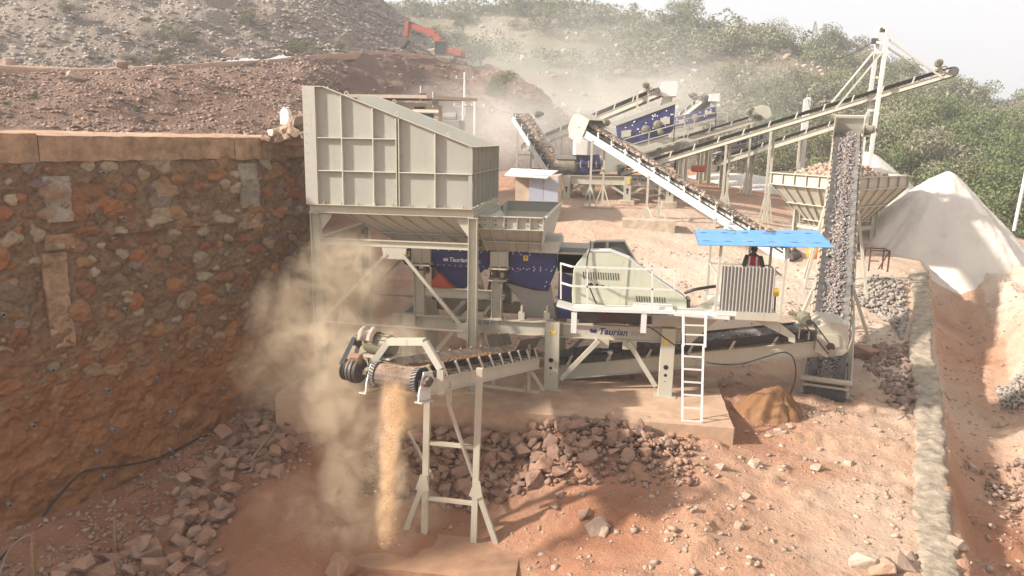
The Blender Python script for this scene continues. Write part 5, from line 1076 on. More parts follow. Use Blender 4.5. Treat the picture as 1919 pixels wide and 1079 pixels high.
# side drive on the left: stacked pulleys, belts, motor under a cloth
sc_ = P(L, -1.12, 0); MB().tube(P(L, -.55, 0), P(L, -1.3, 0), .05, 12).build('drive_shaft', 'rust', t)
MB().lathe(P(L, -.95, 0), -Sd, [(0, .06), (0, .27), (.06, .29), (.08, .24), (.1, .29), (.16, .29), (.18, .24), (.2, .28), (.26, .26), (.26, .06)], 28).build('reducer_pulley', 'darksteel', t)
MB().box(tuple(P(L, -1.12, 0) + Vector((-.1, -.12, .16))), tuple(P(L, -1.12, 0) + Vector((.18, .14, .36)))).build('dirt_cap', 'redrock', t, bevel=.04)
MB().lathe(P(L, -1.26, -.02), -Sd, [(0, .04), (0, .22), (.03, .24), (.06, .19), (.09, .24), (.12, .22), (.12, .04)], 26).build('belt_pulley', 'darksteel', t)
mp = at(684, 640, 15.9); MB().lathe(mp - Sd * .12, -Sd, [(0, .04), (0, .13), (.16, .13), (.16, .04)], 20).build('motor_pulley', 'darksteel', t)
pc = P(L, -1.32, -.02)
for s_ in (-.06, .0):
    for e_, r1, r2 in ((1, .235, .13), (-1, .235, .13)):
        dv = ((mp - Sd * .2) - pc).normalized(); nrm = dv.cross(Sd).normalized() * e_
        MB().beam(pc + nrm * r1 + Sd * s_, mp - Sd * .2 + nrm * r2 + Sd * s_, .05, .02, nrm).build('drive_belt', 'rubber', t)
mo = MB().lathe(mp + Sd * .05, Sd, [(0, .05), (0, .2), (.08, .24), (.62, .24), (.66, .2), (.74, .2), (.74, .05)], 22).build('motor', 'motor', t)
for k in range(12):
    an = math.pi * 2 * k / 12; dd = D * math.cos(an) + Vector((0, 0, 1)) * math.sin(an); MB().beam(mp + Sd * .15 + dd * .245, mp + Sd * .66 + dd * .245, .01, .03, dd).build('cooling_fin', 'motor', mo)
n = 18; vs, fs = [], []
for i in range(n):
    for j in range(n):
        a, b_ = i / (n - 1), j / (n - 1); an = math.pi * (.02 + .96 * b_); rr_ = .30 + .05 * mnoise.fractal(Vector((a * 4, b_ * 4, 1)), 1, 2, 3) + .05 * math.sin(a * 9 + b_ * 3)
        vs.append(mp + Sd * (.0 + .40 * a) + D * (math.cos(an) * rr_) + Vector((0, 0, math.sin(an) * rr_ + .03)))
for i in range(n - 1):
    for j in range(n - 1): fs.append((i * n + j, i * n + j + 1, (i + 1) * n + j + 1, (i + 1) * n + j))
MT['cloth'] = plain('dusty sack cloth', (.40, .31, .24), .95, .5, 4); cl = MB().add(vs, fs).build('dust_cloth', 'cloth', None, smooth=True, origin=tuple(mp)); sm = cl.modifiers.new('t', 'SOLIDIFY'); sm.thickness = .012
tag(cl, 'dusty crumpled sack draped over the motor of the near conveyor', 'cloth')
for (u0, v0, u1, v1) in ((716, 668, 716, 690), (690, 668, 693, 700)): MB().beam(at(u0, v0, 15.8), at(u1, v1, 15.7), .05, .05).build('motor_bracket', 'cream', t)
MB().beam(mp + Sd * .0 + Vector((0, 0, -.26)), mp + Sd * .8 + Vector((0, 0, -.26)), .5, .04).build('motor_plate', 'cream', t)
# trestle
FY_ = 16.75
zt = lambda u, v: at(u, v, FY_)
tl, tr, bl_, br_ = zt(801, 745), zt(899, 690), zt(795, 1021), zt(887, 1033)
for a, b_, ex in ((bl_, tl, 0), (br_, tr, 0)):
    MB().beam(a, b_, .15, .13, (0, 1, 0)).build('trestle_post', 'cream', t); MB().box((a.x - .16, a.y - .1, a.z - .02), (a.x + .16, a.y + .14, a.z + .02)).build('foot_plate', 'cream', t); MB().box((a.x - .13, a.y - .14, a.z), (a.x - .02, a.y - .06, a.z + .2)).build('foot_cleat', 'cream', t)
for a, b_ in ((zt(752, 1015), zt(789, 917)), (zt(938, 1042), zt(897, 925))): MB().beam(a, b_, .13, .11, (0, 1, 0)).build('trestle_brace', 'cream', t); MB().box((a.x - .14, a.y - .1, a.z - .03), (a.x + .14, a.y + .1, a.z + .05)).build('foot_plate', 'cream', t)
for (u, v) in ((793, 908), (893, 920)): c = zt(u, v); MB().prism([(c.x - .18, c.y - .08, c.z - .1), (c.x - .05, c.y - .08, c.z + .30), (c.x + .10, c.y - .08, c.z + .30), (c.x + .16, c.y - .08, c.z - .1), (c.x, c.y - .08, c.z - .2)], (0, .015, 0)).build('gusset', 'cream', t)
for a, b_ in ((zt(803, 829), zt(891, 838)), (zt(803, 933), zt(886, 943))): MB().beam(a, b_, .08, .11, (0, 1, 0)).build('trestle_tie', 'cream', t)
MB().beam(at(838, 750, 16.3), at(886, 890, 16.95), .13, .05, (1, 0, 0)).build('trestle_strut', 'cream', t); MB().beam(at(766, 810, 18.3), at(810, 893, 16.8), .13, .05, (1, 0, 0)).build('trestle_strut', 'greycream', t)
c = at(838, 738, 16.2); MB().prism([(c.x - .08, c.y, c.z + .3), (c.x + .1, c.y, c.z + .3), (c.x + .12, c.y, c.z - .2), (c.x, c.y, c.z - .3)], (0, .02, 0)).build('gusset', 'cream', t)
# tail frame on the slab
for (p0, p1) in ((at(991, 645, 21.6), at(991, 733, 22.0)), (at(991, 688, 21.8), at(1018, 731, 22.0)), (at(905, 722, 22.4), at(1010, 735, 22.0)), (at(925, 660, 23.0), at(925, 722, 22.6)), (at(984, 722, 22.2), at(984, 735, 22.0))): MB().beam(p0, p1, .09, .06, (0, 1, 0)).build('tail_frame', 'cream', t)
mb = MB(); c0 = P(.2, 0, 0); 
for s_ in (-1, 1): MB().quadslab(P(-.2, s_ * .4, .28), P(1.6, s_ * .4, .28), P(1.6, s_ * .55, .62), P(-.2, s_ * .55, .62), .02).build('skirt_board', 'darksteel', t)
# dust carried on the belt and pouring off (solid core of the stream)
ps = [P(random.uniform(2, L), max(-.3, min(.3, random.gauss(.03, .14))), .17) for _ in range(900)]
o = scatter('fines', ps, [random.uniform(.03, .08) for _ in ps], 'redsand', .6, parent=t, sink=.0, seed=3); o['kind'] = 'stuff'
fs_ = []; v0 = 2.2
for _ in range(8500):
    tt = random.random() ** .62 * .92; sp = random.gauss(0, .155); q = P(L, 0, .25) + D * (.10 + v0 * .42 * tt * random.uniform(.3, 1.1)) + Sd * (sp * (1 - .45 * tt) - .02 + .10 * tt + .03 * math.sin(tt * 9)); q.z -= 4.9 * tt ** 2 * random.uniform(.96, 1.0); fs_.append(q)
MT['fines'] = plain('falling reddish fines', (.58, .33, .17), .95, .2, 6)
tag(scatter('falling_fines', fs_, [random.uniform(.005, .012) * (1 if i % 60 else 3) for i in range(len(fs_))], 'fines', 1.6, seed=13), 'stream of reddish fine material falling off the near conveyor head', 'falling dust', kind='stuff')
# --- conveyor under the crusher, to the right
tl_ = at(1085, 672, 24.7); hd_ = at(1548, 628, 24.7)
t, P, L, D, Sd, U = conveyor('under_crusher_conveyor', 'wide channel sided conveyor running right from beneath the crusher to the inclined belt', tl_ + Vector((-.6, 0, -.1)), hd_ + Vector((0, 0, .02)), .95, .50, 1.3, 200, drive=0, rock_size=(.04, .12))
for s_ in (-1, 1): MB().quadslab(P(2.5, s_ * .5, .06), P(L - .8, s_ * .5, .06), P(L - .8, s_ * .62, .36), P(2.5, s_ * .62, .36), .015).build('skirt_board', 'rubber', t)
plate(Z3, [(1010, 850), (1090, 812), (1240, 832), (1242, 1030), (1190, 1065), (1060, 1075), (985, 1030), (1000, 940)], 23.95, 1.5, 'cream', 'head_box', t, .015)
MB().quadslab(Z3(968, 800, 24.9), Z3(1010, 850, 23.95), Z3(1240, 832, 23.95), Z3(1160, 766, 25.4), .03).build('head_cover', 'white', t)
plate(Z3, [(1045, 905), (1170, 910), (1175, 1000), (1130, 1005), (1040, 990)], 23.90, .05, 'cream', 'access_plate', t, .005)
c = Z3(925, 800, 23.9); MB().lathe(c + Vector((-.02, .5, 0)), (0, -1, 0), [(0, .05), (0, .17), (.05, .20), (.35, .20), (.38, .15), (.5, .14), (.5, .05)], 20).build('motor', 'motor', t)
MB().box((c.x - .25, c.y - .05, c.z - .28), (c.x + .27, c.y + .55, c.z - .24)).build('motor_plate', 'cream', t); MB().box((c.x - .2, c.y + .0, c.z - .62), (c.x - .16, c.y + .03, c.z - .26)).build('motor_bracket', 'cream', t); MB().box((c.x + .1, c.y + .0, c.z - .62), (c.x + .14, c.y + .03, c.z - .26)).build('motor_bracket', 'cream', t)
MB().lathe(Z3(943, 812, 23.45), (0, -1, 0), [(0, .03), (0, .10), (.07, .10), (.07, .03)], 18).build('drive_pulley', 'darksteel', t)
c2 = Z3(1112, 1042, 23.4); MB().lathe(c2, (0, -1, 0), [(0, .03), (0, .10), (.02, .12), (.05, .08), (.08, .12), (.10, .10), (.10, .03)], 20).build('drive_pulley', 'steel', t)
c3 = Z3(1106, 998, 23.75); MB().lathe(c3, (0, -1, 0), [(0, .03), (0, .13), (.12, .11), (.16, .05)], 20).build('bearing', 'rust', t); MB().tube(c3 + Vector((0, .1, 0)), c2 + Vector((0, -.02, 0)), .03).build('shaft', 'steel', t)
for (a, b_) in (((918, 838), (1092, 1058)), ((975, 812), (1132, 1022))): MB().beam(Z3(*a, 23.38), Z3(*b_, 23.35), .04, .025, (0, 1, 0)).build('drive_belt', 'rubber', t)
for (x, y) in ((690, 925), (740, 922), (690, 966), (740, 962)): q = Z3(x, y, 24.0); MB().box((q.x - .04, q.y - .01, q.z - .015), (q.x + .04, q.y, q.z + .015)).build('slot', 'black', t)
for (x, y) in ((540, 1000), (560, 1030), (590, 990), (600, 1040)): pass
plate(Z2, [(1140, 700), (1370, 720), (1180, 890), (1140, 885)], 23.0, .03, 'cream', 'side_gusset', t)
for pts in ([(850, 765), (900, 790), (980, 850), (1110, 945), (1190, 1000), (1300, 1035), (1420, 1050), (1560, 1045), (1700, 1005), (1830, 965), (1890, 958)],):
    pp = [Z2(x, y, 22.6 if x < 1200 else 22.3) for x, y in pts]; tag(MB().path(smooth_path(pp), .022).build('power_cable', 'cable', origin=tuple(pp[0])), 'black cable looping below the under crusher conveyor', 'cable')
pp = [at(1472, 660, 22.3), at(1485, 668, 22.3), at(1491, 690, 22.4), at(1489, 715, 22.6), at(1481, 738, 23.0)]; tag(MB().path(smooth_path(pp), .022).build('power_cable', 'cable', origin=tuple(pp[-1])), 'black cable hanging down beside the dark sand heap', 'cable')
# --- inclined conveyor I to the receiving hopper
tailI = at(1545, 737, 24.6); headI = at(1589, 254, 42.5)
t, P, L, D, Sd, U = conveyor('inclined_conveyor', 'long inclined belt conveyor carrying broken stone up to the receiving hopper', tailI, headI, 1.15, .30, .95, 3600, rock_size=(.04, .135), drive=1, brk_h=.32)
MB().lathe(P(0, -.56, 0), Sd, [(0, .1), (0, .31), (1.12, .31), (1.12, .1)], 28).build('tail_drum_cover', 'rubber', t)
f1 = [P(.25, -.62, .12), P(.25, .62, .12), P(2.1, .62, .30), P(2.1, -.62, .30)]; f2 = [P(.05, -.74, .55), P(.05, .74, .55), P(2.6, .74, .95), P(2.6, -.74, .95)]
for i in range(4):
    if i == 2: continue
    j = (i + 1) % 4; MB().quadslab(f1[i], f1[j], f2[j], f2[i], .025).build('feed_box_plate', 'cream', t)
MB().beam(P(.02, -.78, .56), P(.02, .78, .56), .12, .10, U).build('feed_box_rim', 'cream', t); MB().beam(P(-.02, -.70, .30), P(-.02, .70, .30), .1, .05, U).build('feed_box_rim', 'cream', t)
hm = [P(L - .9, -.72, .05), P(L - .9, -.72, .85), P(L + .35, -.72, .95), P(L + .45, -.72, -.1)]; MB().prism(hm, Sd * .03).build('head_side_plate', 'cream', t); MB().prism([p_ + Sd * 1.41 for p_ in hm], Sd * .03).build('head_side_plate', 'cream', t)
MB().beam(P(L + .35, -.72, .92), P(L + .35, .72, .92), .14, .12, U).build('head_top_bar', 'cream', t); MB().quadslab(P(L + .5, -.72, -.3), P(L + .5, .72, -.3), P(L + .42, .72, .9), P(L + .42, -.72, .9), .03).build('head_end_plate', 'greycream', t)
for fr, sp in ((.33, .5), (.66, .8)):
    a = L * fr; g = gz(P(a, 0, 0).x, P(a, 0, 0).y) - .1
    for s_ in (-1, 1):
        top = P(a, s_ * .66, -.25); MB().beam(top, Vector((top.x + s_ * .75, top.y - sp * .6, g)), .11, .11, (0, 1, 0)).build('support_leg', 'cream', t); MB().beam(top, Vector((top.x + s_ * .45, top.y + sp * 1.5, g)), .11, .11, (0, 1, 0)).build('support_leg', 'cream', t)
for s_ in (-1, 1): MB().beam(P(.1, s_ * .66, -.2), P(.1, s_ * .66, -.2) - Vector((0, 0, 1.0)), .12, .1, (0, 1, 0)).build('tail_leg', 'cream', t)
# --- receiving hopper J
C_, L_, R_2 = atz(1587, 333, 7.3), atz(1448, 323, 7.3), atz(1701, 329, 7.3); Bk = L_ + (R_2 - C_)
J = thing('receiving_hopper', 'wide pale yellow receiving hopper heaped with broken stone behind the inclined belt', 'hopper', tuple(Vector(((L_ + R_2) / 2)[:2] + (2.8,))))
ctr = (C_ + L_ + R_2 + Bk) / 4; ring0 = [C_, R_2, Bk, L_]; ring1 = [p_ - Vector((0, 0, .62)) for p_ in ring0]; ring2 = [ctr.lerp(p_, .28) - Vector((0, 0, 3.3 - 0)) + Vector((0, 0, 0)) for p_ in ring0]
for i in range(4):
    j = (i + 1) % 4; MB().quadslab(ring0[i], ring0[j], ring1[j], ring1[i], .03).build('rim_plate', 'cream', J); MB().quadslab(ring1[i], ring1[j], ring2[j], ring2[i], .03).build('sloping_plate', 'cream', J)
    nn = ((ring0[i] + ring0[j]) / 2 - ctr); nn.z = 0; nn.normalize()
    for k in range(7):
        f_ = k / 6; a, b_, c_ = ring0[i].lerp(ring0[j], f_), ring1[i].lerp(ring1[j], f_), ring2[i].lerp(ring2[j], f_); o_ = nn * .06
        MB().beam(a + o_, b_ + o_, .03, .12, nn).build('rib', 'cream', J); MB().beam(b_ + o_, c_ + o_, .03, .12, nn).build('rib', 'cream', J)
    for zf in (0, 1): MB().beam((ring0, ring1)[zf][i] + nn * .08, (ring0, ring1)[zf][j] + nn * .08, .18, .05).build('rim_flange', 'cream', J)
    for f_ in (.38, .72): MB().beam(ring1[i].lerp(ring2[i], f_) + nn * .08, ring1[j].lerp(ring2[j], f_) + nn * .08, .12, .05).build('belly_angle', 'cream', J)
MB().add([p_ for p_ in ring2] + [p_ - Vector((0, 0, .5)) for p_ in ring2], [(0, 1, 5, 4), (1, 2, 6, 5), (2, 3, 7, 6), (3, 0, 4, 7), (4, 5, 6, 7)]).build('outlet_box', 'greycream', J)
for p_ in ring0:
    q = ctr.lerp(p_, .58); g = gz(q.x, q.y) - .1; MB().ibeam((q.x, q.y, g), (q.x, q.y, 5.6), .32, .32, .03, (1, 0, 0)).build('leg', 'cream', J); MB().box((q.x - .7, q.y - .5, g - .3), (q.x + .7, q.y + .5, g + .45)).build('footing', 'concrete', J, bevel=.03)
    MB().prism([(q.x - .25, q.y, 5.0), (q.x + .25, q.y, 5.0), (q.x + .4, q.y, 5.9), (q.x - .4, q.y, 5.9)], (0, .04, 0)).build('leg_gusset', 'cream', J)
lg = [ctr.lerp(p_, .58) for p_ in ring0]
for i in range(4): j = (i + 1) % 4; MB().ibeam(Vector((lg[i].x, lg[i].y, 4.4)), Vector((lg[j].x, lg[j].y, 4.4)), .16, .22, .02).build('leg_tie', 'cream', J)
ps = []; 
rj = random.Random(4)
for _ in range(3000):
    a, b_ = rj.uniform(.08, .92), rj.uniform(.08, .92); q = ring0[0].lerp(ring0[1], a).lerp(ring0[3].lerp(ring0[2], a), b_); d_ = max(abs(a - .5), abs(b_ - .5)); q.z = 7.3 - .35 + max(0, .42 - d_) * 2.6 + rj.uniform(-.15, .1); ps.append(q)
o = scatter('broken_stone', ps, [rj.uniform(.10, .36) for _ in ps], 'tanrock', 1.0, seed=44); tag(o, 'broken stone heaped in the pale yellow receiving hopper', 'broken stone', kind='stuff')
n = 24; vs, fs = [], []
for i in range(n):
    for j in range(n):
        a, b_ = i / (n - 1), j / (n - 1); q = ring0[0].lerp(ring0[1], a).lerp(ring0[3].lerp(ring0[2], a), b_); d_ = max(abs(a - .5), abs(b_ - .5)); q = Vector((q.x, q.y, 7.3 - .45 + max(0, .42 - d_) * 2.5)); vs.append(ctr.lerp(q, .98) if 0 else q)
for i in range(n - 1):
    for j in range(n - 1): fs.append((i * n + j, i * n + j + 1, (i + 1) * n + j + 1, (i + 1) * n + j))
fillp = MB().add([ctr + (v_ - ctr) * .985 if 1 else v_ for v_ in vs], fs).build('stone_fill', 'tanrock', origin=tuple(ctr)); fillp['kind'] = 'stuff'; tag(fillp, 'stone fill beneath the heap in the receiving hopper', 'stone fill')
q = at(1524, 474, 39.5); tag(MB().lathe(q - Vector((0, 0, .3)), (0, 0, 1), [(0, .2), (.08, .33), (.35, .36), (.55, .25), (.62, .05)], 16).build('water_jug', 'orange', smooth=True, origin=tuple(q)), 'round orange plastic jug between the receiving hopper legs', 'jug')
pts = [at(1283, 549, 23.2), at(1300, 543, 23.1), at(1322, 539, 23.2), at(1345, 536, 23.4)]; tag(MB().path(smooth_path(pts), .05).build('cable_bundle', 'cable', origin=tuple(pts[0])), 'thick black cable bundle between the crusher guard and the operator platform', 'cable bundle')
# rusty table frame and orange helmeted bits near J
tb = thing('steel_frame_table', 'rusty angle iron frame stand beside the hopper footing', 'frame stand', tuple(at(1640, 506, 37.5)))
c = at(1640, 506, 37.5); w_, d_, h_ = .85, .8, 1.0
for sx in (-1, 1):
    for sy in (-1, 1): MB().beam((c.x + sx * w_ / 2, c.y + sy * d_ / 2, c.z), (c.x + sx * w_ / 2, c.y + sy * d_ / 2, c.z + h_), .06, .06).build('leg', 'rust', tb)
for s_ in (-1, 1):
    MB().beam((c.x - w_ / 2, c.y + s_ * d_ / 2, c.z + h_), (c.x + w_ / 2, c.y + s_ * d_ / 2, c.z + h_), .06, .06).build('top_bar', 'rust', tb); MB().beam((c.x + s_ * w_ / 2, c.y - d_ / 2, c.z + h_), (c.x + s_ * w_ / 2, c.y + d_ / 2, c.z + h_), .06, .06).build('top_bar', 'rust', tb)
MB().beam((c.x, c.y - d_ / 2, c.z + .1), (c.x + w_ / 2, c.y - d_ / 2, c.z + h_), .05, .05).build('brace', 'rust', tb); MB().beam((c.x - w_ / 2, c.y - d_ / 2, c.z + .5), (c.x, c.y - d_ / 2, c.z + .5), .05, .05).build('brace', 'rust', tb)
# ------------------------------------------------------------------ people
def person(loc, face, label, vest='vest', helmet=None, scale=1.0, arm=(.12, .35)):
    """face: angle the person looks towards (radians, world)"""
    t = thing('person', label, 'person', tuple(loc)); X_ = Vector((math.sin(face), -math.cos(face), 0)); F_ = Vector((math.cos(face), math.sin(face), 0)); B = Vector(loc)
    Q = lambda s_, f_, z: B + (X_ * s_ + F_ * f_ + Vector((0, 0, z))) * scale
    V, E_, Rr = [], [], []
    def node(p, r, par=None):
        V.append(p); Rr.append(r * scale)
        if par is not None: E_.append((par, len(V) - 1))
        return len(V) - 1
    pel = node(Q(0, 0, .95), .15); ch_ = node(Q(0, .01, 1.18), .15, pel); sh = node(Q(0, 0, 1.40), .13, ch_); nk = node(Q(0, .01, 1.52), .06, sh); hd = node(Q(0, .03, 1.63), .095, nk); node(Q(0, .02, 1.71), .08, hd)
    for s_ in (-1, 1):
        hip = node(Q(s_ * .10, 0, .88), .10, pel); kn = node(Q(s_ * .12, .03, .50), .065, hip); an = node(Q(s_ * .12, 0, .09), .045, kn); node(Q(s_ * .13, .15, .04), .04, an)
        a0 = node(Q(s_ * .19, 0, 1.40), .06, sh); el = node(Q(s_ * (.25 + arm[0] * .3), arm[0], 1.12), .045, a0); wr = node(Q(s_ * .24, arm[1], .98), .03, el); pm = node(Q(s_ * .235, arm[1] + .06, .95), .035, wr)
        for k in range(5):
            o1 = (k - 2) * .018; f1_ = node(Q(s_ * .235 + o1, arm[1] + .11 - (.03 if k == (0 if s_ > 0 else 4) else 0), .935 + .002 * k), .011, pm); node(Q(s_ * .235 + o1 * 1.2, arm[1] + .135 - abs(k - 2) * .008, .905), .009, f1_)
    me = bpy.data.meshes.new('body'); me.from_pydata([v - B for v in V], E_, []); o = bpy.data.objects.new('body', me); S.collection.objects.link(o)
    o.modifiers.new('s', 'SKIN'); 
    for i, r_ in enumerate(Rr): me.skin_vertices[0].data[i].radius = (r_, r_)
    me.skin_vertices[0].data[0].use_root = True; ss = o.modifiers.new('ss', 'SUBSURF'); ss.levels = 1; ss.render_levels = 1
    dg = bpy.context.evaluated_depsgraph_get(); m2 = bpy.data.meshes.new_from_object(o.evaluated_get(dg)); bpy.data.objects.remove(o); m2.name = 'body'; m2.materials.clear(); m2.materials.append(MT['skin']); m2.shade_smooth()
    bo = bpy.data.objects.new('body', m2); S.collection.objects.link(bo); bo.parent = t
    def shell(name, secs, mat, n=16):       # secs: (centre s,f,z, rx, ry)
        mb = MB(); vs = []; fs = []
        for (s_, f_, z, rx, ry) in secs:
            for k in range(n): a = 2 * math.pi * k / n; vs.append(Q(s_ + rx * math.cos(a), f_ + ry * math.sin(a), z))
        for i in range(len(secs) - 1):
            for k in range(n): fs.append((i * n + k, i * n + (k + 1) % n, (i + 1) * n + (k + 1) % n, (i + 1) * n + k))
        o = mb.add(vs, fs).build(name, mat, t, smooth=True); sm = o.modifiers.new('t', 'SOLIDIFY'); sm.thickness = .006; return o
    shell('shirt', [(0, 0, .90, .185, .14), (0, 0, 1.1, .18, .135), (0, 0, 1.3, .20, .14), (0, 0, 1.42, .20, .12), (0, 0, 1.50, .09, .08)], 'green')
    vs_ = shell('vest', [(0, 0, .84, .205, .16), (0, 0, 1.1, .195, .152), (0, 0, 1.3, .212, .155), (0, 0, 1.42, .19, .14), (0, 0, 1.485, .13, .105)], vest)
    shell('reflective_band', [(0, 0, 1.10, .202, .16), (0, 0, 1.15, .204, .162)], 'reflect')
    for s_ in (-1, 1):
        for f_ in (-1, 1): MB().beam(Q(s_ * .115, f_ * .150, 1.13), Q(s_ * .105, f_ * .128, 1.44), .045, .008, F_).build('reflective_strap', 'reflect', t)
        mb = MB(); mb.path([Q(s_ * .185, 0, 1.42), Q(s_ * (.22 + arm[0] * .15), arm[0] * .5, 1.27), Q(s_ * (.25 + arm[0] * .3), arm[0], 1.12), Q(s_ * .24, arm[1] * .9, 1.0)], [.085 * scale, .075 * scale, .066 * scale, .05 * scale], 10).build('sleeve', 'green', t, smooth=True)
        MB().path([Q(s_ * .09, 0, .97), Q(s_ * .11, .01, .75), Q(s_ * .12, .035, .50), Q(s_ * .12, 0, .12)], [.13 * scale, .11 * scale, .085 * scale, .07 * scale], 12).build('trouser_leg', 'trouser', t, smooth=True)
        MB().path([Q(s_ * .12, -.05, .05), Q(s_ * .125, .06, .05), Q(s_ * .13, .19, .035)], [.055 * scale, .055 * scale, .035 * scale], 10).build('shoe', 'black', t, smooth=True)
    MB().lathe(Q(0, .015, 1.60), (0, 0, 1), [(0, .088 * scale), (.06 * scale, .103 * scale), (.12 * scale, .09 * scale), (.155 * scale, .05 * scale), (.165 * scale, .01)], 16).build('hair' if not helmet else 'hair', 'hair', t, smooth=True)
    MB().lathe(Q(0, .135, 1.625), F_, [(-.03 * scale, .02 * scale), (.0, .014 * scale), (.012 * scale, .004)], 8).build('nose', 'skin', t)
    if helmet: MB().lathe(Q(0, .02, 1.66), (0, 0, 1), [(0, .15 * scale), (.012 * scale, .15 * scale), (.014 * scale, .125 * scale), (.07 * scale, .115 * scale), (.12 * scale, .07 * scale), (.135 * scale, .01)], 18).build('helmet', helmet, t, smooth=True)
    return t
pp_ = at(1411, 500, 23.9); person((pp_.x, 23.9, 4.06), R(75), 'person in a red vest with silver bands seen from behind under the blue roof')
p_ = at(1267, 318, 56); person((p_.x, 56, p_.z), R(-60), 'small far person in a red vest and orange helmet near the far screens', helmet='orange')
p_ = at(1346, 320, 62); person((p_.x, 62, p_.z), R(160), 'tiny far person in dark clothes standing left of the farthest screen tower', vest='trouser')
# ------------------------------------------------------------------ far crushing and screening plant
Z8 = lambda x, y, Y: at(950 + x / 3.596, 130 + y / 3.596, Y)
Z6 = lambda x, y, Y: at(1300 + x / 3.082, 30 + y / 3.082, Y)
def gp(p, dz=0): return Vector((p.x, p.y, gz(p.x, p.y) + dz))
def sup(t, P, L, fr, w, Sd, spread=.55, pad=True, th=.13, dz=0):
    c = P(L * fr, 0, -.3); z = gz(c.x, c.y) + dz; legs(c, z, t, spread, w, Sd, 'cream', th, pad, D=Vector((Sd.y, -Sd.x, 0)))
# cone crusher feed conveyor
t, P, L, D, Sd, U = conveyor('crusher_feed_conveyor', 'belt conveyor with white side beam climbing left from the receiving hopper to the cone crusher', at(1487, 480, 41), at(1099, 238, 48.5), 1.1, .42, 1.15, 1500, rock_size=(.08, .26), rockmat='tanrock', drive=1, frame='white', bracket='white')
box_hood(P, L, 1.1, t, 'cream', -.9, .7, .8, -.5)
for fr in (.30, .62, .92): sup(t, P, L, fr, 1.4, Sd)
def chassis(label, x0, x1, ztop, zbot, Y0, Y1, legx, name='plant_chassis'):
    a, b_ = x0, x1; t = thing(name, label, 'steel chassis', ((a + b_) / 2, (Y0 + Y1) / 2, zbot - 1.8)); g = gz((a + b_) / 2, Y0)
    for Y in (Y0, Y1):
        MB().ibeam((a, Y, (ztop + zbot) / 2), (b_, Y, (ztop + zbot) / 2), .3, ztop - zbot, .035).build('main_beam', 'cream', t)
        for lx in legx:
            l_ = MB().box((lx - .24, Y - .2, g - .1), (lx + .24, Y + .2, ztop + .01)).build('leg', 'cream', t, bevel=.01)
            if Y == Y0:
                for k, z in enumerate((.55, .40, .30)): MB().tube((lx, Y - .21, g + (zbot - g) * (z + .2)), (lx, Y - .19, g + (zbot - g) * (z + .2)), .09 - k * .025, 12).build('hole', 'black', l_)
            MB().box((lx - .5, Y - .5, g - .6), (lx + .5, Y + .5, g + .12)).build('footing', 'concrete', t, bevel=.03)
            for s_ in (-1, 1):
                if a < lx + s_ * 1.2 < b_: MB().beam((lx + s_ * .2, Y, g + .5), (lx + s_ * 1.2, Y, zbot), .14, .14, (0, 1, 0)).build('brace', 'cream', t)
    for k in range(5): x = a + (b_ - a) * k / 4; MB().ibeam((x, Y0, (ztop + zbot) / 2), (x, Y1, (ztop + zbot) / 2), .2, (ztop - zbot) * .7, .03).build('cross_member', 'greycream', t)
    return t, g
a, b_ = Z8(345, 740, 50), Z8(1125, 740, 50)
cht, g_ = chassis('cream chassis on legs carrying the cone crusher with the white hood', a.x, b_.x, Z8(400, 712, 50).z, Z8(400, 768, 50).z, 50, 53, [Z8(u, 800, 50).x for u in (402, 812, 1098)])
c = Z8(862, 740, 49.8); emblem((c.x, 49.8, c.z), .12, cht); text_part('Taurian', 'lettering', (c.x + .18, 49.82, c.z - .12), (1, 0, 0), (0, 0, 1), .34, 'logonavy', cht, .01, .004, True, .2)
c = Z8(820, 742, 49.75); MB().box((c.x - .1, 49.75, c.z - .3), (c.x + .1, 49.78, c.z + .1)).build('warning_sticker', 'yellow', cht)
cc = thing('cone_crusher', 'navy cone crusher under a white sheet hood on its cream chassis', 'cone crusher', tuple(Z8(530, 705, 51.3)))
c = Z8(530, 640, 51.3); zt_, zb_ = Z8(530, 572, 51.3).z, Z8(530, 700, 51.3).z
MB().lathe((c.x, 51.3, zb_), (0, 0, 1), [(0, .95), (.15, 1.05), ((zt_ - zb_) * .45, 1.08), ((zt_ - zb_) * .5, 1.2), ((zt_ - zb_) * .56, 1.2), ((zt_ - zb_) * .6, 1.0), (zt_ - zb_, .9)], 28).build('crusher_shell', 'navy', cc)
for k in range(14): an = math.pi * 2 * k / 14; MB().tube((c.x + 1.2 * math.cos(an), 51.3 + 1.2 * math.sin(an), zb_ + (zt_ - zb_) * .35), (c.x + 1.2 * math.cos(an), 51.3 + 1.2 * math.sin(an), zb_ + (zt_ - zb_) * .7), .05, 6).build('clamp_bolt', 'steel', cc)
q0 = [Z8(443, 570, 50.6), Z8(543, 578, 50.0), Z8(590, 570, 50.6)]; q1 = [Z8(443, 470, 50.6), Z8(543, 478, 50.0), Z8(590, 472, 50.6)]
pr = [(q0[0].x, 50.7), ((q0[0].x + q0[1].x) / 2 - .3, 50.05), (q0[1].x, 50.05), (q0[2].x, 50.7), (q0[2].x, 52.2), (q0[1].x, 52.6), ((q0[0].x + q0[1].x) / 2 - .3, 52.6), (q0[0].x, 52.2)]
MB().prism([(x, y, q0[1].z) for x, y in pr], (0, 0, q1[1].z - q0[1].z)).build('hood', 'white', cc, bevel=.02)
MB().lathe((c.x, 51.3, q1[1].z), (0, 0, 1), [(0, .5), (.9, .55)], 16).build('inlet_spout', 'steel', cc)
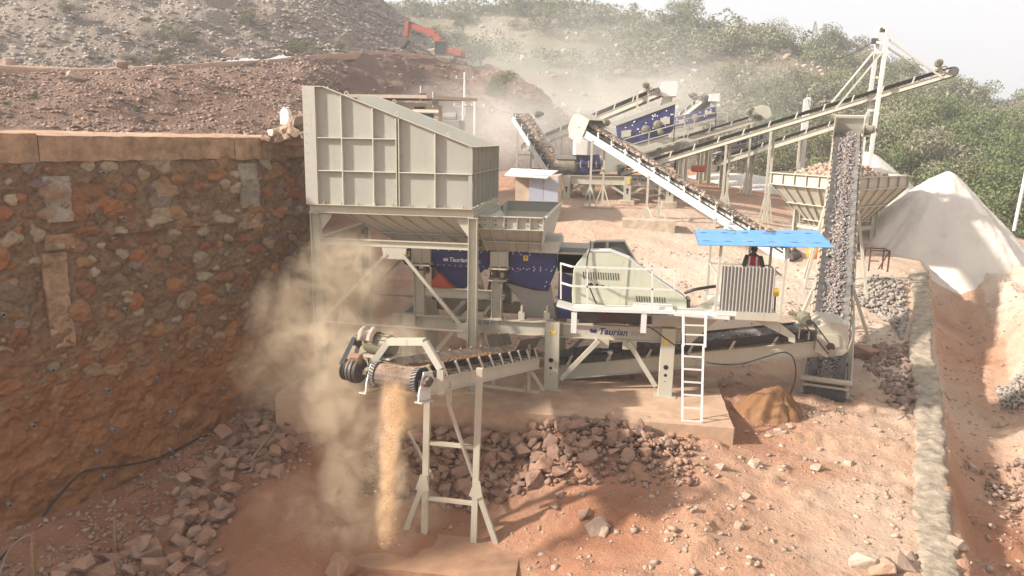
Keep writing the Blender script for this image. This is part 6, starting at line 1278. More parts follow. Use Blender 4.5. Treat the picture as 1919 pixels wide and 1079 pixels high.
c = Z8(408, 640, 50.6); MB().lathe((c.x - .8, 50.6, c.z - .1), (1, 0, 0), [(0, .1), (0, .45), (.2, .5), (1.3, .5), (1.5, .35), (1.5, .1)], 18).build('motor', 'motor', cc); MB().box((c.x - .75, 50.2, c.z + .35), (c.x + .6, 51.0, c.z + .55)).build('motor_cover', 'steel', cc)
MB().prism([Z8(480, 772, 50.3), Z8(590, 772, 50.3), Z8(580, 850, 50.3), Z8(510, 850, 50.3)], (0, 2, 0)).build('outlet_chute', 'greycream', cc)
def screen_unit(name, label, f, poly, Y, depth, rail, bolts=20, boxes=(), exc=(), tray=None, seed=1, legs_=()):
    t = thing(name, label, 'screen', tuple(f(*poly[0], Y))); body = plate(f, poly, Y, depth, 'navy', 'screen_box', t, .02); r_ = random.Random(seed)
    (ax, ay), (bx, by) = poly[0], poly[1]; hgt = poly[-1][1] - poly[0][1]
    k = 0
    while k < bolts:
        u_, v_ = r_.uniform(.04, .96), r_.uniform(.1, .9); x = ax + (bx - ax) * u_; y = ay + (by - ay) * u_ + v_ * (poly[2][1] - poly[1][1]) * .8; 
        if in_poly(x, y, poly): MB().tube(f(x, y, Y - .05), f(x, y, Y + .01), .05, 6).build('bolt', 'logo', t); k += 1
    for (x0, y0, x1, y1) in boxes:
        mb = MB(); mb.prism([f(x0, y0 + 10, Y - .2), f(x1, y0, Y - .2), f(x1, y1 - 10, Y - .2), f(x0, y1, Y - .2)], (0, .25, 0)); mb.build('spring_bracket', 'cream', t)
    for (x, y, r1) in exc: MB().lathe(f(x, y, Y), (0, -1, 0), [(0, .1), (0, r1), (.25, r1), (.3, r1 * .6), (.5, r1 * .5), (.5, .1)], 18).build('exciter', 'motor', t)
    for rr_ in rail:
        pts = [f(x, y, Y - .9) for x, y in rr_]
        for hgt_ in (0, -.5): 
            for a, b_ in zip(pts[:-1], pts[1:]): MB().beam(a + Vector((0, 0, hgt_)), b_ + Vector((0, 0, hgt_)), .06, .06).build('rail', 'cream', t)
        for a, b_ in zip(pts[:-1], pts[1:]):
            n = max(1, int((b_ - a).length / 1.6))
            for k in range(n + 1): q = a.lerp(b_, k / n); MB().beam(q, q - Vector((0, 0, 1.15)), .06, .06).build('rail_post', 'cream', t)
            MB().add([p_ + Vector((0, dy, -1.15 - dz)) for dz in (0, .1) for p_, dy in ((a, -.1), (b_, -.1), (b_, .9), (a, .9))], [(0, 1, 2, 3), (4, 7, 6, 5), (0, 4, 5, 1), (1, 5, 6, 2), (2, 6, 7, 3), (3, 7, 4, 0)]).build('walkway', 'cream', t)
    for tr_ in (tray or []): plate(f, tr_, Y + .1, depth - .3, 'greycream', 'discharge_tray', t, .01)
    for (x, y0) in legs_:
        for Y_ in (Y - .3, Y + depth): a = f(x, y0, Y - .3); a.y = Y_; g = gz(a.x, Y_) - .1; MB().ibeam((a.x, Y_, g), (a.x, Y_, a.z), .3, .3, .03, (1, 0, 0)).build('post', 'cream', t)
    return t
screen_unit('vibrating_screen', 'largest navy vibrating screen with a railed walkway behind the cone crusher', Z8, [(733, 378), (1136, 232), (1122, 402), (1085, 445), (880, 505), (745, 470)], 53.5, 2.2, [[(790, 470), (1130, 372), (1200, 345)]], 34, [(770, 405, 835, 460), (1035, 318, 1098, 375)], [(935, 405, .3), (1015, 372, .3), (1035, 420, .22)],
    [[(650, 560), (990, 450), (1255, 470), (1215, 520), (1060, 560), (760, 680), (650, 700)]], 3, [(760, 640), (1025, 520), (1180, 500)])
MB().prism([Z8(690, 360, 53.4), Z8(1140, 205, 53.4), Z8(1175, 205, 53.4), Z8(1140, 232, 53.4), Z8(735, 380, 53.4)], (0, 2.4, 0)).build('screen_cover', 'greycream', bpy.data.objects['vibrating_screen'])
s2 = screen_unit('vibrating_screen', 'middle navy vibrating screen with a railed platform at its right end', Z8, [(1130, 322), (1410, 250), (1405, 318), (1240, 372), (1130, 400)], 63, 2.2, [[(1125, 350), (1410, 290), (1490, 290)]], 16, [(1335, 275, 1380, 308), (1160, 335, 1195, 370)], [(1270, 325, .3)],
    [[(1100, 440), (1400, 350), (1400, 400), (1250, 450), (1110, 500)]], 5, [(1330, 380), (1220, 420), (1385, 360)])
s3 = screen_unit('vibrating_screen', 'farthest and smallest navy vibrating screen on a tall four legged stand', Z8, [(1455, 500), (1728, 418), (1725, 470), (1640, 500), (1445, 545), (1432, 530)], 60, 2.0, [[(1500, 480), (1690, 430), (1780, 415)]], 12, [(1510, 480, 1550, 515), (1660, 440, 1705, 475)], [(1620, 468, .26)],
    [[(1400, 570), (1500, 535), (1690, 505), (1700, 525), (1480, 580)]], 7, [(1482, 560), (1660, 520)])
g = gz(Z8(1570, 600, 60).x, 60)
for a, b_ in (((1575, 585), (1520, 700)), ((1575, 585), (1640, 700)), ((1575, 585), (1575, 700)), ((1490, 578), (1660, 578))): MB().beam(Z8(*a, 59.7), Z8(*b_, 59.7), .1, .1).build('brace', 'cream', s3)
c = Z8(1112, 180, 54.5); hd = Z8(1095, 135, 54.6)
t, P, L, D, Sd, U = conveyor('screen_feed_conveyor', 'belt conveyor rising right into the white box above the largest screen', Z8(130, 520, 57), Z8(1030, 148, 54.6), 1.0, .35, 1.4, 0, drive=1, lite=True)
for fr in (.25,): sup(t, P, L, fr, 1.3, Sd, pad=False)
MB().beam(P(L - .8, .6, -.3), Z8(945, 268, 54.2), .15, .15).build('support_strut', 'cream', t); MB().beam(Z8(878, 140, 54), Z8(878, 285, 54), .16, .16).build('support_post', 'cream', t)
hx = [Z8(1030, 125, 54), Z8(1050, 85, 54), Z8(1150, 80, 54), Z8(1160, 110, 54), Z8(1145, 180, 54), Z8(1060, 182, 54), Z8(1020, 160, 54)]; MB().prism(hx, (0, 1.8, 0)).build('head_box', 'white', t, bevel=.02)
MB().prism([Z8(1055, 182, 54.3), Z8(1118, 182, 54.3), Z8(1110, 230, 54.3), Z8(1040, 235, 54.3)], (0, 1.2, 0)).build('drop_chute', 'greycream', t)
t, P, L, D, Sd, U = conveyor('screen_feed_conveyor', 'short belt conveyor rising into the white box above the middle screen', Z8(1180, 330, 66), Z8(1350, 195, 64), .9, .35, 1.4, 0, drive=1, lite=True)
MB().prism([Z8(1372, 165, 63.2), Z8(1436, 162, 63.2), Z8(1436, 218, 63.2), Z8(1358, 215, 63.2)], (0, 1.8, 0)).build('head_box', 'white', t, bevel=.02); MB().prism([Z8(1375, 218, 63.4), Z8(1410, 218, 63.4), Z8(1405, 250, 63.4), Z8(1370, 255, 63.4)], (0, 1, 0)).build('drop_chute', 'greycream', t)
t, P, L, D, Sd, U = conveyor('left_transfer_conveyor', 'dust veiled belt conveyor rising left beside the earth cliff', Z8(345, 690, 50), Z8(100, 318, 55), 1.1, .35, 1.2, 900, drive=1, rock_size=(.06, .2), rockmat='tanrock', frame='white', bracket='white'); t.name = 'transfer_conveyor'
for fr in (.45, .85): sup(t, P, L, fr, 1.3, Sd, pad=False)
t, P, L, D, Sd, U = conveyor('transfer_conveyor', 'belt conveyor rising right from under the largest screen with a pale hood', Z8(900, 560, 59), Z8(1690, 325, 59), .9, .3, 1.5, 0, drive=1, lite=True)
box_hood(P, L, .9, t, 'cream', -.3, .8, .9, -.2)
for fr in (.93,): sup(t, P, L, fr, 1.2, Sd, pad=False, spread=.3)
# tall stacker with its mast
t, P, L, D, Sd, U = conveyor('stacker_conveyor', 'longest thin stacker conveyor reaching far right, hung by rods from the tall mast', Z8(790, 690, 52), at(1786, 134, 46), .9, .26, 1.55, 0, drive=1, lite=True, brk_h=.3)
for fr in (.36, .50): sup(t, P, L, fr, 1.3, Sd, pad=False, spread=.3)
for (u0, v0, u1, v1, Y) in ((1075, 62, 985, 700, 47.2), (1125, 57, 1015, 860, 46.0)):
    a, b_ = Z6(u0, v0, Y), Z6(u1, v1, Y); 
    if u0 == 1125: b_ = Z6(1012, 880, Y)
    d_ = (b_ - a) / (b_.z - a.z); zz = gz(b_.x, b_.y); b_ = a + d_ * (zz - a.z); MB().beam(b_, a, .20, .18, (0, 1, 0)).build('mast_post', 'white', t)
for (x0, y0, x1, y1) in ((1072, 70, 1125, 66), (1036, 352, 1070, 354), (1010, 543, 1040, 545), (1060, 150, 1110, 160), (1050, 205, 1095, 210)): MB().beam(Z6(x0, y0, 46.8), Z6(x1, y1, 46.1), .14, .12).build('mast_tie', 'cream', t)
for (x0, y0, x1, y1, Y0_, Y1_) in ((1126, 135, 1438, 358, 46, 45.5), (1075, 150, 1350, 335, 47, 46.8), (1040, 208, 797, 500, 47, 48.2), (1092, 205, 805, 552, 46, 46.6)): MB().beam(Z6(x0, y0, Y0_), Z6(x1, y1, Y1_), .10, .10).build('stay_rod', 'cream', t)
c = Z6(1047, 143, 46.9); MB().box((c.x - .15, c.y, c.z - .15), (c.x + .15, c.y + .2, c.z + .15)).build('lamp_bracket', 'darksteel', t); c = Z6(1098, 78, 46.4); MB().box((c.x - .15, c.y, c.z - .12), (c.x + .15, c.y + .2, c.z + .12)).build('sheave', 'darksteel', t)
c = P(L + .1, 0, -.1); 
t, P, L, D, Sd, U = conveyor('stacker_conveyor', 'second lower stacker conveyor rising right behind the receiving hopper', Z6(140, 840, 60), Z6(955, 582, 57), .9, .35, 1.6, 0, drive=1, lite=True)
for fr in (.6,): sup(t, P, L, fr, 1.2, Sd, pad=False, spread=.3)
MB().beam(Z6(765, 552, 57), Z6(968, 630, 57), .16, .14).build('guide_beam', 'cream', t)
c = Z6(635, 680, 60); tp, bt_ = Z6(657, 468, 60), Z6(617, 900, 60); bt_.z = gz(bt_.x, 60); po = MB().beam(bt_, tp, .45, .35, (0, 1, 0)).build('post', 'polec', thing('floodlight_pole', 'pale tapered pole topped by lamps left of the receiving hopper', 'pole', tuple(bt_)))
for dx in (-.3, .35): MB().box((tp.x + dx - .12, 59.8, tp.z - .05), (tp.x + dx + .12, 60.1, tp.z + .15)).build('lamp', 'darksteel', po.parent)
# control shed and building
sh = thing('grey_shed', 'small dusty grey sheet shed with a pale flat roof left of the cone crusher', 'shed', tuple(gp(Z8(230, 900, 44)))); sh.name = 'shed'
x0, x1 = Z8(145, 900, 43.5).x, Z8(342, 900, 43.5).x; zb_ = gz((x0 + x1) / 2, 43.5) - .4; zt_ = Z8(240, 738, 43.5).z
MB().box((x0, 43.5, zb_), ((x0 + x1) / 2 - .01, 43.56, zt_)).build('front_panel', 'shedgrey', sh); MB().box(((x0 + x1) / 2 + .01, 43.49, zb_), (x1, 43.55, zt_)).build('front_panel', 'shedgrey', sh)
MB().box((x0 + .01, 43.56, zb_), (x1 - .01, 46.3, zt_ + .2)).build('side_walls', 'plaster', sh); xl = Z8(58, 900, 44.6).x; MB().box((xl, 44.4, zb_), (x0 + .02, 46.2, zt_ + .15)).build('side_annex', 'plaster', sh)
MB().quadslab((xl - .5, 43.2, zt_ + .12), (x0 + 1.1, 42.9, zt_ + .05), (x1 - .3, 46.6, zt_ + .32), (xl - .6, 46.6, zt_ + .4), .06).build('roof', 'polec', sh)
bd = thing('control_building', 'dusty plastered building with a flat roof and lamps behind the big feed hopper', 'building', tuple(gp(at(770, 250, 46))))
a, b_ = at(672, 190, 46), at(800, 195, 46); z0 = gz(a.x, 46) - 1; MB().box((a.x, 46, z0), (b_.x, 50, at(740, 192, 46).z)).build('wall', 'plaster', bd)
zr = at(740, 184, 45.6).z; MB().quadslab((at(640, 180, 45.3).x, 45.3, zr), (at(800, 184, 45.3).x, 45.3, zr), (at(832, 184, 45.3).x + 1.0, 50.5, zr + .1), (at(640, 180, 45.3).x, 50.5, zr + .1), .2).build('roof_slab', 'plaster', bd)
MB().box((at(776, 205, 45.8).x, 45.9, at(776, 216, 45.9).z), (at(795, 205, 45.8).x, 45.99, at(776, 200, 45.9).z)).build('window', 'black', bd); MB().box((at(793, 205, 45.8).x, 45.85, z0 + 1), (at(812, 205, 45.8).x, 45.98, at(776, 208, 45.9).z)).build('door', 'blue', bd)
MB().quadslab((at(770, 212, 44.6).x, 44.6, at(800, 212, 44.6).z), (at(822, 212, 44.6).x, 44.6, at(800, 212, 44.6).z), (at(822, 212, 46).x, 45.9, at(800, 206, 46).z), (at(775, 212, 46).x, 45.9, at(800, 206, 46).z), .06).build('awning', 'plaster', bd)
for u, v in ((788, 176), (811, 188)): q = at(u, v, 45.6); MB().beam((q.x, q.y, q.z - .4), (q.x, q.y, q.z + .5), .06, .06).build('lamp_post', 'polec', bd); MB().box((q.x - .0, q.y - .2, q.z - .25), (q.x + .35, q.y - .05, q.z + .05)).build('floodlight', 'darksteel', bd)
q = at(614, 168, 46); MB().beam((q.x, q.y, q.z - 1.5), (q.x, q.y, q.z + .2), .07, .07).build('lamp_post', 'polec', bd)
# electric poles and wires
def epole(u, v0, Y, label, cross=True, zb=None):
    tp = at(u, v0, Y); g = zb if zb is not None else gz(tp.x, Y); t = thing('electric_pole', label, 'pole', (tp.x, Y, g)); MB().tube((tp.x, Y, g - .3), (tp.x, Y, tp.z), .16, 10, .10).build('shaft', 'polec', t)
    if cross: MB().beam((tp.x - .9, Y, tp.z - .6), (tp.x + .9, Y, tp.z - .6), .1, .1).build('crossarm', 'steel', t); [MB().lathe((tp.x + k, Y, tp.z - .55), (0, 0, 1), [(0, .05), (.1, .08), (.2, .05)], 8).build('insulator', 'polec', t) for k in (-.8, 0, .8)]
    return tp
e1 = epole(871, 135, 72, 'tall electric pole in front of the earth cliff'); e2 = epole(868, 186, 66, 'left pole of the transformer frame below the cliff'); e3 = epole(890, 187, 66, 'right pole of the transformer frame below the cliff')
tf = thing('transformer', 'grey transformer between two poles below the cliff', 'transformer', tuple(gp(at(868, 250, 65.5)))); c = at(846, 232, 60); MB().box((c.x - .8, 59, c.z - 1.2), (c.x + .9, 61, c.z + .3)).build('tank', 'steel', tf, bevel=.05); MB().lathe((c.x - .6, 60, c.z + .5), (1, 0, 0), [(0, .35), (1, .35)], 14).build('conservator', 'steel', tf)
for k in range(3): MB().tube((c.x - .5 + k * .5, 60, c.z + .3), (c.x - .5 + k * .5, 60, c.z + .75), .06).build('bushing', 'polec', tf)
def wire(a, b_, sag, label, r_=.02):
    a, b_ = Vector(a), Vector(b_); pts = [a.lerp(b_, k / 14) - Vector((0, 0, sag * 4 * (k / 14) * (1 - k / 14))) for k in range(15)]; tag(MB().path(pts, r_, 5).build('wire', 'cable', origin=tuple(a)), label, 'wire')
wire(e1 - Vector((0, 0, .5)), Z8(120, 300, 56), 1.0, 'thin sagging wire from the tall pole toward the far left conveyor'); wire(Z6(1040, 145, 46.9), Z6(750, 238, 90), .5, 'thin wire running left from the mast top across the sky', .03); wire(Z6(660, 475, 60), Z6(820, 455, 50), 1.6, 'thin wire sagging between the pale pole and the stacker')
# red tank, pipes and a white pole at right
q = Z8(1288, 690, 57); rt = MB().box((q.x - .5, 56.6, q.z), (q.x + .5, 57.4, q.z + .5)).build('fuel_tank', 'redpaint', bevel=.08, origin=tuple(q)); tag(rt, 'small red tank on the white sand under the far screens', 'tank')
q0, q1 = at(1903, 412, 45), at(1921, 330, 45); tag(MB().tube(q0 - Vector((0, 0, .6)), q1 + (q1 - q0) * .3, .09, 10).build('pole', 'polec', origin=tuple(q0)), 'pale thin pole leaning at the right edge of the picture', 'pole')
for (u, v, Y, w_, lb) in ((1470, 380, 45, 1.1, 'concrete footing block left of the receiving hopper'), (1215, 408, 44, 1.5, 'long concrete footing block under the feed conveyor posts')):
    q = at(u, v, Y); z = gz(q.x, Y); tag(rough_box((q.x - w_, Y - .8, z - .5), (q.x + w_, Y + .6, z + .45), amp=.04).build('footing_block', 'concrete', origin=(q.x, Y, z)), lb, 'footing')
# lattice pylon on the ridge
py = thing('lattice_pylon', 'thin grey lattice pylon on the ridge against the sky', 'pylon', tuple(at(1527, 120, 185))); b0 = at(1527, 120, 185); tp = at(1528, 40, 185); H_ = tp.z - b0.z
cr4 = lambda f_: [Vector((b0.x + (tp.x - b0.x) * f_ + sx * (1.5 * (1 - f_) + .12), b0.y + sy * (1.5 * (1 - f_) + .12), b0.z + H_ * f_)) for sx, sy in ((-1, -1), (1, -1), (1, 1), (-1, 1))]
for i in range(4): MB().beam(cr4(0)[i], cr4(1)[i], .16, .16).build('leg', 'steel', py)
mb = MB()
for k in range(9):
    A_, B_ = cr4(k / 9), cr4((k + 1) / 9)
    for i in range(4): j = (i + 1) % 4; mb.beam(A_[i], B_[j], .09, .09); mb.beam(A_[j], A_[i], .08, .08)
mb.build('lattice', 'steel', py)
# ------------------------------------------------------------------ excavator on the bench
EY = 90; E8 = lambda x, y, Y=EY: at(700 + x / 3, y / 3, Y)
ex = thing('excavator', 'red tracked excavator with its boom raised, digging on the high bench', 'excavator', tuple(E8(400, 340)))
plate(E8, [(400, 270), (480, 275), (494, 285), (492, 315), (400, 308)], EY - 1.2, 2.6, 'excred', 'counterweight', ex, .05)
plate(E8, [(345, 300), (440, 312), (440, 325), (350, 318)], EY - 1.3, 2.8, 'darksteel', 'turntable_deck', ex)
plate(E8, [(345, 238), (360, 230), (400, 232), (400, 302), (342, 296)], EY - 1.35, 1.1, 'glass', 'cab', ex, .05)
plate(E8, [(340, 225), (402, 228), (402, 234), (340, 232)], EY - 1.4, 1.2, 'excred', 'cab_roof', ex)
for a, b_, w_, h_ in (((365, 230), (345, 192), .5, .75), ((345, 192), (300, 172), .5, .8), ((300, 172), (190, 142), .45, .6)): MB().beam(E8(*a, EY - .1), E8(*b_, EY - .1), w_, h_).build('boom', 'excred', ex)
MB().beam(E8(192, 118, EY - .1), E8(186, 205, EY - .1), .4, .75, (0, 1, 0)).build('dipper_arm', 'excred', ex)
MB().tube(E8(200, 120, EY - .1), E8(300, 165, EY - .1), .12).build('hydraulic_ram', 'darksteel', ex); MB().tube(E8(176, 135, EY - .1), E8(172, 210, EY - .1), .1).build('hydraulic_ram', 'darksteel', ex)
plate(E8, [(130, 232), (180, 205), (195, 225), (170, 262), (150, 272), (140, 262)], EY - .7, 1.2, 'darksteel', 'bucket', ex, .04)
for dy in (-1.3, .7):
    c0, c1 = E8(362, 330, EY + dy), E8(440, 335, EY + dy); mb = MB(); pts = []
    c0.z = c1.z = E8(400, 328).z
    for k in range(9): an = math.pi / 2 + math.pi * k / 8; pts.append(c0 + Vector((math.cos(an) * .45, 0, math.sin(an) * .45)))
    for k in range(9): an = -math.pi / 2 + math.pi * k / 8; pts.append(c1 + Vector((math.cos(an) * .45, 0, math.sin(an) * .45)))
    tk = mb.prism(pts, (0, .55, 0)).build('track', 'darksteel', ex)
    for k in range(5): MB().lathe(c0.lerp(c1, k / 4) + Vector((0, -.03, 0)), (0, 1, 0), [(0, .05), (0, .2), (.05, .2)], 10).build('track_wheel', 'steel', tk)
for (u, v, w_, lb) in ((782, 96, 1.6, 'large tan rock block left of the excavator'), (812, 103, 1.4, 'pale slanted rock slab beside the excavator'), (765, 88, 1.1, 'rough rock at the foot of the slope under the excavator bucket')):
    q = at(u, v, 95); o = boulder(q, w_, lb, None, tan=True, rnd=rg, tilt=.3); o.name = 'rock'
for (u, v, s_, Y) in ((228, 122, .7, 45), (143, 142, .8, 40), (12, 118, .9, 43), (515, 114, .5, 64), (428, 96, 1.0, 60), (548, 66, .8, 80), (60, 75, .6, 60)):
    o = boulder(at(u, v, Y), s_ * .65, {228: 'square tan block on the bench lip at left', 143: 'flat pale slab just below the bench lip', 12: 'tan block at the far left end of the bench', 515: 'small orange block on the bench lip near the middle', 428: 'dusty brown boulder resting above the bench', 548: 'long orange rock high on the grey slope', 60: 'pale boulder high on the left of the grey slope'}[u], None, tan=True, rnd=rg, tilt=.2); o.name = 'rock'
# ------------------------------------------------------------------ vegetation
def leafmat(name, a, b_, c_):
    m, nt, b = newmat(name); g = _n(nt, 'ShaderNodeNewGeometry'); oi = _n(nt, 'ShaderNodeObjectInfo')
    f = mth(nt, 'FRACT', mth(nt, 'ADD', mth(nt, 'MULTIPLY', g.outputs['Random Per Island'], .75), oi.outputs['Random']))
    nt.links.new(ramp(nt, [(0, a), (.5, b_), (1, c_)], f), b.inputs['Base Color']); b.inputs['Roughness'].default_value = .8; b.inputs['Specular IOR Level'].default_value = .15
    return m
MT['leaf_olive'] = leafmat('dusty olive leaves', (.10, .11, .05), (.15, .155, .07), (.22, .21, .11))
MT['leaf_green'] = leafmat('bright green leaves', (.075, .10, .035), (.11, .14, .05), (.17, .185, .08))
MT['leaf_grey'] = leafmat('dry grey green leaves', (.17, .155, .095), (.23, .21, .135), (.30, .26, .18))
MT['bark'] = plain('dry bark', (.16, .11, .07), .9)
def crown_arrays(seed, n, leaf, flat=.72, blobs=9):
    r_ = np.random.RandomState(seed); B_ = r_.normal(0, .42, (blobs, 3)); B_[:, 2] = B_[:, 2] * .55; rr_ = r_.uniform(.28, .5, blobs)
    k = r_.randint(0, blobs, n); d = r_.normal(size=(n, 3)); d /= np.linalg.norm(d, axis=1, keepdims=True); rad = rr_[k] * r_.uniform(.45, 1.08, n)
    c = B_[k] + d * rad[:, None]; c[:, 2] = c[:, 2] * flat + .62
    a = r_.normal(size=(n, 3)); a += d * .0; a /= np.linalg.norm(a, axis=1, keepdims=True); b2 = np.cross(a, d + r_.normal(0, .5, (n, 3))); b2 /= np.linalg.norm(b2, axis=1, keepdims=True) + 1e-9
    s_ = leaf * r_.uniform(.6, 1.4, n)[:, None]
    V = np.stack([c - a * s_, c + b2 * s_ * .6, c + a * s_, c - b2 * s_ * .6], 1).reshape(-1, 3); return V
def quads_mesh(name, V, mat):
    me = bpy.data.meshes.new(name); n = len(V) // 4; me.vertices.add(len(V)); me.vertices.foreach_set('co', V.reshape(-1).astype(np.float32)); me.loops.add(n * 4); me.loops.foreach_set('vertex_index', np.arange(n * 4, dtype=np.int32))
    me.polygons.add(n); me.polygons.foreach_set('loop_start', np.arange(0, n * 4, 4, dtype=np.int32)); me.polygons.foreach_set('loop_total', np.full(n, 4, np.int32)); me.update(calc_edges=True); me.materials.append(MT[mat]); return me
def trunk_mesh(seed):
    r_ = random.Random(seed); mb = MB(); mb.path([(0, 0, -.25), (.02, .01, .2), (r_.uniform(-.08, .08), r_.uniform(-.08, .08), .5)], [.05, .04, .025], 6)
    for k in range(5): an = r_.uniform(0, 6.28); mb.path([(0, 0, .12 + k * .06), (.16 * math.cos(an), .16 * math.sin(an), .4 + .04 * k), (.34 * math.cos(an), .34 * math.sin(an), .66)], [.028, .018, .008], 5)
    me = bpy.data.meshes.new('trunk'); me.from_pydata(mb.v, [], mb.f); me.materials.append(MT['bark']); return me
TR = [trunk_mesh(k) for k in range(3)]
CR = {}
for mt_ in ('leaf_olive', 'leaf_green', 'leaf_grey'):
    for lv, (n_, lf) in {'near': (4200, .026), 'mid': (1500, .038)}.items():
        CR[mt_, lv] = [quads_mesh('crown', crown_arrays(k * 13 + 5, n_, lf, blobs=7 + 3 * (k % 3)), mt_) for k in range(4)]
def pxy(p):
    q = _M @ (np.array(p) - np.array(CAM)); return 959.5 + FPX * q[0] / q[2], 539.5 + FPX * q[1] / q[2], q[2]
rt_ = random.Random(77)
def tree(p, h, mt_, label, group, name='tree', lv=None, cat='tree', squash=1.0):
    d = (Vector(p) - CAM).length; lv = lv or ('near' if h / d > .035 else 'mid'); t = thing(name, label, cat, tuple(p), group); rz = rt_.uniform(0, 6.28)
    for nm, me in (('crown', rt_.choice(CR[mt_, lv])), ('trunk', rt_.choice(TR))):
        o = bpy.data.objects.new(nm, me); S.collection.objects.link(o); o.parent = t; w = h * .95
        o.scale = (w * squash, w * squash, h); o.rotation_euler = (0, 0, rz)
    return t
rsv = np.random.RandomState(12); cand = []
ny, nx, _ = HG.shape
for _ in range(7000):
    i, j = rsv.uniform(.12, .80) * (ny - 1), rsv.uniform(0, 1) * (nx - 1); p = HG[int(i), int(j)]; u, v, d = pxy(p)
    if not (-60 < u < 1980 and -60 < v < 620): continue
    f = vfbm(np.array([p[0] * .03 + 7]), np.array([p[1] * .03 + p[2] * .05]), 4)[0]
    ridge_ = i / (ny - 1) > .70
    if not ridge_ and rsv.rand() > .20 + f * 1.9 + max(0, (u - 1100) / 2000): continue
    h = (1.0 + 4.4 * rsv.rand() ** 2.2) * (1.1 if ridge_ else .85); right = max(0, (u - 1450) / 450) * max(0, (v - 230) / 150)
    mt_ = 'leaf_green' if rsv.rand() < .06 + right * 1.1 else ('leaf_grey' if rsv.rand() < .30 else 'leaf_olive')
    cand.append((h / d, p, h, mt_, u, v))
ub_ = [(1500, 330), (1545, 352), (1450, 318), (1380, 330), (1640, 300), (1700, 345), (1745, 335), (1810, 380), (1850, 405), (1885, 380), (1905, 420), (1870, 350), (1915, 340), (1830, 335), (1790, 330), (1900, 300), (1840, 290), (1915, 270), (1700, 300), (1660, 330), (1590, 330), (1560, 300), (1480, 290)]
for u, v in ub_:
    k = int(np.interp(u, hu, np.arange(len(hu))) / (len(hu) - 1) * (nx - 1)); col = HG[int(ny * .02):int(ny * .8), k]; pv = [abs(pxy(q)[1] - v - 14) for q in col[::2]]; p = col[::2][int(np.argmin(pv))]; d = pxy(p)[2]
    mt_ = 'leaf_green' if u > 1640 and v > 290 and rsv.rand() < .8 else 'leaf_olive'; cand.append((9, p, 2.8 + 1.9 * rsv.rand() if u > 1400 else 2.4, mt_, u, v))
cand.sort(key=lambda c: -c[0])
G3 = {'leaf_green': ('fresh green bushy tree on the scrub hill behind the yard', 'fresh green trees on the hill'), 'leaf_grey': ('dry grey green tree on the scrub hill behind the yard', 'dry grey trees on the hill'), 'leaf_olive': ('dusty olive tree on the scrub hill behind the yard', 'dusty olive trees on the hill')}
for (_, p, h, mt_, u, v) in cand[:290]: tree((p[0], p[1], p[2] - .2), h * 1.15, mt_, G3[mt_][0], G3[mt_][1])
LOW = {mt_: [crown_arrays(k * 7 + 3, 300, .07, blobs=8) for k in range(6)] for mt_ in G3}
for mt_, nm in (('leaf_green', 'fresh green scrub covering the far hill'), ('leaf_grey', 'dry grey green scrub covering the far hill'), ('leaf_olive', 'dusty olive scrub covering the far hill')):
    V = []
    for (_, p, h, m_, u, v) in cand[290:]:
        if m_ != mt_: continue
        a = rsv.uniform(0, 6.28); c, s_ = math.cos(a), math.sin(a); q = LOW[mt_][rsv.randint(6)] * h * np.array([1, 1, .95]); V.append(q @ np.array([[c, s_, 0], [-s_, c, 0], [0, 0, 1]]) + p)
    if V: o = bpy.data.objects.new('scrub', quads_mesh('scrub', np.concatenate(V), mt_)); S.collection.objects.link(o); tag(o, nm, 'scrub', kind='stuff')
# undergrowth
pts = []; 
for _ in range(5200):
    i, j = rsv.uniform(.05, .78) * (ny - 1), rsv.uniform(0, 1) * (nx - 1); pts.append(HG[int(i), int(j)])
V = [LOW['leaf_olive'][rsv.randint(6)][:4 * 34] * rsv.uniform(.5, 1.5) * np.array([1.5, 1.5, .7]) + p for p in pts]; o = bpy.data.objects.new('undergrowth', quads_mesh('undergrowth', np.concatenate(V), 'leaf_grey')); S.collection.objects.link(o); tag(o, 'low dry grass and undergrowth on the far hill', 'undergrowth', kind='stuff')
pts, _j = grid_pts(HG, 1500, rsv, (.1, .75), (0, 1)); tag(scatter('hill_rocks', pts, rsv.uniform(.4, 1.6, len(pts)), 'tanrock', .8, seed=51), 'pale rocks scattered over the scrub hill', 'rocks', kind='stuff')
# trees along the far ridge at right
F2 = obj_grid(hill2, 20, 80); V = []
for _ in range(260): p = F2[rsv.randint(4, 10), rsv.randint(0, 80)]; V.append(LOW['leaf_olive'][rsv.randint(6)] * rsv.uniform(4, 7) + p)
o = bpy.data.objects.new('far_woodland', quads_mesh('far_woodland', np.concatenate(V), 'leaf_olive')); S.collection.objects.link(o); tag(o, 'hazy woodland on the most distant ridge at right', 'woodland', kind='stuff')
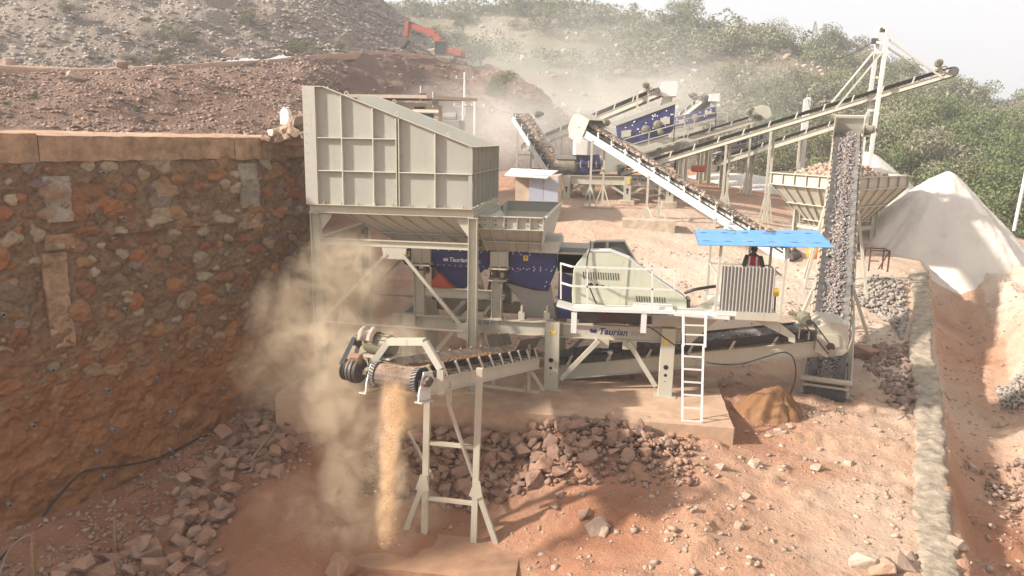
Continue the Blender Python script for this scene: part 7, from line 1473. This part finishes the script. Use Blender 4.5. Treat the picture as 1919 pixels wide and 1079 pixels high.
# bushes on the quarry slopes
def slope_pt(u, v, G):
    best = None; q = G.reshape(-1, 3)[::3]; M_ = (_M @ (q - np.array(CAM)).T).T; uu_ = 959.5 + FPX * M_[:, 0] / M_[:, 2]; vv_ = 539.5 + FPX * M_[:, 1] / M_[:, 2]; return q[np.argmin((uu_ - u) ** 2 + (vv_ - v) ** 2)]
for (u, v, hpx, mt_, G, lb) in [(560, 108, 34, 'leaf_olive', UG, 'round pale green bush on the bench above the red slope'), (636, 100, 26, 'leaf_grey', UG, 'grey green bush right of the round bush on the bench'), (304, 122, 30, 'leaf_olive', UG, 'upright green shrub on the bench at upper left'), (490, 72, 16, 'leaf_green', UG, 'tiny dark green shrub on the grey rubble slope'),
    (345, 78, 34, 'leaf_grey', UG, 'yellowish spreading shrub in the middle of the grey rubble slope'), (256, 118, 22, 'leaf_grey', UG, 'low dry shrub on the bench left of the upright one'), (472, 45, 30, 'leaf_grey', UG, 'thin tall shrub high on the grey slope'), (66, 186, 15, 'leaf_green', SG, 'small green tuft at the left of the red rubble slope'), (948, 190, 48, 'leaf_olive', SG, 'dusty bush clinging to the cut earth cliff'),
    (985, 215, 26, 'leaf_grey', SG, 'small dusty bush low on the cut earth cliff'), (8, 195, 12, 'leaf_green', SG, 'small green tuft at the left picture edge'), (247, 212, 12, 'leaf_green', SG, 'tiny tuft low on the red rubble slope'), (130, 25, 24, 'leaf_grey', UG, 'brown dry shrub near the top left corner')]:
    p = slope_pt(u, v, G); d = pxy(p)[2]; tree((p[0], p[1], p[2] - .1), hpx * d / FPX * .95, mt_, lb, None, 'bush', 'near', 'bush', 1.05)
for (u, v, hpx, Y, lb) in [(900, 128, 62, 104, 'large round dusty tree right of the excavator'), (868, 62, 30, 125, 'dusty tree above the excavator cab'), (838, 95, 40, 108, 'dark tree behind the excavator')]:
    q = at(u, v, Y); tree(q, hpx * Y / FPX, 'leaf_olive', lb, None, 'tree', 'near', 'tree', 1.15)
q = on_ground(1492, 596, lo=20); tree(q, .35, 'leaf_green', 'tiny green weed on the sand beyond the operator platform', None, 'weed', 'mid', 'weed')
# ------------------------------------------------------------------ dust and haze
def dust(name, label, ell, dens, col, nscale=1.0, lo=.40, hi=.72, pad=1.0, aniso=.0, step=1.0, soft=1.0):
    c0 = np.array([list(c) for c, r_, k in ell]); r0 = np.array([list(r_) for c, r_, k in ell]); mn = (c0 - r0).min(0); mx = (c0 + r0).max(0)
    o = MB().box(tuple(mn), tuple(mx)).build(name, 'cream', origin=tuple((mn + mx) / 2)); m = bpy.data.materials.new(name); m.use_nodes = True; nt = m.node_tree; nt.nodes.clear()
    out = _n(nt, 'ShaderNodeOutputMaterial'); pv = _n(nt, 'ShaderNodeVolumePrincipled'); nt.links.new(pv.outputs[0], out.inputs['Volume']); pv.inputs['Color'].default_value = (*col, 1); pv.inputs['Anisotropy'].default_value = aniso
    p = geo_pos(nt); wn = _n(nt, 'ShaderNodeTexNoise'); wn.inputs['Scale'].default_value = nscale * .6; wn.inputs['Detail'].default_value = 2; nt.links.new(p, wn.inputs['Vector'])
    wp = _n(nt, 'ShaderNodeVectorMath'); wp.operation = 'SUBTRACT'; nt.links.new(wn.outputs['Color'], wp.inputs[0]); wp.inputs[1].default_value = (.5, .5, .5)
    tot = None
    for c, r_, k in ell:
        a = _n(nt, 'ShaderNodeVectorMath'); a.operation = 'SUBTRACT'; nt.links.new(p, a.inputs[0]); a.inputs[1].default_value = tuple(c)
        d_ = _n(nt, 'ShaderNodeVectorMath'); d_.operation = 'DIVIDE'; nt.links.new(a.outputs[0], d_.inputs[0]); d_.inputs[1].default_value = tuple(r_)
        w_ = _n(nt, 'ShaderNodeVectorMath'); w_.operation = 'MULTIPLY_ADD'; nt.links.new(wp.outputs[0], w_.inputs[0]); w_.inputs[1].default_value = (1.1, 1.1, .8); nt.links.new(d_.outputs[0], w_.inputs[2])
        l_ = _n(nt, 'ShaderNodeVectorMath'); l_.operation = 'LENGTH'; nt.links.new(w_.outputs[0], l_.inputs[0]); 
        edge_l = _n(nt, 'ShaderNodeVectorMath'); edge_l.operation = 'LENGTH'; nt.links.new(d_.outputs[0], edge_l.inputs[0])
        f = mth(nt, 'MULTIPLY', mth(nt, 'MAXIMUM', mth(nt, 'SUBTRACT', 1.0, l_.outputs['Value']), 0.0), mth(nt, 'MINIMUM', mth(nt, 'MULTIPLY', mth(nt, 'MAXIMUM', mth(nt, 'SUBTRACT', 1.0, edge_l.outputs['Value']), 0.0), 4.0), 1.0)); f = mth(nt, 'MULTIPLY', f, k); tot = f if tot is None else mth(nt, 'ADD', tot, f)
    n1 = noise(nt, p, nscale, 4, .6, .8); f = mth(nt, 'MULTIPLY', tot, ramp(nt, [(lo, (.06, .06, .06)), (hi, (1, 1, 1))], n1)); nt.links.new(mth(nt, 'MULTIPLY', f, dens), pv.inputs['Density'])
    o.data.materials.clear(); o.data.materials.append(m)
    try: m.cycles.volume_step_rate = step
    except Exception: pass
    return tag(o, label, 'dust', kind='stuff')
dust('dust_plume', 'billowing yellowish dust plume rising beside the head of the near conveyor', [
    (at(640, 900, 16.6), (.62, .9, 1.7), 3.0), (at(650, 960, 16.2), (3.0, 2.0, 1.1), .42), (at(520, 700, 18.5), (1.5, 1.6, 1.6), .55), (at(622, 770, 17.2), (1.05, 1.2, 1.5), 2.4), (at(605, 650, 18.2), (1.55, 1.6, 1.5), 1.5), (at(535, 590, 19.3), (1.2, 1.5, 1.5), 1.3), (at(640, 520, 20.5), (1.7, 1.6, 1.6), 1.1),
    (at(690, 830, 16.2), (.8, .8, 1.4), .8), (at(735, 830, 15.0), (.42, .42, 2.3), 2.2), (at(720, 640, 17.5), (1.4, 1.4, .8), .7)], 2.2, (.998, .85, .62), 1.5, .44, .66, step=1.0)
dust('dust_stream', 'dense orange tan powder curtain inside the falling stream', [(at(748, 722, 14.95), (.5, .36, .35), 1.3), (at(740, 770, 14.95), (.36, .34, .95), 1.6), (at(728, 870, 15.0), (.27, .35, 1.3), 1.0), (at(720, 960, 15.1), (.26, .4, 1.1), .6), (at(760, 770, 15.3), (.6, .5, .8), .35)], 6.0, (.99, .77, .50), 3.2, .38, .64, step=.8)
dust('dust_veil', 'thin brown dust veil hanging under the big feed hopper', [(at(655, 560, 23.6), (2.3, 1.7, 2.4), 1.2), (at(760, 620, 23.4), (1.7, 1.2, .9), .6)], .6, (.99, .79, .58), .8, .35, .75, step=2)
dust('dust_cloud', 'pale dust cloud drifting around the cone crusher and the far conveyors', [(at(1010, 255, 56), (10, 7, 4.5), 1.0), (at(900, 240, 64), (9, 8, 5.5), .9), (at(1180, 190, 60), (9, 6, 4.5), .6)], .17, (.997, .95, .88), .16, .3, .7, step=3)
dust('dust_cloud', 'large faint dust cloud drifting up the hill behind the screens', [(at(1060, 140, 92), (22, 12, 10), 1.0), (at(1290, 200, 88), (18, 10, 7), .8), (at(860, 120, 110), (16, 10, 9), .35)], .07, (.995, .97, .90), .07, .32, .68, step=6)
hz = MB().box((-425, -65, -26), (425, 460, 92)).build('haze', 'cream', origin=(0, 200, 0)); m = bpy.data.materials.new('haze'); m.use_nodes = True; nt = m.node_tree; nt.nodes.clear()
out = _n(nt, 'ShaderNodeOutputMaterial'); pv = _n(nt, 'ShaderNodeVolumePrincipled'); nt.links.new(pv.outputs[0], out.inputs['Volume']); pv.inputs['Color'].default_value = (.99, .99, .985, 1); pv.inputs['Density'].default_value = .0012; pv.inputs['Anisotropy'].default_value = .2
hz.data.materials.clear(); hz.data.materials.append(m); hz['kind'] = 'stuff'; hz['label'] = 'pale daylight haze filling the valley'; hz['category'] = 'haze'
